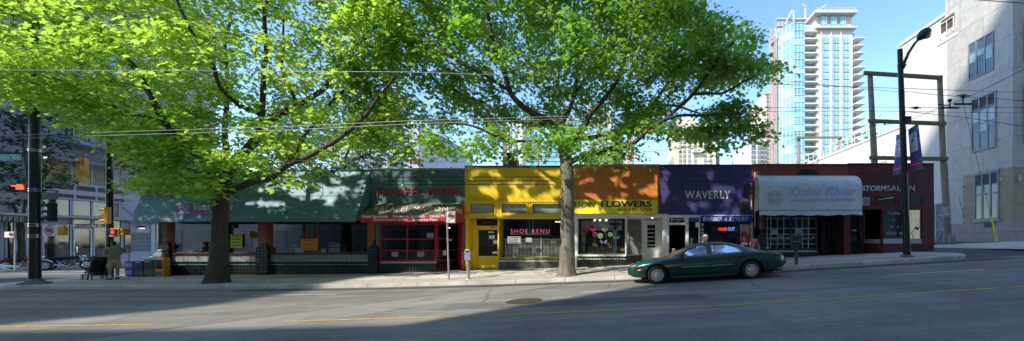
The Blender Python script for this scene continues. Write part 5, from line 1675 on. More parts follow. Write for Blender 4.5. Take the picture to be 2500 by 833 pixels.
# ground floor
lwin(100, 172, zg + .25, zg + 3.0, (), M_trimg, M_lglass)
lwin(100, 172, zg + 3.5, zg + 5.1, (), M_trimg, M_lglass)
lwin(172, 224, zg + 2.75, zg + 3.45, (), M_trimg, M_lglass)
door = lwin(176, 222, zg + .05, zg + 2.7, (), mat('aluminium_door', (.50, .50, .55), .4, .3), M_lglass, 'door')
MB().box(LX + .10, LX + .18, ld(181), ld(181) + .05, zg + .95, zg + 1.35).build('handle', M_chrome, door)
lwin(224, 296, zg + .35, zg + 3.45, (262,), M_trimg, M_lglass)
lwin(172, 290, zg + 3.6, zg + 5.1, (222, 262), M_trimg, [M_lglass, M_lglass, M_lblind])
lwin(0, 36, zg + .5, zg + 3.2, (12,), M_trimg, M_lglass)
MB().box(LX + .0, LX + .35, 22.5, ld(318), zg + 5.15, zg + 5.5).build('band', M_trimg, t)
# canopy with rods
cp = MB().box(LX, LX + 1.2, 22.0, ld(390), zg + 3.42, zg + 3.58).build('canopy', mat('canopy_grey', (.22, .22, .26), .4, .4), t)
for px in (300, 335, 370):
    MB().bar((LX + 1.1, ld(px), zg + 3.58), (LX + .02, ld(px), zg + 4.5), .03).build('rod', M_darkmetal, cp)
# stone block panel near the cafe, with a lit lamp
MB().box(LX, LX + .06, ld(316), ld(368), zg + .1, zg + 3.3).build('panel', M_trimg, t)
MB().box(LX + .06, LX + .09, ld(318), ld(364), zg + .9, zg + 2.5).build('stone_panel', tiles('grey_stone_blocks', (.20, .205, .22), (.30, .30, .32), (.38, .38, .40), .9, .32, .015, .5, .7), t)
MB().box(LX + .06, LX + .088, ld(303), ld(317), zg + .8, zg + 2.5).build('dark_panel', M_lglass, t)
lm = MB().ell((LX + .2, ld(340), zg + 2.95), (.12, .28, .12), 10, 6).build('lamp', M_darkmetal, t)
MB().ell((LX + .22, ld(340), zg + 2.86), (.10, .22, .08), 10, 6).build('bulb', mat('dim_bulb', (1, .85, .6), .4, emit=.9), lm)
# bright panes glimpsed between the cafe pillar and the building
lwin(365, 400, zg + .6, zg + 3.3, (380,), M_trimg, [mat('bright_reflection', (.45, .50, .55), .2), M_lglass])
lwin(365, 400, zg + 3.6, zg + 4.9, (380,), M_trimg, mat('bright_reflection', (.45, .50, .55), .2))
# first floor: louvred balcony and amber windows
z1 = lz(489, 240)
lb = MB()
n = 9
zl0, zl1 = lz(490, 240), lz(460, 240)
for k in range(n):
    z = zl0 + (zl1 - zl0) * (k + .3) / n
    lb.box(LX + .25, LX + .30, ld(100), ld(296), z, z + (zl1 - zl0) / n * .5)
lo = lb.build('balcony_louvre', mat('dark_louvre', (.10, .10, .13), .5), t)
mb = MB().box(LX + .05, LX + .34, ld(98), ld(298), zl1, zl1 + .10).box(LX + .05, LX + .34, ld(98), ld(298), zl0 - .12, zl0)
for px in (98, 172, 225, 296): mb.box(LX + .22, LX + .34, ld(px) - .06, ld(px) + .06, zl0, zl1)
mb.build('balcony_frame', M_trimg, t)
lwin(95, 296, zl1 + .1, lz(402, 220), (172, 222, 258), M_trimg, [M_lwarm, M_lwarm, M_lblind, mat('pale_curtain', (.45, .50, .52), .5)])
MB().box(LX + .0, LX + .45, 21, ld(318), lz(402, 220), lz(396, 220)).build('band', M_trimg, t)
# upper floors
zz = lz(352, 200)
MB().box(LX, LX + 1.3, ld(150), ld(262), zz - .25, zz).build('balcony', M_trimg, t)
lwin(150, 250, zz, lz(288, 200), (178, 219, 240), M_trimg, [M_lglass, M_lglass, mat('pale_curtain', (.45, .50, .52), .5)])
MB().box(LX, LX + 1.2, ld(140), ld(240), lz(286, 190), lz(280, 190)).build('balcony_roof', mat('white_soffit', (.6, .6, .62), .6), t)
rl = MB()
for k in range(12):
    y = ld(150) + (ld(262) - ld(150)) * k / 11; rl.box(LX + 1.24, LX + 1.27, y, y + .03, zz, zz + 1.0)
rl.box(LX + 1.22, LX + 1.29, ld(150), ld(262), zz + 1.0, zz + 1.05).build('railing', M_trimg, t)
for q in (205, 130, 60):
    lwin(20, 140, lz(q + 30, 150), lz(q - 25, 150), (60, 100), M_trimg, [M_win_b, M_lglass, M_win_b])
    lwin(170, 300, lz(q + 30, 200), lz(q - 25, 200), (200, 250), M_trimg, [M_win_b, M_lglass, M_win_b])
# coffee sign, left of the pole
sgn = MB().box(LX + 1.1, LX + 1.2, 22.6, ld(64), zg + 2.95, zg + 3.42).build('coffee_sign', mat('dark_green_sign', (.02, .035, .03), .5), t)
letters('COFFEE', (LX + 1.21, 22.75, zg + 3.03), (0, 1.47, 0), (0, 0, .30), (1, 0, 0), mat('grey_green_letter', (.26, .32, .29), .5), sgn, bold=.02, space=1.3)
# building stretching behind the cafe roof (seen through leaves)
t = thing('blue_apartment_block', (-31, 48, road_z(-30)), 'pale blue apartment block seen through leaves behind the cafe', 'building')
MB().box(-36, -25.5, 48, 66, EZ - 2, EZ + 15.5).build('wall', mat('pale_blue_wall', (.45, .50, .58), .7), t)
f0 = None; sp = []
for j in range(4):
    for i in range(3):
        if f0 is None:
            f0 = MB().box(-35.2, -33.4, 47.85, 47.95, EZ + 3, EZ + 5).build('window', M_win_d, t)
            MB().box(-34.35, -34.25, 47.80, 47.85, EZ + 3, EZ + 5).build('mullion', M_tw, f0)
        else: sp.append((i * 2.9, j * 3.1))
copies(f0, sp, t, None)

# ================================================================ buildings behind the viewpoint (they throw the street's big shadows)
def caster(name, label, x0, x1, y0, y1, h, m, fl=3.4, wx=3.2):
    z = road_z((x0 + x1) / 2) - .3
    t = thing(name, ((x0 + x1) / 2, y1, z), label, 'building')
    MB().box(x0, x1, y0, y1, z, z + h).build('wall', m, t)
    nx = max(1, min(10, int((x1 - x0) / wx) - 1)); nz = max(1, min(9, int(h / fl) - 1))
    f = MB().box(x0 + 1, x0 + 1 + (x1 - x0) / nx * .6, y1 + .01, y1 + .08, z + 1.2, z + 1.2 + h / (nz + 1) * .6).build('window', M_win_d, t)
    copies(f, [((x1 - x0 - 1) / nx * i, h / (nz + 1) * j) for i in range(nx) for j in range(nz) if i or j], t, None)
caster('office_tower', 'tall office tower behind the viewpoint shading the right half of the street', -15.6, 62, -34, -4, 50.0, mat('grey_office_wall', (.60, .58, .55), .7))
caster('corner_block', 'mid-height block behind the viewpoint shading the street corner', -75, -34.8, -13, -4, 30.0, mat('tan_office_wall', (.58, .54, .48), .7))
caster('low_shop_block', 'low block behind the viewpoint between the two taller ones', -34.6, -15.9, -16, -4.2, 15.2, mat('brown_office_wall', (.48, .42, .36), .7))
# ================================================================ poles, lamps, signs, meters
def base_pt(px, d):
    x = FX(px, d); return Vector((x, d, walk_z(x, d)))


# --- left trolley pole with its signs
d = 14.75
b = base_pt(85, d)
t = thing('trolley_pole', b, 'thick black steel trolley pole on the left street corner', 'pole')
MB().tube([b - Vector((0, 0, .2)), b + Vector((0, 0, 4)), b + Vector((0, 0, 10.5))], [.155, .145, .115], 18).build('shaft', M_black, t, smooth=True)
mb = MB().tube([b - Vector((0, 0, .15)), b + Vector((0, 0, .06)), b + Vector((0, 0, .10)), b + Vector((0, 0, .22))], [.44, .40, .25, .17], 16)
mb.build('base', mat('rough_grout', (.16, .15, .14), .95, var=.3, scale=8, bump=.5), t, smooth=True)
mb = MB()
for py in (366, 370, 462, 467, 547, 552, 574, 579):
    z = EZ + (HY - py) * d / F
    MB().tube([(b.x, b.y, z - .012), (b.x, b.y, z + .012)], .158, 16).build('steel_strap', M_chrome, t)

M_sgreen = mat('street_sign_green', (.02, .38, .33), .45, var=.04)
def plate(name, px0, px1, pt, pb, d, m, label, cat, rim=None, group=None, th=.02):
    o = MB().fbox(px0, px1, pt, pb, d - th / 2, d + th / 2, d).build(name, m, None, bevel=.004)
    tag(o, label, cat, group)
    if rim:
        k = 1.1
        MB().fbox(px0 + k, px1 - k, pt + k, pt + k * 1.8, d - th / 2 - .004, d - th / 2 - .001, d).fbox(px0 + k, px1 - k, pb - k * 1.8, pb - k, d - th / 2 - .004, d - th / 2 - .001, d).fbox(px0 + k, px0 + k * 1.8, pt + k * 1.8, pb - k * 1.8, d - th / 2 - .004, d - th / 2 - .001, d).fbox(px1 - k * 1.8, px1 - k, pt + k * 1.8, pb - k * 1.8, d - th / 2 - .004, d - th / 2 - .001, d).build('border', rim, o)
    return o
s = plate('street_sign', -52, 53, 377, 392.5, 13.2, M_sgreen, 'green street name sign reading Robson St hung over the left corner', 'street sign', M_white)
ptext('Robson St', -44, 48, 380, 389.5, M_white, s, (0, 13.2 - .012, 0), off=.006, bold=.01, thick=.004)
MB().bar(P(-70, 374, 13.25), P(66, 374, 14.6), .04).build('mast_arm', M_black, s)

def no_turn(o, cx, cy, r, d, arrow=True):
    c = P(cx, cy, d); s_ = d / F
    MB().disc(c + Vector((0, -.006, 0)), (0, 1, 0), r * s_, .006, 26, r * s_ * .8).build('red_ring', M_red, o)
    MB().ell(c + Vector((0, -.003, 0)), (r * s_ * .62, .004, r * s_ * .5), 14, 8).build('arrow', M_black, o)
    a = R(-38); u = Vector((math.cos(a), 0, math.sin(a))) * r * s_ * .85
    MB().bar(c - u + Vector((0, -.010, 0)), c + u + Vector((0, -.010, 0)), .03 if r > 6 else .02, .006, up=(0, 1, 0)).build('red_slash', M_red, o)
s = plate('no_turn_sign', 105, 137, 551, 576.5, 14.4, M_white, 'white no-turn sign with red ring strapped to the left pole', 'traffic sign')
no_turn(s, 120, 563, 11, 14.39)
M_amber = mat('signal_yellow', (.72, .33, .012), .45, var=.08)
o = MB().fbox(139, 156, 553, 574, 14.6, 14.72, 14.6).fbox(141, 154, 550.5, 553, 14.61, 14.71, 14.6)
tag(o.build('signal_box', M_amber, None, bevel=.02), 'amber pedestrian signal housing seen from the side, right of the no-turn sign', 'signal box')
o = plate('blank_sign', 49, 141, 470, 487, 15.0, mat('sign_back_grey', (.16, .17, .15), .5), 'blank grey back of a street sign behind the left pole', 'sign')

def visor(mb, c, dirv, r, L):
    dirv = Vector(dirv).normalized(); u = dirv.cross(Vector((0, 0, 1))).normalized(); w = Vector((0, 0, 1))
    n = 10; ring = [c + (u * math.cos(a) + w * math.sin(a)) * r for a in [math.pi * (-.12 + 1.24 * k / n) for k in range(n + 1)]]
    tip = [p + dirv * L + Vector((0, 0, -.02)) for p in ring]
    for k in range(n): mb.add([ring[k], ring[k + 1], tip[k + 1], tip[k]], [(0, 1, 2, 3)])

def traffic_light(px, pyt, pyb, d, m, face, label, lit=None, w=.115, lensc=None):
    """three-lamp head; face = direction in which the lamps look"""
    top = P(px, pyt, d); bot = P(px, pyb, d); h = top.z - bot.z
    c0 = Vector((top.x, d, bot.z))
    t = thing('traffic_light', c0, label, 'traffic light')
    f = Vector(face).normalized(); sd = f.cross(Vector((0, 0, 1))).normalized()
    q = [c0 + sd * a * w + f * b_ * .07 for a, b_ in ((-1, -1), (1, -1), (1, 1), (-1, 1))]
    MB().prism(q, (0, 0, h)).build('housing', m, t, bevel=.02)
    for k in range(3):
        c = c0 + Vector((0, 0, h * (5 - 2 * k) / 6)) + f * .075
        colr = ((.5, .02, .015), (.45, .2, .01), (.02, .25, .12))[k]
        l_ = MB().disc(c, f, w * .72, .02, 16).build('lens', mat('lens_%d_%s' % (k, lit == k), colr, .3, emit=3.0 if lit == k else 0), t)
        mb = MB(); visor(mb, c, f, w * .82, .17); mb.build('visor', m, l_)
    return t
M_dkgreen = mat('dark_green_paint', (.015, .025, .025), .45)
tl = traffic_light(128, 495, 541, 14.9, M_dkgreen, (-.85, -.3, 0), 'dark green traffic light turned away, just right of the left pole')
MB().bar(P(92, 536, 14.8), P(118, 536, 14.9), .06).bar(P(92, 500, 14.8), P(118, 500, 14.9), .06).build('bracket', M_black, tl)
tl = traffic_light(206, 386, 429, 17.0, M_amber, (-.85, -.35, 0), 'yellow traffic light hanging high between the two left poles')
tl = traffic_light(263, 506, 547, 17.5, M_amber, (-.8, -.45, 0), 'yellow traffic light on the second black pole, red lamp lit', 0)
# red hand signal glowing at far left
hd = thing('pedestrian_signal', P(51, 465, 15.5), 'glowing orange-red hand signal left of the trolley pole', 'signal')
MB().fbox(38, 63, 450, 464, 15.5, 15.7, 15.5).build('housing', M_black, hd)
mb = MB()
mb.fbox(42, 60, 455, 463, 15.46, 15.49, 15.5)
for k in range(4): mb.fbox(43 + k * 4, 45.6 + k * 4, 451, 455, 15.46, 15.49, 15.5)
mb.fbox(31, 42, 453, 455.5, 15.46, 15.49, 15.5)
mb.build('hand', mat('red_hand_glow', (1.0, .09, .02), .4, var=.03, emit=1.6), hd)
# second pole
d = 17.9
b = base_pt(268, d)
t = thing('signal_pole', b, 'second black steel pole behind the man with the stroller', 'pole')
MB().tube([b - Vector((0, 0, .2)), b + Vector((0, 0, 4)), b + Vector((0, 0, 9.2))], [.135, .125, .095], 16).build('shaft', M_black, t, smooth=True)
mb = MB()
for py in (541, 560, 577, 448): 
    z = EZ + (HY - py) * d / F; MB().tube([(b.x, b.y, z - .012), (b.x, b.y, z + .012)], .135, 14).build('steel_strap', M_chrome, t)
s = plate('street_sign', 183, 256, 547, 556, 17.8, mat('dark_sign', (.02, .03, .035), .5), 'dark street name sign reading Richards St on the second pole', 'street sign')
ptext('Richards St', 186, 250, 548.5, 554.5, mat('dim_letter', (.28, .30, .32), .5), s, (0, 17.79, 0), off=.006, thick=.004)
ps = thing('pedestrian_signal', P(285, 575, 17.9), 'pedestrian signal with a dim red hand on the second pole', 'signal')
MB().fbox(274, 296, 558, 575, 17.8, 18.0, 17.9).fbox(296, 306, 558, 574, 17.85, 18.1, 17.9).fbox(274, 284, 575, 578, 17.8, 18.0, 17.9).build('housing', M_amber, ps, bevel=.01)
MB().fbox(275, 293, 559.5, 573.5, 17.77, 17.8, 17.9).build('face', M_black, ps)
mb = MB().fbox(281, 288, 566, 571, 17.75, 17.765, 17.9)
for k in range(4): mb.fbox(281 + k * 2, 282.2 + k * 2, 562, 566, 17.75, 17.765, 17.9)
mb.build('hand', mat('dim_red_hand', (.75, .05, .03), .5, emit=.7), ps)
# no-parking sign at far left on a thin post
b = base_pt(36, 22.5); b.z = road_z(b.x) + .14
t = thing('sign_post', b, 'thin grey post carrying a small no-parking sign across the side street', 'sign post')
MB().tube([b, P(37, 565, 22.5)], .035, 8).build('post', mat('pale_post', (.40, .40, .42), .5), t)
s = MB().fbox(16, 38, 566, 580, 22.42, 22.45, 22.5).build('sign_plate', M_white, t)
no_turn(s, 27, 572.5, 5.2, 22.41)

# --- no-parking sign and grey parking meter in front of the falafel shop
b = base_pt(1096, 14.9)
t = thing('sign_post', b, 'galvanised no-parking sign post on the sunlit pavement', 'sign post')
MB().tube([b, P(1091, 520, 14.9)], [.035, .032], 10).build('post', M_steel, t, smooth=True)
s = MB().fbox(1090, 1113, 517, 545, 14.845, 14.865, 14.9).build('sign_plate', M_white, t, bevel=.004)
MB().fbox(1090.8, 1112.2, 517.8, 518.5, 14.84, 14.844, 14.9).fbox(1090.8, 1112.2, 543.5, 544.2, 14.84, 14.844, 14.9).fbox(1090.8, 1091.5, 518.5, 543.5, 14.84, 14.844, 14.9).fbox(1111.5, 1112.2, 518.5, 543.5, 14.84, 14.844, 14.9).build('border', M_black, s)
no_turn(s, 1101.5, 527, 8, 14.84)
MB().add([P(1094, 539, 14.838), P(1097, 537.2, 14.838), P(1097, 540.8, 14.838)], [(0, 1, 2)]).fbox(1097, 1099, 538.6, 539.6, 14.836, 14.84, 14.84).build('arrow', M_black, s)
MB().tube([P(1094, 557, 14.9) + Vector((-.06, 0, 0)), P(1094, 557, 14.9) + Vector((.1, 0, 0))], .02, 6).build('clamp', M_steel, t)

M_meter = mat('meter_grey', (.34, .345, .35), .4, .45, var=.12)
def meter_head(t, c, w, h, m, k=1.0):
    prof = [(-.42, 0), (.42, 0), (.5, .38), (.40, .52), (.5, .62), (.5, .78), (.38, .92), (.18, 1.0), (-.18, 1.0), (-.38, .92), (-.5, .78), (-.5, .62), (-.40, .52), (-.5, .38)]
    q = [c + Vector((a * w, -.09, b_ * h)) for a, b_ in prof]
    hd_ = MB().prism(q, (0, .18, 0)).build('meter_head', m, t, bevel=.015)
    dome = [c + Vector((math.cos(a) * w * .34, -.096, h * .74 + math.sin(a) * h * .2)) for a in [math.pi * i / 12 for i in range(13)]]
    MB().prism(dome, (0, .003, 0)).build('dial_window', mat('meter_glass', (.06, .07, .08), .1), hd_)
    return hd_
b = base_pt(1143.5, 14.9)
t = thing('parking_meter', b, 'grey single parking meter on the sunlit pavement by the red door', 'parking meter')
MB().tube([b, P(1143.5, 634, 14.9)], [.058, .055], 12).tube([b, b + Vector((0, 0, .03))], [.13, .11], 14).build('post', M_meter, t, smooth=True)
meter_head(t, P(1143, 636, 14.9), .26, 27 * 14.9 / F, M_meter)
b = base_pt(1944, 14.6)
t = thing('parking_meter', b, 'dark double parking meter with a blue label behind the car', 'parking meter')
M_dmeter = mat('meter_dark', (.07, .072, .075), .45, .4)
MB().tube([b, P(1944, 604, 14.6)], .06, 12).build('post', M_dmeter, t, smooth=True)
MB().prism([P(1938, 606, 14.5), P(1950, 606, 14.5), P(1957, 592, 14.5), P(1931, 592, 14.5)], (0, .14, 0)).build('yoke', M_dmeter, t, bevel=.01)
for px in (1936.5, 1950.5):
    meter_head(t, P(px, 593, 14.57), .20, 18 * 14.6 / F, M_dmeter)
MB().fbox(1937, 1953, 588, 591.5, 14.46, 14.475, 14.5).build('blue_label', mat('meter_blue', (.03, .20, .42), .4), t)

# --- street lamp with two banners
d = 15.0
b = base_pt(2215, d)
t = thing('street_lamp', b, 'tall black street lamp with curved arm on the right pavement', 'street lamp')
topp = P(2197, 121, d)
MB().tube([b - Vector((0, 0, .1)), b + (topp - b) * .45, topp], [.130, .112, .092], 18).build('shaft', M_black, t, smooth=True)
MB().tube([b - Vector((0, 0, .05)), b + Vector((0, 0, .07)), b + Vector((0, 0, .09))], [.26, .24, .16], 14).build('base', mat('rough_grout', (.16, .15, .14), .95), t)
arm = [P(2204, 168, d), P(2209, 150, d), P(2219, 128, d), P(2232, 108, d), P(2243, 96, d)]
MB().tube(arm, [.065, .06, .055, .05, .045], 10).tube([P(2197, 158, d), P(2206, 165, d)], [.13, .13], 10).build('arm', M_black, t, smooth=True)
hp = P(2255, 83, d); hv = (P(2270, 72, d) - P(2241, 97, d)).normalized()
lh = MB().tube([P(2241, 98, d), P(2246, 92, d), P(2254, 84, d), P(2264, 77, d), P(2272, 73, d)], [.05, .13, .19, .17, .05], 14).build('lamp_head', M_dkgreen, t, smooth='all')
MB().ell(hp + Vector((.03, 0, -.08)), (.26, .14, .12), 12, 8).build('lens', mat('lamp_lens', (.45, .46, .46), .25), lh, smooth=True)
mb = MB()
for py in (158, 168, 228, 236, 278, 288, 300, 314, 318, 322, 414, 420):
    q = (py - 121) / (632 - 121); p = topp.lerp(P(2216, 632, d), q); MB().tube([p - Vector((0, 0, .014)), p + Vector((0, 0, .014))], .108 + .024 * q, 14).build('clamp', M_darkmetal, t)
MB().fbox(2203, 2217, 287, 302, d - .18, d + .1, d).build('junction_box', M_black, t, bevel=.01)
def banner(pts, label, lx):
    """pts: four picture points + depths (top pole side, top outer, bottom outer, bottom pole side)"""
    q = [P(a, b_, dd) for a, b_, dd in pts]
    NB = (q[1] - q[0]).cross(q[3] - q[0]).normalized()
    if NB.dot(q[0] - Vector((0, 0, EZ))) > 0: NB = -NB
    t = thing('banner', q[3], label, 'banner')
    def quad(u0, u1, v0, v1, off, m, name, par):
        f = lambda u, v: (q[0].lerp(q[1], u)).lerp(q[3].lerp(q[2], u), v) + NB * off
        mb = MB(); n = 6
        for i in range(n + 1):
            u = u0 + (u1 - u0) * i / n
            mb.v += [f(u, v0), f(u, v1)]
            if i: mb.f.append((2 * i - 2, 2 * i - 1, 2 * i + 1, 2 * i))
        return mb.build(name, m, par)
    cl = quad(0, 1, 0, 1, 0, mat('banner_purple', (.10, .055, .21), .6, var=.06), 'cloth', t)
    quad(0, 1, .0, .10, .006, mat('banner_teal_blue', (.05, .26, .42), .6), 'top_band', t)
    f = lambda u, v: (q[0].lerp(q[1], u)).lerp(q[3].lerp(q[2], u), v)
    MB().poly([f(.0, .02) + NB * .010, f(.9, .02) + NB * .010, f(0, .14) + NB * .010]).build('top_band', mat('banner_dark_blue', (.03, .04, .16), .6), t)
    pn = quad(.02, .78, .13, .56, .012, mat('banner_white', (.52, .53, .58), .6), 'white_panel', t)
    n3 = lambda u, v: f(u, v) + NB * .018
    MB().poly([n3(.32, .20), n3(.58, .15), n3(.66, .22), n3(.45, .30)]).build('emblem', mat('banner_emblem_blue', (.08, .35, .62), .6), pn)
    MB().poly([n3(.22, .28), n3(.55, .25), n3(.48, .33), n3(.25, .34)]).build('emblem', mat('banner_pink', (.42, .02, .14), .6), pn)
    for v in (.385, .43, .49):
        quad(.1 + .06 * (v > .45), .62, v, v + .018, .020, mat('banner_small_print', (.35, .28, .40), .6), 'small_print', pn)
    quad(.86, 1, .30, .40, .008, mat('banner_cyan', (.04, .36, .46), .6), 'cyan_patch', t)
    MB().poly([f(.6, .80) + NB * .010, f(1, .70) + NB * .010, f(1, .80) + NB * .010]).build('green_patch', mat('banner_green', (.03, .32, .17), .6), t)
    quad(0, 1, .79, .93, .008, mat('banner_pink', (.42, .02, .14), .6), 'pink_band', t)
    quad(.05, .95, .845, .875, .014, mat('banner_pink_letter', (.55, .25, .35), .6), 'small_print', t)
    quad(0, 1, .93, 1, .008, mat('banner_dark_teal', (.03, .12, .20), .6), 'bottom_band', t)
    MB().poly([f(.1, 1) + NB * .012, f(1, .95) + NB * .012, f(1, 1) + NB * .012]).build('green_patch', mat('banner_green', (.03, .32, .17), .6), t)
    MB().tube([q[0] + Vector((0, .02, 0)), q[1] + Vector((0, .02, 0))], .018, 6).tube([q[3] + Vector((0, .02, 0)), q[2] + Vector((0, .02, 0))], .018, 6).build('rod', M_black, t)
banner([(2218, 318, 14.95), (2242, 302, 14.3), (2255, 412, 14.3), (2224, 419, 14.95)], 'purple and pink festival banner on the right side of the lamp post', 1)
banner([(2189, 331, 15.7), (2202, 326, 15.1), (2207, 422, 15.1), (2180, 429, 15.7)], 'purple and pink festival banner on the left side of the lamp post', -1)

# --- wooden power-pole frame in the lane, and a smaller one behind
M_wood = mat('weathered_pole_wood', (.30, .24, .175), .9, var=.2, scale=6, streak=.3, bump=.4, bscale=25)
M_moss = mat('mossy_beam_wood', (.19, .165, .075), .9, var=.3, scale=5, bump=.4, bscale=25)
d = 24.0
pr = P(2303, 588, d); pl = P(2136, 588, d); pl.z = pr.z - .2
t = thing('power_pole_frame', pr, 'large wooden double-pole frame with three mossy crossbeams in the lane', 'power pole')
MB().tube([Vector((P(2315, 588, d).x, d, EZ - .1)), P(2303, 400, d), P(2294, 186, d)], [.19, .17, .14], 14).build('pole', M_wood, t, smooth=True)
MB().tube([Vector((P(2139, 588, d).x, d, EZ - .5)), P(2135, 400, d), P(2124, 180, d)], [.20, .19, .15], 14).build('pole', M_wood, t, smooth=True)
for a, b_, c_, e_ in ((2109, 178, 2300, 190), (2120, 295, 2309, 302), (2123, 385, 2314, 388)):
    MB().bar(P(a, b_, d - .2), P(c_, e_, d - .2), .13, .22).build('crossbeam', M_moss, t, bevel=.01)
    MB().bar(P(a + 3, b_ + 1, d + .2), P(c_ - 3, e_ + 1, d + .2), .13, .22).build('crossbeam', M_moss, t, bevel=.01)
mb = MB()
for px, py in ((2128, 270), (2141, 300), (2160, 303), (2200, 300), (2131, 330)):
    MB().ell(P(px, py, d - .3), (.05, .05, .09), 8, 6).build('insulator', mat('brown_insulator', (.10, .05, .03), .3), t)
MB().tube([P(2320, 590, d - .15), P(2319, 530, d - .15), P(2312, 400, d - .15)], .04, 8).build('conduit', mat('blue_grey_pipe', (.20, .30, .34), .5), t)
bl_ = P(2322, 588, d - .25)
o = MB().box(bl_.x - .14, bl_.x + .2, bl_.y - .16, bl_.y + .16, EZ - .05, EZ + .34).box(bl_.x - .10, bl_.x + .15, bl_.y - .12, bl_.y + .12, EZ + .34, EZ + .5)
tag(o.build('concrete_block', M_concrete, None, bevel=.02), 'pale concrete post base beside the wooden lane pole', 'post base')
s = plate('lane_closed_sign', 2302, 2321.5, 505.5, 528.5, 23.6, M_white, 'white LANE CLOSED sign on the wooden pole in the lane', 'traffic sign', M_black)
ptext('LANE', 2305.5, 2318, 508.5, 513, M_black, s, (0, 23.59, 0), off=.006, bold=.015, thick=.004)
ptext('CLOSED', 2304, 2319.8, 515, 519.5, M_black, s, (0, 23.59, 0), off=.006, bold=.015, thick=.004)
MB().fbox(2303.5, 2320, 521, 521.6, 23.575, 23.585, 23.6).fbox(2306, 2318, 523.5, 524.3, 23.575, 23.585, 23.6).fbox(2305, 2319, 526, 526.7, 23.575, 23.585, 23.6).build('small_print', mat('sign_grey_print', (.3, .3, .3), .6), s)
d = 42.0
c = P(2050, 480, d)
t = thing('power_pole_frame', (c.x, d, EZ), 'small distant wooden frame standing behind the restaurant roof', 'power pole')
for px in (1950, 2050):
    MB().tube([Vector((FX(px, d), d, EZ - .5)), P(px, 334, d)], [.22, .18], 10).build('pole', M_wood, t, smooth=True)
MB().bar(P(1945, 336, d - .3), P(2055, 336, d - .3), .14, .22).build('crossbeam', M_moss, t)
# roof posts standing behind the salon (thin poles)
# guy wires on the right pavement
for k, (x0_, y0_, x1_, y1_, m_, l_, gx, gy) in enumerate(((2434, 588, 2420, 528, mat('guy_yellow', (.62, .58, .02), .5), 'bright yellow guy wire guard leaning by the stone building', 2352, 255), (2378, 588, 2356, 532, mat('guy_white', (.45, .46, .45), .5), 'thin pale guy wire guard between the lane pole and the stone building', 2340, 480))):
    d = 21.9 if k == 0 else 22.6
    a = P(x0_, y0_, d); a.z = EZ + .08; b = P(x1_, y1_, d + .5)
    t = thing('guy_wire', a, l_, 'guy wire')
    MB().tube([a, b], .05 if k == 0 else .022, 8).build('guard', m_, t)
    MB().tube([b, P(gx, gy, d + 1.2)], .012, 5).build('wire', M_darkmetal, t)

# ================================================================ overhead wires
M_wire = mat('dark_wire', (.02, .02, .02), .5)
M_wirel = mat('sunlit_pale_wire', (.30, .30, .29), .45, .3)  # pale colour stands in for sunlight on the wires
def wire(pts, label, m=None, r=.011, sag=0.0, group=None):
    """pts: (px, py, depth)"""
    q = [P(*p) for p in pts]; out = []
    for i in range(len(q) - 1):
        n = 14
        for k in range(n + (i == len(q) - 2)):
            u = k / n; p = q[i].lerp(q[i + 1], u); p.z -= sag * 4 * u * (1 - u); out.append(p)
    o = MB().tube(out, r * .75, 5).build('overhead_wire', m or M_wire, None, smooth='all')
    return tag(o, label, 'wire', group)
wire([(-60, 52, 9.5), (760, 4, 9.5), (1250, -22, 9.5)], 'dark wire climbing from the upper left edge over the left tree')
wire([(-60, 171, 8.5), (1000, 176, 8.5), (2560, 228, 8.5)], 'pale upper trolley wire crossing the whole street', M_wirel, .008)
wire([(-60, 333, 10.6), (700, 309, 10.6), (1000, 295, 10.6), (1420, 283, 10.6)], 'pale trolley wire crossing low over the left tree, upper of a pair', M_wirel, .010)
wire([(-60, 341, 10.6), (700, 318, 10.6), (1000, 303, 10.6), (1430, 288, 10.6)], 'pale trolley wire crossing low over the left tree, lower of a pair', M_wirel, .010)
wire([(392, 380, 13.4), (560, 388, 13.4), (940, 397, 13.4), (1240, 394, 13.4), (1600, 369, 13.4), (1900, 334, 13.4), (2198, 300, 14.9)], 'slack span wire running just above the shop roofs to the lamp post', M_wire, .010)
wire([(2199, 225, 15), (1895, 196, 14)], 'dark wire between the right tree and the lamp post, upper')
wire([(2202, 222, 15), (2290, 232, 13), (2560, 250, 9)], 'dark feeder wire with insulator running from the lamp post to the right edge')
wire([(1780, 263, 11), (2100, 262, 11), (2560, 263, 11)], 'thin level trolley wire across the right half, upper of a pair', M_wire, .008)
wire([(1780, 273, 11), (2100, 271, 11), (2560, 277, 11)], 'thin level trolley wire across the right half, lower of a pair', M_wire, .008)
wire([(2207, 272, 15), (2350, 286, 12), (2560, 318, 8)], 'dark thick wire dropping from the lamp post to the right edge', M_wire, .014)
wire([(2560, 140, 8), (2365, 237, 11), (2226, 290, 14), (2110, 325, 24)], 'dark diagonal wire rising to the upper right edge', M_wire, .010)
wire([(2330, -4, 9), (2560, 12, 8)], 'black wire crossing the top right corner', M_wire, .012)
wire([(2290, 255, 11.2), (2320, 258, 11.2)], 'short span between trolley hangers', M_wire, .02)
for k, (px, py, l) in enumerate(((2319, 265, 'trolley wire hanger nearer the lamp post'), (2351, 256, 'trolley wire hanger further right on the wires'))):
    c = P(px, py, 11)
    t = thing('wire_hanger', c, l, 'wire hanger')
    MB().bar(c + Vector((-.26, 0, .02)), c + Vector((.26, 0, .02)), .045).build('bar', M_black, t)
    MB().tube([c + Vector((0, 0, .02)), c + Vector((0, 0, .24))], .02, 6).ell(c + Vector((0, 0, .24)), (.06, .06, .05), 8, 6).build('clip', M_black, t)
for px, py, dd, l in ((2352, 234, 11.3, 'black wire insulator right of the lamp post, upper'), (2236, 263.5, 13.6, 'black wire insulator close to the lamp post, lower')):
    tag(MB().ell(P(px, py, dd), (.12, .05, .05), 10, 6).tube([P(px, py, dd) + Vector((-.2, 0, 0)), P(px, py, dd) + Vector((.2, 0, 0))], .018, 6).build('wire_insulator', M_black, None), l, 'insulator')
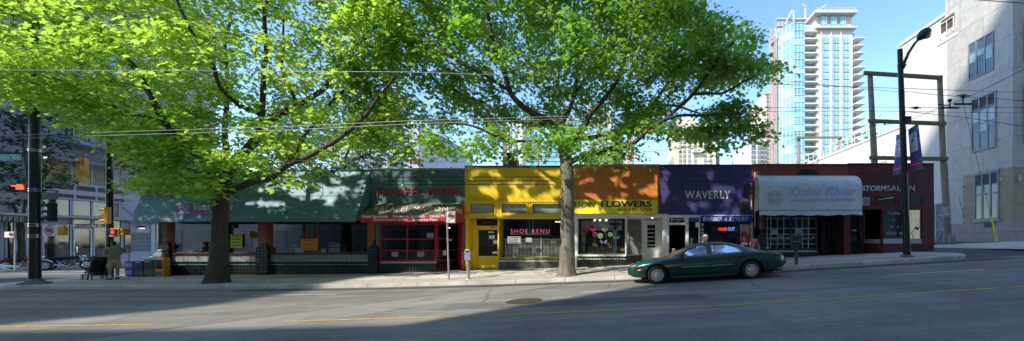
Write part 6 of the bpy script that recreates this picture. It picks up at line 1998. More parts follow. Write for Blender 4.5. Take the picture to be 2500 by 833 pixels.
wire([(-60, 230, 16), (68, 238, 15), (130, 240, 15)], 'short dark wire at the far left pole, higher', M_wire, .012)
wire([(80, 258, 15), (170, 330, 16), (256, 361, 17.9)], 'black cable slung between the two left poles', M_wire, .022)
wire([(90, 453, 15), (200, 460, 17), (268, 470, 17.9), (420, 476, 18.2)], 'thin cable running from the left pole to the cafe awning', M_wire, .010)
wire([(-60, 268, 16), (70, 266, 15)], 'second short dark wire at the far left pole, lower', M_wire, .012)
wire([(-40, 356, 12), (85, 363, 14.7)], 'pale thin wire reaching the left pole from the edge', M_wirel, .009)

# ================================================================ newspaper boxes
def news_box(px0, px1, pt, m, label, lid=None, stripe=None, text=None, d=17.9, dark=True):
    x0, x1 = FX(px0, d), FX(px1, d); zb = walk_z(x0, d); zt = FZ(pt, d)
    t = thing('newspaper_box', ((x0 + x1) / 2, d, zb), label, 'newspaper box', 'newspaper boxes by the cafe corner')
    MB().box(x0, x1, d - .02, d + .26, zb + .06, zt).box(x0 + .03, x1 - .03, d + .02, d + .22, zb, zb + .06).build('body', m, t, bevel=.012)
    w = x1 - x0; h = zt - zb
    if dark:
        dr = MB().box(x0 + w * .12, x1 - w * .12, d - .035, d - .022, zb + h * .42, zb + h * .90).build('door_window', M_lglass, t)
        MB().box(x0 + w * .3, x1 - w * .3, d - .06, d - .036, zb + h * .90, zb + h * .94).build('handle', M_steel, dr)
        MB().box(x0 + w * .12, x1 - w * .12, d - .030, d - .022, zb + h * .10, zb + h * .28).build('title_plate', mat('box_plate', (.10, .11, .12), .6), t)
    if lid:
        MB().prism([(x0 - .03, d - .06, zt), (x1 + .03, d - .06, zt), (x1 + .03, d + .29, zt + .13), (x0 - .03, d + .29, zt + .13)], (0, 0, .04)).build('lid', lid, t)
    if text:
        for k in (0, 1):
            for j in (0, 1):
                z = zb + h * (.86 - .45 * k - .12 * j)
                letters(('24', 'hours')[j], (x0 + w * .12, d - .03, z - h * .10), (w * .7, 0, 0), (0, 0, h * .10), (0, -1, 0), M_white, t, bold=.03)
    return t
M_bxb = mat('news_blue', (.02, .06, .30), .45); M_bxd = mat('news_dark_blue', (.015, .035, .09), .45); M_bxg = mat('news_green', (.02, .14, .06), .45); M_bxy = mat('news_yellow', (.62, .28, .01), .45)
news_box(306, 326, 638, M_bxb, 'bright blue newspaper box with white print, the leftmost', text=True, dark=False)
news_box(327, 352, 638, M_bxd, 'dark blue newspaper box with a dark window')
news_box(353, 379, 635, M_bxg, 'green newspaper box with a pale green slanted lid', lid=mat('pale_green_lid', (.30, .45, .38), .5))
news_box(380, 400, 630, M_bxy, 'yellow newspaper box beside the cafe corner pier')
bn = P(390, 630, 18.2)
o = MB().box(bn.x - .22, bn.x + .2, 18.1, 18.4, bn.z, bn.z + .22).box(bn.x - .18, bn.x + .16, 18.14, 18.36, bn.z + .22, bn.z + .28).ell((bn.x, 18.22, bn.z + .33), (.14, .1, .1), 10, 6)
tag(o.build('grey_bag', mat('grey_bag', (.30, .34, .40), .7), None, bevel=.02), 'pale grey bundle lying on top of the yellow newspaper box', 'bundle')

# ================================================================ sandwich boards
def sandwich(px, pt, d, label, m, w=.42):
    b = base_pt(px, d); h = FZ(pt, d) - b.z
    t = thing('sandwich_board', b, label, 'sign board')
    for s_ in (-1, 1):
        q = lambda u, v: b + Vector((s_ * .30 * h * (1 - v), (u - .5) * w, v * h))
        MB().prism([q(0, 0), q(1, 0), q(1, 1), q(0, 1)], (s_ * .025, 0, 0)).build('panel', m, t)
        MB().prism([q(.1, .12) + Vector((s_ * .027, 0, .005)), q(.9, .12) + Vector((s_ * .027, 0, .005)), q(.9, .9) + Vector((s_ * .027, 0, .005)), q(.1, .9) + Vector((s_ * .027, 0, .005))], (s_ * .003, 0, 0)).build('poster_face', mat('board_print', (.42, .12, .12), .6, var=.5, scale=9), t)
    return t
sandwich(1645, 607, 17.3, 'white A-frame sign board by the barber shop door, seen edge on', M_white)
sandwich(1842, 583, 17.0, 'pale wooden A-frame sign board right of the barber window', mat('pale_board', (.55, .47, .36), .6), .5)

# ================================================================ the parked green car
def car():
    L = 5.29
    Xc = [0, .05, .15, .3, .5, .75, 1.0, 1.27, 1.55, 1.75, 1.95, 2.3, 2.78, 3.24, 3.70, 4.04, 4.39, 4.61, 4.84, 5.05, 5.17, 5.25, 5.29]
    ZT = [.52, .58, .66, .725, .775, .82, .858, .895, 1.00, 1.09, 1.175, 1.305, 1.353, 1.335, 1.25, 1.12, .995, .945, .912, .865, .79, .68, .60]
    W_ = [.40, .52, .64, .735, .80, .855, .885, .90, .91, .915, .915, .915, .915, .915, .915, .91, .90, .885, .85, .78, .70, .60, .52]
    ZS = [.50, .55, .61, .66, .70, .745, .78, .815, .85, .865, .87, .875, .885, .90, .925, .93, .92, .90, .875, .83, .76, .66, .585]
    ZB = [.36, .30, .24, .21, .20, .19, .19, .19, .19, .19, .19, .19, .19, .19, .19, .20, .22, .23, .25, .28, .32, .38, .44]
    WR = [.30, .40, .50, .56, .60, .63, .65, .68, .73, .69, .65, .59, .565, .56, .575, .60, .63, .64, .62, .56, .48, .40, .34]
    ZR = [.515, .572, .65, .712, .762, .806, .842, .868, .90, 1.00, 1.09, 1.235, 1.295, 1.28, 1.195, 1.075, .965, .925, .893, .845, .775, .67, .592]
    nx = 230
    xs = np.concatenate([np.linspace(0, .35, 30)[:-1], np.linspace(.35, 4.9, 176)[:-1], np.linspace(4.9, L, 26)])
    nx = len(xs)
    def itp(a, sm=.07):
        o = np.zeros(nx)
        for k, w in ((-1.5, .1), (-.75, .25), (0, .3), (.75, .25), (1.5, .1)):
            o += w * np.interp(np.clip(xs + k * sm, 0, L), Xc, a)
        return o
    zt, w, zs, zb, wr, zr = (itp(a) for a in (ZT, W_, ZS, ZB, WR, ZR))
    rows = []
    for i in range(nx):
        c = [(0, zb[i]), (w[i] * .82, zb[i]), (w[i] * .965, zb[i] + .07), (w[i], (zb[i] + zs[i]) * .5), (w[i] * .99, zs[i] - .07), (w[i] * .955, zs[i]),
             (wr[i] + (w[i] * .955 - wr[i]) * .45, zs[i] + (zr[i] - zs[i]) * .52), (wr[i], zr[i]), (wr[i] * .55, zt[i] - .012), (0, zt[i])]
        pts = np.array(c)
        # sample with fixed sharper points
        seg = [3, 3, 8, 8, 4, 7, 7, 4, 4]
        out = [pts[0]]
        for k in range(9):
            for q in range(1, seg[k] + 1):
                out.append(pts[k] * (1 - q / seg[k]) + pts[k + 1] * q / seg[k])
        out = np.array(out)
        for _ in range(3):
            o2 = out.copy(); o2[1:-1] = out[1:-1] * .5 + (out[:-2] + out[2:]) * .25; out = o2
        rows.append(out)
    G = np.array(rows)                         # nx, m, 2
    m = G.shape[1]
    XX = np.repeat(xs[:, None], m, 1)
    wheels = ((.965, .315), (4.02, .315)); RA = .385
    # snap vertices to the wheel arches
    side = G[:, :, 0] > .6
    for cx, cz in wheels:
        dx = XX - cx; dz = G[:, :, 1] - cz; r = np.hypot(dx, dz)
        near = side & (np.abs(r - RA) < .02) & (G[:, :, 1] > .2)
        XX[near] = cx + dx[near] / r[near] * RA
        G[:, :, 1][near] = cz + dz[near] / r[near] * RA
    def inpoly(px, pz, poly):
        c = False; j = len(poly) - 1
        for i in range(len(poly)):
            xi, zi = poly[i]; xj, zj = poly[j]
            if (zi > pz) != (zj > pz) and px < (xj - xi) * (pz - zi) / (zj - zi) + xi: c = not c
            j = i
        return c
    WF = [(1.70, .905), (1.80, .965), (2.0, 1.075), (2.2, 1.165), (2.38, 1.215), (2.66, 1.235), (2.63, .915)]
    WRr = [(2.80, 1.24), (3.15, 1.235), (3.45, 1.18), (3.63, 1.10), (3.73, .98), (3.72, .95), (2.80, .925)]
    groups = {k: [] for k in ('body', 'front_window', 'rear_side_window', 'windshield', 'rear_window', 'underside')}
    for i in range(nx - 1):
        for j in range(m - 1):
            x = (XX[i, j] + XX[i + 1, j + 1]) / 2; y = G[i:i + 2, j:j + 2, 0].mean(); z = G[i:i + 2, j:j + 2, 1].mean()
            if any(np.hypot(x - cx, z - cz) < RA for cx, cz in wheels) and z > .18 and y > .55: continue
            zsm = (zs[i] + zs[i + 1]) / 2; wrm = wr[i]
            key = 'body'
            if z > zsm + .02 and y > wrm * .98:
                if inpoly(x, z, WF): key = 'front_window'
                elif inpoly(x, z, WRr): key = 'rear_side_window'
            if y < wrm * .90 and z > zsm + .02 and 1.36 < x < 2.20 and z > zr[i] - .0: key = 'windshield'
            if y < wrm * .86 and 3.72 < x < 4.44 and z > zr[i] - .02: key = 'rear_window'
            groups[key].append((i, j))
    ang = 0
    t = thing('parked_car', (0, 0, 0), 'dark metallic green four-door sedan parked at the kerb', 'car')
    for sd_ in (1, -1):
        pass
    M_car = NT('green_car_paint')
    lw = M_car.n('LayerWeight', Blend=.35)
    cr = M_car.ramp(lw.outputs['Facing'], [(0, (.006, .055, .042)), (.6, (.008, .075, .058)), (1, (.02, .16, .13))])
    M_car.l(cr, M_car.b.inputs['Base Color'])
    M_car.b.inputs['Metallic'].default_value = .55; M_car.b.inputs['Roughness'].default_value = .32
    M_car.b.inputs['Coat Weight'].default_value = .8; M_car.b.inputs['Coat Roughness'].default_value = .05
    ns_ = M_car.noise(3, 5); M_car.l(M_car.ramp(ns_, [(.3, (.27,) * 3), (.7, (.38,) * 3)]), M_car.b.inputs['Roughness'])
    M_car = M_car.m
    M_cg = glass('car_glass', (.58, .64, .64), 1.0, .05)
    def emit_grp(key, name, mt, split=True, off=0.0):
        for sides in (((1,), (-1,)) if split else ((1, -1),)):
            idx = {}; mb = MB()
            for s_ in sides:
                for (i, j) in groups[key]:
                    f = []
                    for a, b_ in ((i, j), (i + 1, j), (i + 1, j + 1), (i, j + 1)):
                        k = (a, b_, s_ if G[a, b_, 0] > 1e-6 else 0)
                        if k not in idx:
                            idx[k] = len(mb.v); mb.v.append((XX[a, b_], -s_ * (G[a, b_, 0] - off), G[a, b_, 1]))
                        f.append(idx[k])
                    mb.f.append(tuple(f if s_ == -1 else f[::-1]))
            o = mb.build(name, mt, t, smooth='all', local=True)
    emit_grp('body', 'body', M_car, False)
    emit_grp('front_window', 'window', M_cg, True, .006)
    emit_grp('rear_side_window', 'window', M_cg, True, .006)
    emit_grp('windshield', 'windshield', M_cg, False)
    emit_grp('rear_window', 'rear_window', M_cg, False)
    def ysurf(x, z):
        i = int(np.clip(np.searchsorted(xs, x), 0, nx - 1)); r = G[i]
        k = np.arange(12, m - 8); j = k[np.argmin(np.abs(r[k, 1] - z))]
        return r[j, 0]
    def strip(pts, r, name, mt, both=True, off=.004, flat=False):
        for s_ in ((-1, 1) if both else (-1,)):
            MB().tube([(x, s_ * (ysurf(x, z) + off), z) for x, z in pts], r, 5).build(name, mt, t, local=True, smooth='all')
    M_gap = mat('door_gap_black', (.004, .006, .006), .6)
    def dens(pts, n=8):
        o = []
        for (x0, z0), (x1, z1) in zip(pts[:-1], pts[1:]):
            o += [(x0 + (x1 - x0) * k / n, z0 + (z1 - z0) * k / n) for k in range(n)]
        return o + [pts[-1]]
    strip(dens([(1.50, .86), (1.47, .60), (1.50, .24)]), .006, 'door_gap', M_gap, off=-.002)
    strip(dens([(2.73, 1.26), (2.715, .92), (2.71, .6), (2.70, .24)]), .006, 'door_gap', M_gap, off=-.002)
    strip(dens([(3.80, .95), (3.81, .80), (3.70, .66), (3.60, .50), (3.58, .40)]), .006, 'door_gap', M_gap, off=-.002)
    strip(dens([(1.50, .24), (3.60, .24)], 20), .005, 'door_gap', M_gap, off=-.002)
    strip(dens(WF + [WF[0]]), .009, 'window_trim', M_black, off=.002)
    strip(dens(WRr + [WRr[0]]), .009, 'window_trim', M_black, off=.002)
    strip(dens([(1.52, .87), (1.7, .893), (2.65, .902), (3.4, .93), (3.74, .945)], 10), .009, 'chrome_strip', M_chrome, off=.006)
    strip(dens([(3.74, .945), (3.745, 1.0), (3.66, 1.11), (3.58, 1.17)]), .009, 'chrome_strip', M_chrome, off=.006)
    strip(dens([(1.52, .87), (1.62, .93), (1.78, 1.0)]), .008, 'chrome_strip', M_chrome, off=.004)
    M_mould = mat('side_moulding_silver', (.40, .45, .45), .3, .5)
    strip(dens([(1.78, .535), (2.68, .54)], 12), .014, 'side_moulding', M_mould, off=.006)
    strip(dens([(2.74, .54), (3.42, .545)], 12), .014, 'side_moulding', M_mould, off=.006)
    strip(dens([(1.40, .215), (3.56, .215)], 20), .016, 'sill_strip', mat('sill_green', (.02, .12, .10), .35, .4), off=.003)
    for s_ in (-1, 1):
        for x0 in (2.36, 3.50):
            z0 = .765 if x0 < 3 else .79
            MB().tube([(x0 + k * .03, s_ * (ysurf(x0 + k * .03, z0) + .012), z0) for k in range(8)], .018, 6).build('handle', M_gap, t, local=True)
        # mirror
        MB().ell((1.80, s_ * 1.0, .945), (.075, .10, .062), 12, 8).bar((1.82, s_ * .88, .91), (1.81, s_ * .98, .935), .05).build('mirror', M_black, t, local=True, smooth=True)
        # head lamp, indicator, tail lamp
        MB().tube([(.13, s_ * .45, .585), (.18, s_ * .53, .612), (.24, s_ * .60, .635), (.31, s_ * .655, .655)], [.03, .048, .048, .025], 10).build('headlight', mat('headlight_glass', (.26, .29, .29), .15, spec=1.0), t, local=True, smooth=True)
        MB().tube([(.32 + k * .05, s_ * (ysurf(.32 + k * .05, .50) + .0), .50) for k in range(4)], [.012, .03, .03, .012], 8).build('indicator', mat('indicator_amber', (.75, .16, .01), .3), t, local=True, smooth=True)
        MB().tube([(4.62 + k * .09, s_ * (ysurf(4.62 + k * .09, .80 - .004 * k) + .0), .80 - .004 * k) for k in range(7)], [.012, .028, .036, .04, .042, .042, .02], 8).build('taillight', mat('taillight_red', (.28, .008, .012), .2), t, local=True, smooth=True)
        # wheel-arch liner (dark half shells)
        for cx, cz in wheels:
            mb = MB(); n = 20
            for k in range(n + 1):
                a = math.pi * (-.1 + 1.2 * k / n)
                for y, rr in ((.895, RA + .005), (.62, RA - .01)):
                    mb.v.append((cx + math.cos(a) * rr, s_ * y, max(.2, cz + math.sin(a) * rr)))
                if k: mb.f.append((2 * k - 2, 2 * k, 2 * k + 1, 2 * k - 1))
            mb.disc((cx, s_ * .615, cz), (0, 1, 0), RA - .005, .01, 24)
            mb.build('wheel_arch', M_gap, t, local=True)
    # wheels
    M_hub = mat('hubcap_silver', (.60, .61, .62), .3, .7, var=.08)
    for cx, cz in wheels:
        for s_ in (-1, 1):
            wy = s_ * .80
            w_ = MB().torus((cx, wy, cz), (0, 1, 0), .255, .068, 36, 12, 1.5).build('wheel', M_rubber, t, local=True, smooth='all')
            h = MB().disc((cx, wy + s_ * .075, cz), (0, 1, 0), .205, .03, 32).build('rim', M_gap, w_, local=True)
            fy = wy + s_ * .095
            hc = MB().disc((cx, fy, cz), (0, 1, 0), .205, .02, 32, .180).disc((cx, fy, cz), (0, 1, 0), .125, .022, 28)
            for k in range(16):
                a = 2 * math.pi * (k + .5) / 16
                u = Vector((math.cos(a), 0, math.sin(a)))
                hc.bar(Vector((cx, fy, cz)) + u * .12, Vector((cx, fy, cz)) + u * .185, .030, .016, up=(0, 1, 0))
            hc.ell((cx, fy + s_ * .008, cz), (.09, .016, .09), 14, 8)
            hc.build('hubcap', M_hub, w_, local=True)
    # underside and cabin
    MB().box(.45, 4.8, -.62, .62, .16, .30).build('underside', M_gap, t, local=True)
    mb = MB().box(1.5, 4.0, -.78, .78, .30, .40)
    mb.build('cabin_floor', M_dark, t, local=True)
    M_seat = mat('grey_seat_cloth', (.11, .115, .12), .85)
    for s_ in (-1, 1):
        MB().prism([(2.42, s_ * .38 - .25, .42), (2.62, s_ * .38 - .25, .40), (2.85, s_ * .38 - .25, 1.02), (2.72, s_ * .38 - .25, 1.04)], (0, .5, 0)).box(2.72, 2.86, s_ * .38 - .13, s_ * .38 + .13, 1.04, 1.16).box(2.0, 2.5, s_ * .38 - .25, s_ * .38 + .25, .42, .58).build('seat', M_seat, t, local=True, bevel=.04)
    MB().prism([(3.35, -.65, .42), (3.6, -.65, .4), (3.85, -.65, .96), (3.72, -.65, .98)], (0, 1.3, 0)).box(2.95, 3.45, -.65, .65, .40, .56).build('rear_seat', M_seat, t, local=True, bevel=.04)
    MB().prism([(1.45, -.75, .45), (1.95, -.75, .6), (1.9, -.75, .86), (1.4, -.75, .84)], (0, 1.5, 0)).build('dashboard', M_seat, t, local=True, bevel=.03)
    MB().torus((2.08, -.36, .83), (.85, 0, .5), .17, .014, 24, 6).build('steering_wheel', M_black, t, local=True)
    MB().tube([(5.17, -.65, .50), (5.27, -.45, .50), (5.295, 0, .50), (5.27, .45, .50), (5.17, .65, .50)], .05, 8).build('rear_bumper', M_gap, t, local=True, smooth='all')
    MB().box(4.55, 4.9, .42, .50, .20, .27).tube([(4.7, -.5, .22), (5.15, -.5, .23)], .03, 8).build('exhaust', M_gap, t, local=True)
    return t
carobj = car()
# park it: wheels on the road, nose to the left, following the slope of the street
yc = 12.95
xw0, xw1 = FX(1609, 12.1), FX(1838, 12.1)
z0, z1 = road_z(xw0), road_z(xw1)
pitch = math.atan2(z1 - z0, xw1 - xw0)
k = (xw1 - xw0) / 3.055
carobj.scale = (k * .995, 1.0, .955)
carobj.rotation_euler = Euler((0, -pitch, R(-2.0)), 'XYZ')
carobj.location = (xw0 - .965 * k, yc + .08, z0 - .965 * k * math.tan(pitch))
c = base_pt(1786, 17.6)
t = thing('striped_board', c, 'blue white and red striped board standing behind the car, seen through its rear side window', 'board')
MB().fbox(1748, 1816, 598, 640, 17.6, 17.65, 17.6).build('panel', M_white, t)
for i in range(7):
    MB().fbox(1751 + i * 9.2, 1754.5 + i * 9.2, 599, 619, 17.58, 17.598, 17.6).build('stripe', M_st if i % 3 else M_sr, t)
# ================================================================ people
def skin_mesh(name, m, parent, pts, edges, radii, root=0, sub=2, smooth=True):
    me = bpy.data.meshes.new(name)
    me.from_pydata([tuple(p) for p in pts], edges, [])
    o = bpy.data.objects.new(name, me); col.objects.link(o)
    sk = o.modifiers.new('Skin', 'SKIN'); sk.use_smooth_shade = True
    for i, r in enumerate(radii):
        r = r if hasattr(r, '__len__') else (r, r)
        me.skin_vertices[0].data[i].radius = r
        me.skin_vertices[0].data[i].use_root = (i == root)
    sb = o.modifiers.new('Subdivision', 'SUBSURF'); sb.levels = sb.render_levels = sub
    bpy.context.view_layer.update()
    dg = bpy.context.evaluated_depsgraph_get()
    nm = bpy.data.meshes.new_from_object(o.evaluated_get(dg))
    bpy.data.objects.remove(o); bpy.data.meshes.remove(me)
    nm.name = name
    n = bpy.data.objects.new(name, nm); col.objects.link(n)
    nm.materials.clear(); nm.materials.append(m)
    nm.polygons.foreach_set('use_smooth', [True] * len(nm.polygons))
    n.parent = parent
    ORG[n] = Vector((0, 0, 0))
    return n


M_skin2 = mat('skin_pale', (.46, .25, .17), .55, var=.06, scale=20)
M_shirt = mat('olive_grey_shirt', (.24, .225, .19), .9, var=.12, scale=14, bump=.3)
M_shorts = mat('khaki_shorts', (.50, .38, .25), .9, var=.1, scale=14, bump=.3)
M_sock = mat('white_sock', (.7, .7, .7), .9)
M_shoe = mat('black_shoe', (.015, .015, .016), .6)


def hand_chain(mb, wrist, fdir, up, s=1.0):
    """palm and five bent fingers appended to a mesh builder"""
    fdir = Vector(fdir).normalized(); up = Vector(up).normalized(); sd = fdir.cross(up).normalized()
    palm = wrist + fdir * .05 * s
    mb.ell(palm, (.045 * s, .045 * s, .028 * s), 10, 6)
    for k, (o, L) in enumerate(((-.030, .070), (-.010, .082), (.010, .078), (.030, .062))):
        a = wrist + fdir * .085 * s + sd * o * s
        b = a + fdir * L * .5 * s - up * .012 * s; c = b + fdir * L * .4 * s - up * .03 * s
        mb.tube([a - fdir * .02 * s, a, b, c], [.010 * s, .0105 * s, .0095 * s, .007 * s], 7)
    a = wrist + fdir * .03 * s - sd * .035 * s
    mb.tube([a, a + (fdir * .03 - sd * .03) * s, a + (fdir * .065 - sd * .025) * s - up * .01], [.013 * s, .012 * s, .009 * s], 7)


# --- man with the stroller; local frame: +x is the way he faces (towards the picture's left)
b = base_pt(278, 16.6)
man = thing('person', b, 'man in a grey-brown t-shirt and khaki shorts standing at a black stroller', 'person', rot=(0, 0, R(180 - 24)))
Hs = 1.0
#              0 pelvis       1 waist          2 chest         3 neck base      4 neck         5 head low       6 head mid       7 crown
P_ = [(0, 0, .90), (.03, 0, 1.06), (0, 0, 1.30), (-.01, 0, 1.43), (.025, 0, 1.49), (.06, 0, 1.545), (.065, 0, 1.60), (.055, 0, 1.665)]
Rr = [(.16, .15), (.165, .155), (.155, .16), (.075, .085), (.055, .055), (.068, .062), (.092, .078), (.06, .055)]
E_ = [(0, 1), (1, 2), (2, 3), (3, 4), (4, 5), (5, 6), (6, 7)]
def limb(pts, rad, frm):
    k = frm
    for p, r in zip(pts, rad):
        P_.append(p); Rr.append(r if hasattr(r, '__len__') else (r, r)); E_.append((k, len(P_) - 1)); k = len(P_) - 1
for s_, fx in ((1, -.06), (-1, .08)):
    limb([(0, s_ * .10, .82), (.02 + fx * .5, s_ * .115, .50), (fx, s_ * .12, .14), (fx + .01, s_ * .12, .07)], [.105, .066, .045, .045], 0)
limb([(-.01, .17, 1.39), (.0, .22, 1.16), (.20, .20, 1.09), (.27, .19, 1.10)], [.072, .052, .038, .03], 2)
limb([(-.01, -.17, 1.39), (.03, -.23, 1.15), (.26, -.17, 1.16), (.33, -.15, 1.17)], [.072, .052, .038, .03], 2)
skin_mesh('body', M_skin2, man, P_, E_, Rr)
mb = MB(); hand_chain(mb, Vector((.29, .19, 1.10)), (1, 0, .1), (0, 0, 1)); hand_chain(mb, Vector((.35, -.145, 1.17)), (1, .1, .12), (0, 0, 1))
mb.build('hand', M_skin2, man, smooth='all', local=True)
skin_mesh('t_shirt', M_shirt, man, [(0, 0, .88), (.04, 0, 1.05), (.01, 0, 1.28), (-.01, 0, 1.40), (-.01, 0, 1.445), (-.01, .19, 1.385), (0, .235, 1.20), (-.01, -.19, 1.385), (.02, -.24, 1.20)],
          [(0, 1), (1, 2), (2, 3), (3, 4), (3, 5), (5, 6), (3, 7), (7, 8)], [(.19, .185), (.20, .19), (.175, .185), (.10, .13), (.07, .075), (.092, .092), (.078, .078), (.092, .092), (.078, .078)])
skin_mesh('shorts', M_shorts, man, [(0, 0, .94), (0, 0, .86), (0, .10, .80), (.0, .125, .46), (0, -.10, .80), (.05, -.125, .46)],
          [(0, 1), (1, 2), (2, 3), (1, 4), (4, 5)], [(.175, .175), (.17, .165), (.13, .12), (.115, .105), (.13, .12), (.115, .105)])
for s_, fx in ((1, -.06), (-1, .08)):
    MB().tube([(fx, s_ * .12, .05), (fx, s_ * .12, .12), (fx, s_ * .12, .19)], [.055, .052, .056], 12).build('sock', M_sock, man, local=True, smooth=True)
    MB().ell((fx + .055, s_ * .122, .045), (.15, .052, .048), 14, 8).box(fx - .09, fx + .19, s_ * .122 - .045, s_ * .122 + .045, .0, .025).build('shoe', M_shoe, man, local=True, smooth=True)
hr = MB().ell((.045, 0, 1.635), (.108, .09, .085), 14, 10).ell((.0, 0, 1.60), (.075, .082, .085), 12, 8)
hr.build('hair', mat('dark_hair', (.02, .013, .010), .6, var=.3, scale=60), man, local=True, smooth='all')
f_ = MB().ell((.165, 0, 1.60), (.022, .014, .016), 8, 6)
f_.build('nose', M_skin2, man, local=True)
MB().ell((.142, .032, 1.622), (.008, .012, .007), 8, 6).ell((.142, -.032, 1.622), (.008, .012, .007), 8, 6).build('eyes', M_black, man, local=True)
MB().ell((.147, 0, 1.563), (.006, .024, .006), 8, 6).build('mouth', mat('lip', (.30, .10, .08), .6), man, local=True)
for s_ in (-1, 1): MB().ell((.055, s_ * .085, 1.60), (.02, .010, .03), 8, 6).build('ear', M_skin2, man, local=True)
# bottle he holds up
cb = Vector((.36, .17, 1.14))
bt = thing('drink_bottle', b + Vector((0, 0, 1.1)), 'small white and blue bottle held up by the man at the stroller', 'bottle', rot=(0, 0, R(180 - 24)))
MB().tube([(.375, .18, .0), (.385, .18, .14), (.387, .18, .17), (.39, .18, .19)], [.032, .032, .014, .014], 10).build('flask', mat('bottle_white2', (.6, .62, .66), .3), bt, local=True, smooth=True)
MB().tube([(.378, .18, .05), (.384, .18, .10)], .034, 10).build('bottle_label', mat('bottle_blue_label', (.05, .09, .28), .4), bt, local=True)

# --- stroller
b2 = base_pt(236, 16.5)
st = thing('stroller', b2, 'black folding stroller with pale wheel rims in front of the standing man', 'stroller', rot=(0, 0, R(180 - 20)), scale=(1.05, 1, 1.08))
M_fab = mat('black_stroller_fabric', (.012, .012, .014), .85, var=.3, scale=12)
mb = MB()
for s_ in (-.24, .24):
    mb.tube([(-.62, s_, .98), (-.45, s_, .80), (-.12, s_, .40), (.42, s_, .16)], .016, 7).tube([(-.40, s_, .14), (-.05, s_, .50), (.10, s_, .62)], .014, 7)
mb.tube([(-.62, -.24, .98), (-.62, .24, .98)], .02, 7).tube([(-.40, -.24, .14), (-.40, .24, .14)], .012, 6)
mb.build('frame', M_darkmetal, st, local=True)
MB().tube([(-.66, -.16, .985), (-.64, .0, .99), (-.66, .16, .985)], .028, 8).build('handle', mat('grey_grip', (.35, .35, .36), .6), st, local=True)
for x, r in ((.42, .115), (-.02, .135), (-.40, .135)):
    for s_ in (-.27, .27):
        if x == -.02 and False: continue
        w = MB().torus((x, s_, r), (0, 1, 0), r - .022, .022, 24, 8).build('wheel', M_rubber, st, local=True, smooth='all')
        MB().disc((x, s_ * 1.0, r), (0, 1, 0), r - .03, .035, 20, r - .055).disc((x, s_, r), (0, 1, 0), .025, .04, 10).bar((x - r + .05, s_, r), (x + r - .05, s_, r), .02).bar((x, s_, .05), (x, s_, 2 * r - .05), .02).build('rim', mat('pale_rim', (.48, .48, .47), .4), w, local=True)
seat_prof = [(-.50, .80), (-.30, .72), (-.22, .36), (.10, .30), (.42, .34), (.44, .42), (.16, .42), (-.02, .46), (-.08, .78), (-.30, .92)]
MB().prism([(x, -.21, z) for x, z in seat_prof], (0, .42, 0)).build('seat', M_fab, st, local=True, bevel=.03)
can = MB(); n = 8
for i in range(n + 1):
    a = R(150 - 100 * i / n)
    for j in range(9):
        q = math.pi * j / 8
        can.v.append((-.15 + .44 * math.cos(a) * (.85 + .15 * math.sin(q)), -.24 * math.cos(q), .58 + .44 * math.sin(a) * (.55 + .45 * math.sin(q))))
    if i:
        for j in range(8):
            k = (i - 1) * 9 + j; can.f.append((k, k + 1, k + 10, k + 9))
can.build('canopy', M_fab, st, local=True, smooth='all')
MB().prism([(-.42, -.19, .18), (-.36, -.19, .34), (.16, -.19, .30), (.12, -.19, .16)], (0, .38, 0)).build('basket', M_fab, st, local=True, bevel=.02)
MB().prism([(.02, -.245, .30), (.20, -.245, .27), (.16, -.245, .36), (.05, -.245, .38)], (0, .04, 0)).build('white_cloth', M_paper, st, local=True, bevel=.01)
MB().tube([(.42, -.22, .30), (.47, 0, .29), (.42, .22, .30)], .03, 8).build('foot_bar', mat('grey_grip', (.35, .35, .36), .6), st, local=True)

# --- man behind the car, hand raised to his mouth
d = 15.9
gz = walk_z(FX(1722, d), d)
hc = P(1722, 581, d)                 # head centre
b3 = Vector((hc.x, d, gz))
m2 = thing('person', b3, 'grey-haired man in a striped grey shirt leaning behind the car, hand at his mouth', 'person', rot=(0, 0, R(-90 - 6)), scale=1.16)
hz = (hc.z - gz) / 1.16
P_ = [(-.16, 0, hz - .72), (-.13, 0, hz - .52), (-.06, 0, hz - .33), (-.03, 0, hz - .20), (.0, 0, hz - .14), (.03, 0, hz - .075), (.03, 0, hz), (.015, 0, hz + .085)]
Rr = [(.15, .15), (.155, .15), (.15, .165), (.085, .1), (.062, .062), (.078, .07), (.105, .09), (.07, .064)]
E_ = [(0, 1), (1, 2), (2, 3), (3, 4), (4, 5), (5, 6), (6, 7)]
for s_ in (1, -1):
    limb([(-.14, s_ * .10, hz - .80), (.08, s_ * .12, (hz - .72) * .52), (-.05, s_ * .12, .12), (-.03, s_ * .12, .06)], [.10, .068, .048, .045], 0)
limb([(-.05, .19, hz - .26), (.05, .26, hz - .50), (.20, .14, hz - .62), (.26, .10, hz - .62)], [.075, .055, .042, .034], 2)
limb([(-.05, -.19, hz - .26), (.12, -.27, hz - .40), (.155, -.12, hz - .18), (.15, -.07, hz - .12)], [.075, .055, .042, .034], 2)
skin_mesh('body', M_skin2, m2, P_, E_, Rr)
mb = MB(); hand_chain(mb, Vector((.155, -.10, hz - .16)), (-.05, .75, .6), (1, 0, .2)); hand_chain(mb, Vector((.26, .10, hz - .62)), (1, -.2, 0), (0, 0, 1))
mb.build('hand', M_skin2, m2, smooth='all', local=True)
M_stripe = lines_mat('striped_shirt', (.20, .21, .24), (.50, .50, .52), .05, .35, 'z', .9, .05, 0.0)
skin_mesh('shirt', M_stripe, m2, [(-.16, 0, hz - .76), (-.13, 0, hz - .52), (-.06, 0, hz - .32), (-.035, 0, hz - .21), (-.05, .20, hz - .27), (.03, .265, hz - .44), (-.05, -.20, hz - .27), (.07, -.265, hz - .36)],
          [(0, 1), (1, 2), (2, 3), (2, 4), (4, 5), (2, 6), (6, 7)], [(.18, .18), (.18, .18), (.165, .18), (.10, .12), (.095, .095), (.08, .08), (.095, .095), (.08, .08)])
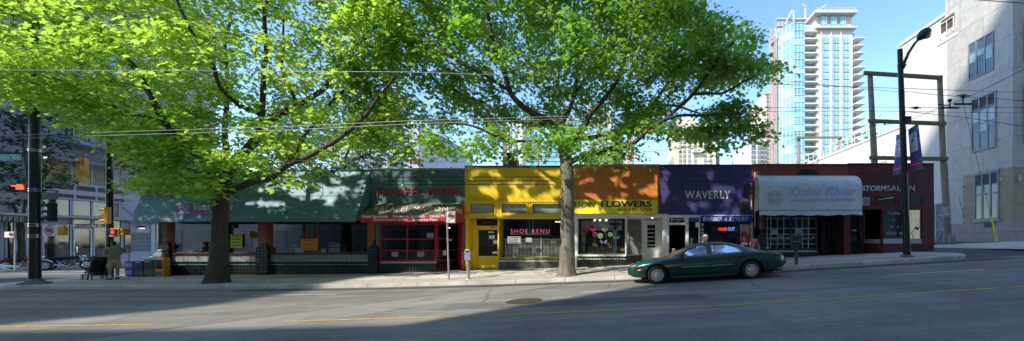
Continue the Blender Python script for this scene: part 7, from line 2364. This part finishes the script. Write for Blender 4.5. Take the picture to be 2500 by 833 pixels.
skin_mesh('trousers', mat('dark_trousers', (.03, .032, .04), .9), m2, [(-.16, 0, hz - .70), (-.14, 0, hz - .78), (-.13, .10, hz - .82), (.08, .12, (hz - .72) * .52), (-.05, .12, .08), (-.13, -.10, hz - .82), (.08, -.12, (hz - .72) * .52), (-.05, -.12, .08)],
          [(0, 1), (1, 2), (2, 3), (3, 4), (1, 5), (5, 6), (6, 7)], [(.17, .17), (.17, .17), (.12, .12), (.085, .085), (.075, .075), (.12, .12), (.085, .085), (.075, .075)])
hr = MB().ell((-.01, 0, hz + .055), (.118, .105, .085), 16, 10).ell((-.055, 0, hz + .0), (.075, .10, .10), 12, 8)
hr.build('hair', mat('grey_hair', (.30, .29, .28), .6, var=.25, scale=60), m2, local=True, smooth='all')
MB().ell((.135, 0, hz - .012), (.03, .018, .022), 8, 6).build('nose', M_skin2, m2, local=True)
MB().ell((.118, .036, hz + .015), (.012, .020, .012), 8, 6).ell((.118, -.036, hz + .015), (.012, .020, .012), 8, 6).build('eyes', M_black, m2, local=True)
MB().ell((.118, 0, hz - .062), (.008, .028, .007), 8, 6).build('mouth', mat('lip', (.30, .10, .08), .6), m2, local=True)
for s_ in (-1, 1):
    MB().ell((.01, s_ * .098, hz - .005), (.022, .012, .034), 8, 6).build('ear', M_skin2, m2, local=True)
    MB().tube([(.02, s_ * .122 - .0, .03), (.12, s_ * .122, .03)], [.045, .04], 10).ell((.1, s_ * .122, .04), (.11, .05, .045), 12, 8).build('shoe', M_shoe, m2, local=True)

# ================================================================ motorcycles across the side street
def motorcycle(loc, rz, tank, label):
    t = thing('motorcycle', loc, label, 'motorcycle', 'motorcycles parked across the side street', rot=(0, 0, rz))
    for x, r in ((0, .33), (1.52, .32)):
        w = MB().torus((x, 0, r), (0, 1, 0), r - .06, .06, 28, 8).build('wheel', M_rubber, t, local=True, smooth='all')
        sp = MB().disc((x, 0, r), (0, 1, 0), r - .10, .05, 24, r - .125).disc((x, 0, r), (0, 1, 0), .05, .12, 12).disc((x, -.06, r), (0, 1, 0), .14, .01, 20, .09)
        for k in range(10):
            a = 2 * math.pi * k / 10; sp.bar((x, 0, r), (x + math.cos(a) * (r - .11), 0, r + math.sin(a) * (r - .11)), .012)
        sp.build('rim', M_chrome, w, local=True)
    MB().tube([(1.52, -.08, .33), (1.34, -.08, .70), (1.24, -.08, .92)], [.025, .032, .03], 8).tube([(1.52, .08, .33), (1.34, .08, .70), (1.24, .08, .92)], [.025, .032, .03], 8).build('fork', M_chrome, t, local=True)
    MB().tube([(1.26, -.36, 1.04), (1.22, -.2, 1.0), (1.27, 0, .95), (1.22, .2, 1.0), (1.26, .36, 1.04)], .018, 7).tube([(1.22, -.25, 1.0), (1.18, -.28, 1.14)], .008, 5).tube([(1.22, .25, 1.0), (1.18, .28, 1.14)], .008, 5).ell((1.18, -.28, 1.16), (.02, .06, .035), 8, 6).ell((1.18, .28, 1.16), (.02, .06, .035), 8, 6).build('handlebar', M_darkmetal, t, local=True)
    MB().ell((1.40, 0, .88), (.10, .10, .10), 12, 8).build('headlight', M_chrome, t, local=True, smooth=True)
    MB().ell((.98, 0, .80), (.30, .15, .13), 16, 10).build('fuel_tank', tank, t, local=True, smooth=True)
    MB().tube([(.78, 0, .76), (.50, 0, .72), (.22, 0, .74), (.0, 0, .80)], [.10, .13, .12, .06], 10).build('seat', M_rubber, t, local=True, smooth=True)
    ar = [(x_, z_) for x_, z_ in [(math.cos(a) * .37, .33 + math.sin(a) * .37) for a in [math.pi * (.25 + .65 * k / 10) for k in range(11)]]]
    MB().tube([(x_, 0, z_) for x_, z_ in ar], .045, 8).build('rear_mudguard', tank, t, local=True, smooth='all')
    MB().tube([(1.52 + math.cos(a) * .36, 0, .32 + math.sin(a) * .36) for a in [math.pi * (.2 + .6 * k / 8) for k in range(9)]], .04, 8).build('front_mudguard', M_chrome, t, local=True, smooth='all')
    MB().box(.52, .98, -.14, .14, .28, .56).ell((.70, 0, .58), (.10, .12, .14), 10, 8).ell((.92, 0, .56), (.10, .12, .14), 10, 8).build('engine', mat('engine_metal', (.16, .16, .17), .35, .7), t, local=True, bevel=.02)
    MB().tube([(.95, -.16, .40), (.85, -.2, .24), (.5, -.22, .25), (-.22, -.22, .34)], [.03, .035, .04, .05], 9).tube([(.72, -.16, .44), (.62, -.2, .30), (-.15, -.22, .42)], [.03, .035, .045], 9).build('exhaust', M_chrome, t, local=True, smooth=True)
    MB().tube([(1.24, 0, .90), (.98, 0, .66), (.5, 0, .62), (0, 0, .36)], .028, 8).tube([(1.22, 0, .84), (.98, 0, .30), (.5, 0, .26), (0, 0, .33)], .022, 8).build('frame', M_black, t, local=True)
    MB().tube([(.56, -.12, .26), (.50, -.30, .0)], .014, 6).build('kickstand', M_darkmetal, t, local=True)
    MB().box(-.10, -.06, -.07, .07, .66, .74).build('taillight', mat('taillight_red', (.28, .008, .012), .2), t, local=True)
    return t
for (pxr, dd, m_, l_, rz) in ((14, 23.0, mat('red_tank', (.28, .012, .015), .3, coat=.5), 'red motorcycle parked furthest left across the side street', R(28)), (122, 24.2, mat('black_tank', (.012, .012, .014), .25, coat=.6), 'black motorcycle with chrome trim parked right of the red one', R(30))):
    x = FX(pxr, dd)
    motorcycle((x, dd, road_z(x) + .01), rz, m_, l_)

# ================================================================ trees
def leaf_mesh(name, cen, nrm, size, m, parent, org, seed=1, fold=.18):
    """many small lobed leaves as one crown mesh"""
    r = np.random.default_rng(seed)
    n = len(cen)
    T = np.array([(0, -.5), (.16, -.30), (.46, -.34), (.36, -.08), (.56, .16), (.24, .14), (.0, .62), (-.24, .14), (-.56, .16), (-.36, -.08), (-.46, -.34), (-.16, -.30)])
    k = len(T)
    nrm = nrm / np.linalg.norm(nrm, axis=1)[:, None]
    a = r.normal(0, 1, (n, 3)); a -= nrm * (a * nrm).sum(1)[:, None]; a /= np.linalg.norm(a, axis=1)[:, None]
    b = np.cross(nrm, a)
    V = cen[:, None, :] + size[:, None, None] * (T[None, :, 0, None] * b[:, None, :] + T[None, :, 1, None] * a[:, None, :] - fold * (np.abs(T[:, 0]) * 1.2 + T[:, 1] ** 2 * .7)[None, :, None] * nrm[:, None, :])
    V = V.reshape(-1, 3) - np.array(org)[None, :]
    me = bpy.data.meshes.new(name)
    me.vertices.add(n * k); me.vertices.foreach_set('co', V.astype(np.float32).ravel())
    me.loops.add(n * k); me.loops.foreach_set('vertex_index', np.arange(n * k, dtype=np.int32))
    me.polygons.add(n); me.polygons.foreach_set('loop_start', np.arange(0, n * k, k, dtype=np.int32))
    try: me.polygons.foreach_set('loop_total', np.full(n, k, dtype=np.int32))
    except Exception: pass
    me.update(calc_edges=True); me.validate()
    me.materials.append(m)
    o = bpy.data.objects.new(name, me); col.objects.link(o)
    o.parent = parent
    return o


def leaf_mat(name, c1, c2, trans, tw=.5):
    t = NT(name)
    g = t.n('NewGeometry')
    rp = g.outputs['Random Per Island']
    o = t.ramp(rp, [(0, c1), (1, c2)])
    big = t.noise(.45, 3)
    o = t.mix(1.0, o, t.ramp(big, [(.3, (.72,) * 3), (.7, (1.2,) * 3)]), 'MULTIPLY')
    t.l(o, t.b.inputs['Base Color'])
    t.b.inputs['Roughness'].default_value = .36; t.b.inputs['Specular IOR Level'].default_value = .6
    tr = t.n('BsdfTranslucent')
    t.l(t.mix(1.0, t.ramp(rp, [(0, trans), (1, tuple(v * 1.25 for v in trans))]), t.ramp(big, [(.3, (.8,) * 3), (.7, (1.15,) * 3)]), 'MULTIPLY'), tr.inputs['Color'])
    mx = t.n('MixShader'); mx.inputs[0].default_value = tw
    t.l(t.b.outputs[0], mx.inputs[1]); t.l(tr.outputs[0], mx.inputs[2])
    t.l(mx.outputs[0], t.out.inputs[0])
    return t.m


def bark_mat(name, c, moss):
    t = NT(name)
    nz = t.noise(3.0, 6, .7, stretch=(3, 3, .8))
    o = t.ramp(nz, [(.3, tuple(v * .55 for v in c)), (.55, c), (.75, tuple(min(1, v * 1.5) for v in c))])
    o = t.mix(t.ramp(t.noise(1.6, 4, .6), [(.5, (0,) * 3), (.7, (.55,) * 3)]), o, moss)
    wv = t.n('TexWave', Scale=1.2, Distortion=6.0, Detail=3.0); wv.bands_direction = 'Z'; t.l(t.pos(), wv.inputs['Vector'])
    o = t.mix(t.ramp(wv.outputs['Fac'], [(.0, (.35,) * 3), (.05, (0,) * 3)]), o, tuple(v * .35 for v in c))
    t.l(o, t.b.inputs['Base Color']); t.b.inputs['Roughness'].default_value = .9
    t.bump(t.noise(14, 6, .7, stretch=(2, 2, .6)), .9, .04)
    return t.m


def in_poly(x, y, poly):
    c = False; j = len(poly) - 1
    for i in range(len(poly)):
        xi, yi = poly[i]; xj, yj = poly[j]
        if (yi > y) != (yj > y) and x < (xj - xi) * (y - yi) / (yj - yi) + xi: c = not c
        j = i
    return c


def sun_gap(x, y, z):
    """True where the crowns are open towards the sun, so that flecks of light reach the shop fronts"""
    k = 18.2 - y
    xf = x + k * .72 / .695; zf = z - k * .9 / .695
    if not (-17.5 < xf < 7 and -1.5 < zf < 5.8): return False
    if zf < 2.9: th = .0 if -7.2 < xf < 4 else .2 if -11.5 < xf < -7 else .9
    elif xf < -7.5: th = .03 if -16 < xf < -12.4 else .13
    elif xf < -2.2: th = .0
    else: th = .16
    v = Vector((xf * .75 + zf * .5, zf * 1.35 - xf * .25, 4.2))
    return mnoise.noise(v) + .75 * mnoise.noise(v * 2.3) > th


def make_tree(name, label, trunk, D, limbs, outline, n_spray, leaves, lsize, lmat, bmat, seed, rmax, thick, front, flare=True, thr=-.12, nscale=.55, cat='tree', group=None, base=None, ang=1.0, holes=(), thin=(), back=False):
    r = np.random.default_rng(seed)
    base = base or Vector((FX(trunk[0][0], D), D, walk_z(FX(trunk[0][0], D), min(D, 18.5))))
    t = thing(name, base, label, cat, group)
    pts = [P(a, b_, D + dd) for a, b_, dd, _ in trunk]; rad = [q[3] for q in trunk]
    pts[0].z = base.z - .12
    tm = MB()
    # smooth the trunk
    def dense(pts, rad, n=5):
        o = []; q = []
        for i in range(len(pts) - 1):
            p0 = pts[max(0, i - 1)]; p1 = pts[i]; p2 = pts[i + 1]; p3 = pts[min(len(pts) - 1, i + 2)]
            for k in range(n):
                u = k / n
                o.append(.5 * ((2 * p1) + (p2 - p0) * u + (2 * p0 - 5 * p1 + 4 * p2 - p3) * u * u + (3 * p1 - p0 - 3 * p2 + p3) * u ** 3))
                q.append(rad[i] * (1 - u) + rad[i + 1] * u)
        return o + [pts[-1]], q + [rad[-1]]
    tp, tr_ = dense(pts, rad)
    tm.tube(tp, tr_, 20)
    # root flare and surface irregularity
    for i in range(len(tm.v)):
        v = Vector(tm.v[i])
        q = mnoise.noise(v * 1.7) * .05 + mnoise.noise(v * 5) * .018
        ci = i // 20 if i < 20 * len(tp) else 0
        ctr = tp[min(ci, len(tp) - 1)]
        dv = v - ctr; dv.z = 0
        h = max(0, 1 - (v.z - base.z) / .9)
        a = math.atan2(dv.y, dv.x)
        k = 1 + q / max(.1, dv.length) + (h ** 2 * .20 * max(0, math.sin(a * 5 + seed)) if flare else 0)
        tm.v[i] = (ctr.x + dv.x * k, ctr.y + dv.y * k, v.z)
    lm_ = MB()
    nodes = [tp[-1].copy()]; nrad = [tr_[-1]]; npar = [-1]; depth = [0.0]
    for lb in limbs:
        q = [P(a, b_, D + dd) for a, b_, dd in lb[1]]
        rr = [lb[0] * .80 * (1 - .62 * k / (len(q) - 1)) for k in range(len(q))]
        dp, dr = dense(q, rr, 6)
        wv = [p + Vector((mnoise.noise(p * .9), mnoise.noise(p * .9 + Vector((9, 0, 0))), mnoise.noise(p * .9 + Vector((0, 9, 0))))) * .10 * min(1, k / 4) for k, p in enumerate(dp)]
        lm_.tube(wv, dr, 10)
        acc = 0; prev = 0
        for k in range(1, len(wv)):
            if k % 2 == 0 or k == len(wv) - 1:
                nodes.append(wv[k]); nrad.append(dr[k]); npar.append(-1); depth.append((wv[k] - tp[-1]).length)
    tm.build('trunk', bmat, t, smooth='all')
    lm_.build('limbs', M_bark2, t, smooth='all')
    # spray positions
    ys = [p[1] for p in outline]; xs_ = [p[0] for p in outline]
    xt = FX(trunk[-1][0], D)
    att = []
    tries = 0
    while len(att) < n_spray and tries < n_spray * 60:
        tries += 1
        px = r.uniform(min(xs_), max(xs_)); py = r.uniform(min(ys), max(ys))
        if not in_poly(px, py, outline): continue
        if any(((px - hx) / hr_) ** 2 + ((py - hy) / hv) ** 2 < 1 for hx, hy, hr_, hv in holes): continue
        if any(((px - hx) / hr_) ** 2 + ((py - hy) / hv) ** 2 < 1 and r.random() > kp for hx, hy, hr_, hv, kp in thin): continue
        q = abs(FX(px, D) - xt) / rmax
        th = thick * math.sqrt(max(.04, 1 - min(1, q) ** 2))
        dd = r.normal(0, .55) * th
        dd = max(-front * math.sqrt(max(.1, 1 - min(1, q) ** 2)) * (1.0 if py < 200 else .45), min(th, dd))
        if n_spray > 1000 and sun_gap(FX(px, D + dd), D + dd, EZ + (HY - py) * (D + dd) / F): continue
        if back and py > 180: dd = abs(dd) * .9 + .1 if py < 305 else -abs(dd) * .5 - .25
        p = P(px, py, D + dd)
        if mnoise.noise(Vector((p.x * nscale, p.y * nscale, p.z * nscale * 1.9)) + Vector((seed * 3.1, 0, 0))) < (thr - .26 if py > 255 and px < 1600 else thr + .06 if px > 1640 else thr if px > 520 else thr - .18): continue
        att.append(p)
    A = np.array(att)
    tipn = np.array([tuple(n) for n in nodes])
    d0 = np.min(np.linalg.norm(A[:, None, :] - tipn[None, :, :], axis=2), axis=1)
    order = np.argsort(d0)
    tw = MB()
    NP = [np.array(n) for n in nodes]
    arr = np.zeros((len(nodes) + 3 * len(A), 3)); arr[:len(nodes)] = tipn
    dep = np.zeros(len(arr)); dep[:len(nodes)] = depth
    cnt = len(nodes)
    outd = []
    for i in order:
        p = A[i]
        dist = np.linalg.norm(arr[:cnt] - p, axis=1)
        low = np.maximum(0, arr[:cnt, 2] - p[2])        # twigs prefer to rise
        j = int(np.argmin(dist + .35 * low + .02 * dep[:cnt]))
        s_ = arr[j]; v = p - s_; L = np.linalg.norm(v)
        m1 = s_ + v * .38 + np.array([r.normal(0, .05), r.normal(0, .05), .10 * L]); m2 = s_ + v * .72 + np.array([r.normal(0, .05), r.normal(0, .05), .09 * L])
        rr = min(.05, .010 + .011 * L)
        tw.tube([s_, m1, m2, p], [rr, rr * .75, rr * .5, rr * .28], 4, caps=False)
        for q_ in (m1, m2, p):
            arr[cnt] = q_; dep[cnt] = dep[j] + L; cnt += 1
        outd.append((i, v / max(L, 1e-6)))
    tw.build('twigs', M_bark2, t, smooth='all')
    # leaves
    cen = []; nr = []; sz = []
    for i, v in outd:
        p = A[i]; n_ = max(4, int(r.normal(leaves, leaves * .25)))
        out = np.array([v[0], v[1], 0.0]); out /= max(.2, np.linalg.norm(out))
        sp = .50 if lsize < .22 and n_spray > 1000 else lsize * 2.2
        u = r.normal(0, 1, (n_, 3)) * np.array([sp, sp, sp * .36]) * .62
        c = p + u + out * r.uniform(-.3, .6, (n_, 1)) * sp
        c[:, 2] -= .22 * (u[:, 0] ** 2 + u[:, 1] ** 2) / max(sp, .01)
        nn = np.stack([r.normal(0, .58 * ang, n_), r.normal(0, .58 * ang, n_), np.ones(n_)], 1) + .55 * (u / sp) * np.array([1, 1, 0]) + out * .25
        cen.append(c); nr.append(nn); sz.append(lsize * r.uniform(.5, 1.3, n_))
    cen, nr, sz = np.concatenate(cen), np.concatenate(nr), np.concatenate(sz)
    if n_spray > 1000:
        ok = np.array([not sun_gap(*c) for c in cen]); cen, nr, sz = cen[ok], nr[ok], sz[ok]
    leaf_mesh('crown', cen, nr, sz, lmat, t, base, seed)
    return t


M_bark1 = bark_mat('grey_bark', (.20, .175, .135), (.12, .13, .055))
M_bark2 = bark_mat('dark_bark', (.075, .06, .045), (.05, .055, .025))
M_leafA = leaf_mat('maple_leaf_bright', (.18, .31, .04), (.35, .52, .085), (.56, .80, .09), .47)
M_leafB = leaf_mat('maple_leaf_green', (.10, .23, .03), (.21, .38, .055), (.35, .62, .06), .45)
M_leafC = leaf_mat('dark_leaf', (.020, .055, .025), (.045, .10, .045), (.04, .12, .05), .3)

out1 = [(-520, -120), (-300, -200), (300, -260), (700, -240), (900, -200), (985, -100), (1000, 40), (985, 150), (1000, 230), (960, 300), (900, 345), (850, 400), (760, 440), (690, 458), (655, 430), (620, 462), (585, 440), (560, 425), (545, 470), (500, 480), (430, 468), (455, 430), (410, 455), (345, 470), (318, 430), (350, 395), (322, 380), (270, 330), (190, 310), (140, 250), (60, 250), (10, 215), (-60, 240), (-200, 250), (-380, 240), (-520, 160)]
make_tree('maple_tree', 'broad bright green maple on the left with its trunk in shade before the cafe',
          [(527, 690, 0, .42), (532, 660, 0, .325), (536, 600, 0, .255), (538, 530, .02, .238), (541, 475, .05, .24), (548, 440, .1, .25), (553, 415, .15, .25)], 14.95,
          [(.17, [(560, 470, .1), (600, 449, -.4), (650, 436, -.8), (695, 408, -1.0), (760, 375, -1.2), (812, 346, -1.3), (865, 311, -1.5), (900, 275, -1.6)]),
           (.24, [(553, 430, .15), (580, 392, .1), (628, 335, .2), (660, 292, .5), (700, 270, .9), (745, 248, 1.3), (792, 216, 1.8), (840, 170, 2.4)]),
           (.15, [(620, 345, .2), (638, 300, .1), (642, 215, -.2), (645, 120, -.4), (648, 20, -.6), (660, -90, -.8)]),
           (.11, [(638, 282, .1), (600, 262, -.6), (560, 232, -1.1), (534, 205, -1.4), (518, 150, -1.7), (475, 90, -2.0), (437, 25, -2.3), (410, -60, -2.6)]),
           (.16, [(550, 430, .15), (549, 380, .7), (549, 320, 1.1), (552, 240, 1.5), (552, 140, 1.9), (560, 30, 2.2)]),
           (.17, [(545, 432, .1), (500, 395, -.3), (444, 347, -.8), (414, 312, -1.1), (386, 270, -1.3), (368, 240, -1.5), (330, 165, -1.7), (268, 96, -2.0), (200, 30, -2.2), (150, -40, -2.4)]),
           (.095, [(405, 300, -1.1), (345, 283, -1.0), (290, 266, -.9), (230, 240, -.7), (158, 219, -.5), (85, 190, -.3), (0, 138, 0), (-80, 110, .2)]),
           (.07, [(165, 221, -.5), (100, 165, -.8), (60, 120, -1.2), (20, 70, -1.5)]),
           (.10, [(725, 258, 1.1), (712, 230, .8), (692, 190, .6), (689, 127, .3), (700, 40, .0)]),
           (.10, [(700, 400, -1.0), (768, 300, -.2), (801, 259, .2), (836, 225, .5), (880, 190, .8)]),
           (.12, [(540, 440, .15), (480, 418, .8), (432, 403, 1.2), (400, 378, 1.6), (340, 330, 2.2), (280, 290, 2.8)]),
           (.10, [(790, 216, 1.8), (840, 140, 1.4), (900, 80, 1.0), (940, 10, .7)]),
           (.09, [(892, 285, -1.6), (930, 230, -1.2), (970, 180, -.9)])],
          out1, 3700, 27, .168, M_leafA, M_bark2, 5, 15.0, 4.2, 2.4, holes=((610, 200, 45, 26), (660, 60, 60, 25), (560, 330, 30, 20), (590, 260, 30, 25), (90, 60, 40, 25), (745, 30, 35, 28), (850, 380, 60, 22)))
out2 = [(880, -190), (1200, -250), (1500, -230), (1690, -120), (1745, -20), (1715, 10), (1770, 30), (1840, 75), (1848, 115), (1825, 140), (1890, 150), (1893, 178), (1860, 215), (1868, 250), (1880, 290), (1855, 320), (1878, 335), (1800, 352), (1770, 372), (1735, 365), (1715, 335), (1670, 330), (1620, 318), (1575, 345), (1555, 392), (1520, 385), (1480, 410), (1440, 408), (1420, 372), (1350, 370), (1300, 388), (1250, 372), (1230, 362), (1190, 385), (1130, 372), (1100, 382), (1040, 372), (1000, 395), (960, 370), (900, 350), (850, 300), (840, 200), (850, 60)]
make_tree('maple_tree', 'broad maple in the middle of the row with a pale grey trunk',
          [(1385, 668, 0, .41), (1384, 645, 0, .33), (1385, 600, 0, .29), (1386, 530, 0, .268), (1386, 450, 0, .265), (1384, 405, 0, .265), (1379, 372, 0, .25), (1374, 350, 0, .23)], 15.0,
          [(.15, [(1384, 405, -.05), (1412, 385, -.4), (1440, 376, -.7), (1475, 369, -.9), (1530, 357, -1.2), (1555, 345, -1.3), (1592, 310, -1.5), (1625, 290, -1.6), (1690, 230, -1.6), (1748, 153, -1.5), (1790, 100, -1.4)]),
           (.14, [(1378, 352, .0), (1405, 342, .4), (1432, 337, .6), (1488, 327, 1.0), (1520, 309, 1.2), (1592, 254, 1.6), (1628, 206, 1.8), (1690, 133, 2.0), (1720, 60, 2.2)]),
           (.16, [(1380, 358, -.05), (1408, 337, -.2), (1426, 310, -.4), (1440, 281, -.5), (1476, 242, -.8), (1522, 156, -1.2), (1540, 63, -1.5), (1550, -60, -1.8)]),
           (.20, [(1376, 360, .05), (1362, 328, .2), (1352, 308, .3), (1330, 290, .1), (1300, 275, -.1), (1268, 253, -.4), (1244, 222, -.6), (1224, 160, -.9), (1204, 108, -1.1), (1192, 45, -1.3), (1180, -50, -1.5)]),
           (.13, [(1352, 310, .3), (1334, 304, .6), (1282, 297, 1.0), (1250, 290, 1.2), (1215, 270, 1.4), (1170, 250, 1.6), (1130, 232, 1.8), (1050, 185, 2.1), (985, 100, 2.3), (925, 40, 2.5)]),
           (.14, [(1356, 316, .25), (1376, 290, .5), (1396, 250, .8), (1410, 170, 1.0), (1404, 60, 1.2), (1400, -60, 1.4)]),
           (.085, [(1372, 350, -.05), (1340, 345, -.5), (1290, 344, -1.0), (1240, 338, -1.4), (1200, 328, -1.7), (1140, 308, -2.0), (1050, 290, -2.2), (970, 270, -2.3)]),
           (.09, [(1398, 246, .8), (1430, 190, 1.3), (1480, 150, 1.8), (1520, 60, 2.2)]),
           (.08, [(1622, 291, -1.6), (1680, 282, -1.8), (1740, 283, -1.9), (1800, 280, -1.9)]),
           (.07, [(1690, 230, -1.6), (1750, 225, -1.2), (1810, 205, -1.0), (1860, 175, -.8)]),
           (.08, [(1244, 222, -.6), (1190, 190, -1.2), (1120, 150, -1.6), (1040, 90, -1.9)]),
           (.08, [(1592, 254, 1.6), (1660, 262, 2.0), (1720, 285, 2.3), (1770, 320, 2.4)])],
          out2, 3300, 27, .165, M_leafB, M_bark1, 9, 9.0, 4.4, 2.4, back=True, holes=((1560, 330, 40, 18), (1470, 395, 20, 10), (1160, 300, 22, 14), (1270, 320, 22, 18), (1310, 240, 22, 16), (1690, 300, 24, 14), (1440, 340, 16, 14), (1500, 270, 20, 14), (1110, 330, 26, 14), (1170, 60, 26, 20), (1350, 120, 20, 16)))
# darker trees behind
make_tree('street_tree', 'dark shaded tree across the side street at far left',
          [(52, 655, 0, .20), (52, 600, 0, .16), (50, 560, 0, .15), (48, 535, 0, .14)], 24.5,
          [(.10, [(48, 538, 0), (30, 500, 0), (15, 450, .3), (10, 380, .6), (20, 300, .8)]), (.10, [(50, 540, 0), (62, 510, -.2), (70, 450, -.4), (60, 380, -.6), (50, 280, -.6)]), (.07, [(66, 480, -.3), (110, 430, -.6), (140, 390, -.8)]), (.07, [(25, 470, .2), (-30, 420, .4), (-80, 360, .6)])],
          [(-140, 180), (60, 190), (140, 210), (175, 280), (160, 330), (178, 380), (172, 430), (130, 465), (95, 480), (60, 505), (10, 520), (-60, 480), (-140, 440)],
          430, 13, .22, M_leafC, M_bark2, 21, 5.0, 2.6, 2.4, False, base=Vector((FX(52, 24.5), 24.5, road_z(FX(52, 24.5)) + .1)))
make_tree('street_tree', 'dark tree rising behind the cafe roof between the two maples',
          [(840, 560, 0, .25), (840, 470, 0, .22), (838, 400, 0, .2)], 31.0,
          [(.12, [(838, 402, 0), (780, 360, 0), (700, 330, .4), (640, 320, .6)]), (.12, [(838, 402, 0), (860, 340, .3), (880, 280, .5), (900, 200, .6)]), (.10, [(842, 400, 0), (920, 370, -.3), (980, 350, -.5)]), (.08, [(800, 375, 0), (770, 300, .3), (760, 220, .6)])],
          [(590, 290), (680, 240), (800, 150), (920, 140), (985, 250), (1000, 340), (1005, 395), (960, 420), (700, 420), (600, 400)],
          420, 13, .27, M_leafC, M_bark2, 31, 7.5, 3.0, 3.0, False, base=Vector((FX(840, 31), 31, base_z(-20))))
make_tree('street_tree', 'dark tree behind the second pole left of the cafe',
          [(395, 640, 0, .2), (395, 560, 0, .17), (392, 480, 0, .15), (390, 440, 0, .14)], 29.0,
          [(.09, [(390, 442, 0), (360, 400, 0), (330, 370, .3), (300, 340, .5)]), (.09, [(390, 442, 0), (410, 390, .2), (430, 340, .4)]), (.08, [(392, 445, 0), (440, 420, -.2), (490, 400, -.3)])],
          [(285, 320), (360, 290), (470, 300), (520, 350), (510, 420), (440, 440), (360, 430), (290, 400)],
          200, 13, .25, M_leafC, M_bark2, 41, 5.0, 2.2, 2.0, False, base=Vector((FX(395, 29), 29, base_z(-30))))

flush_texts()
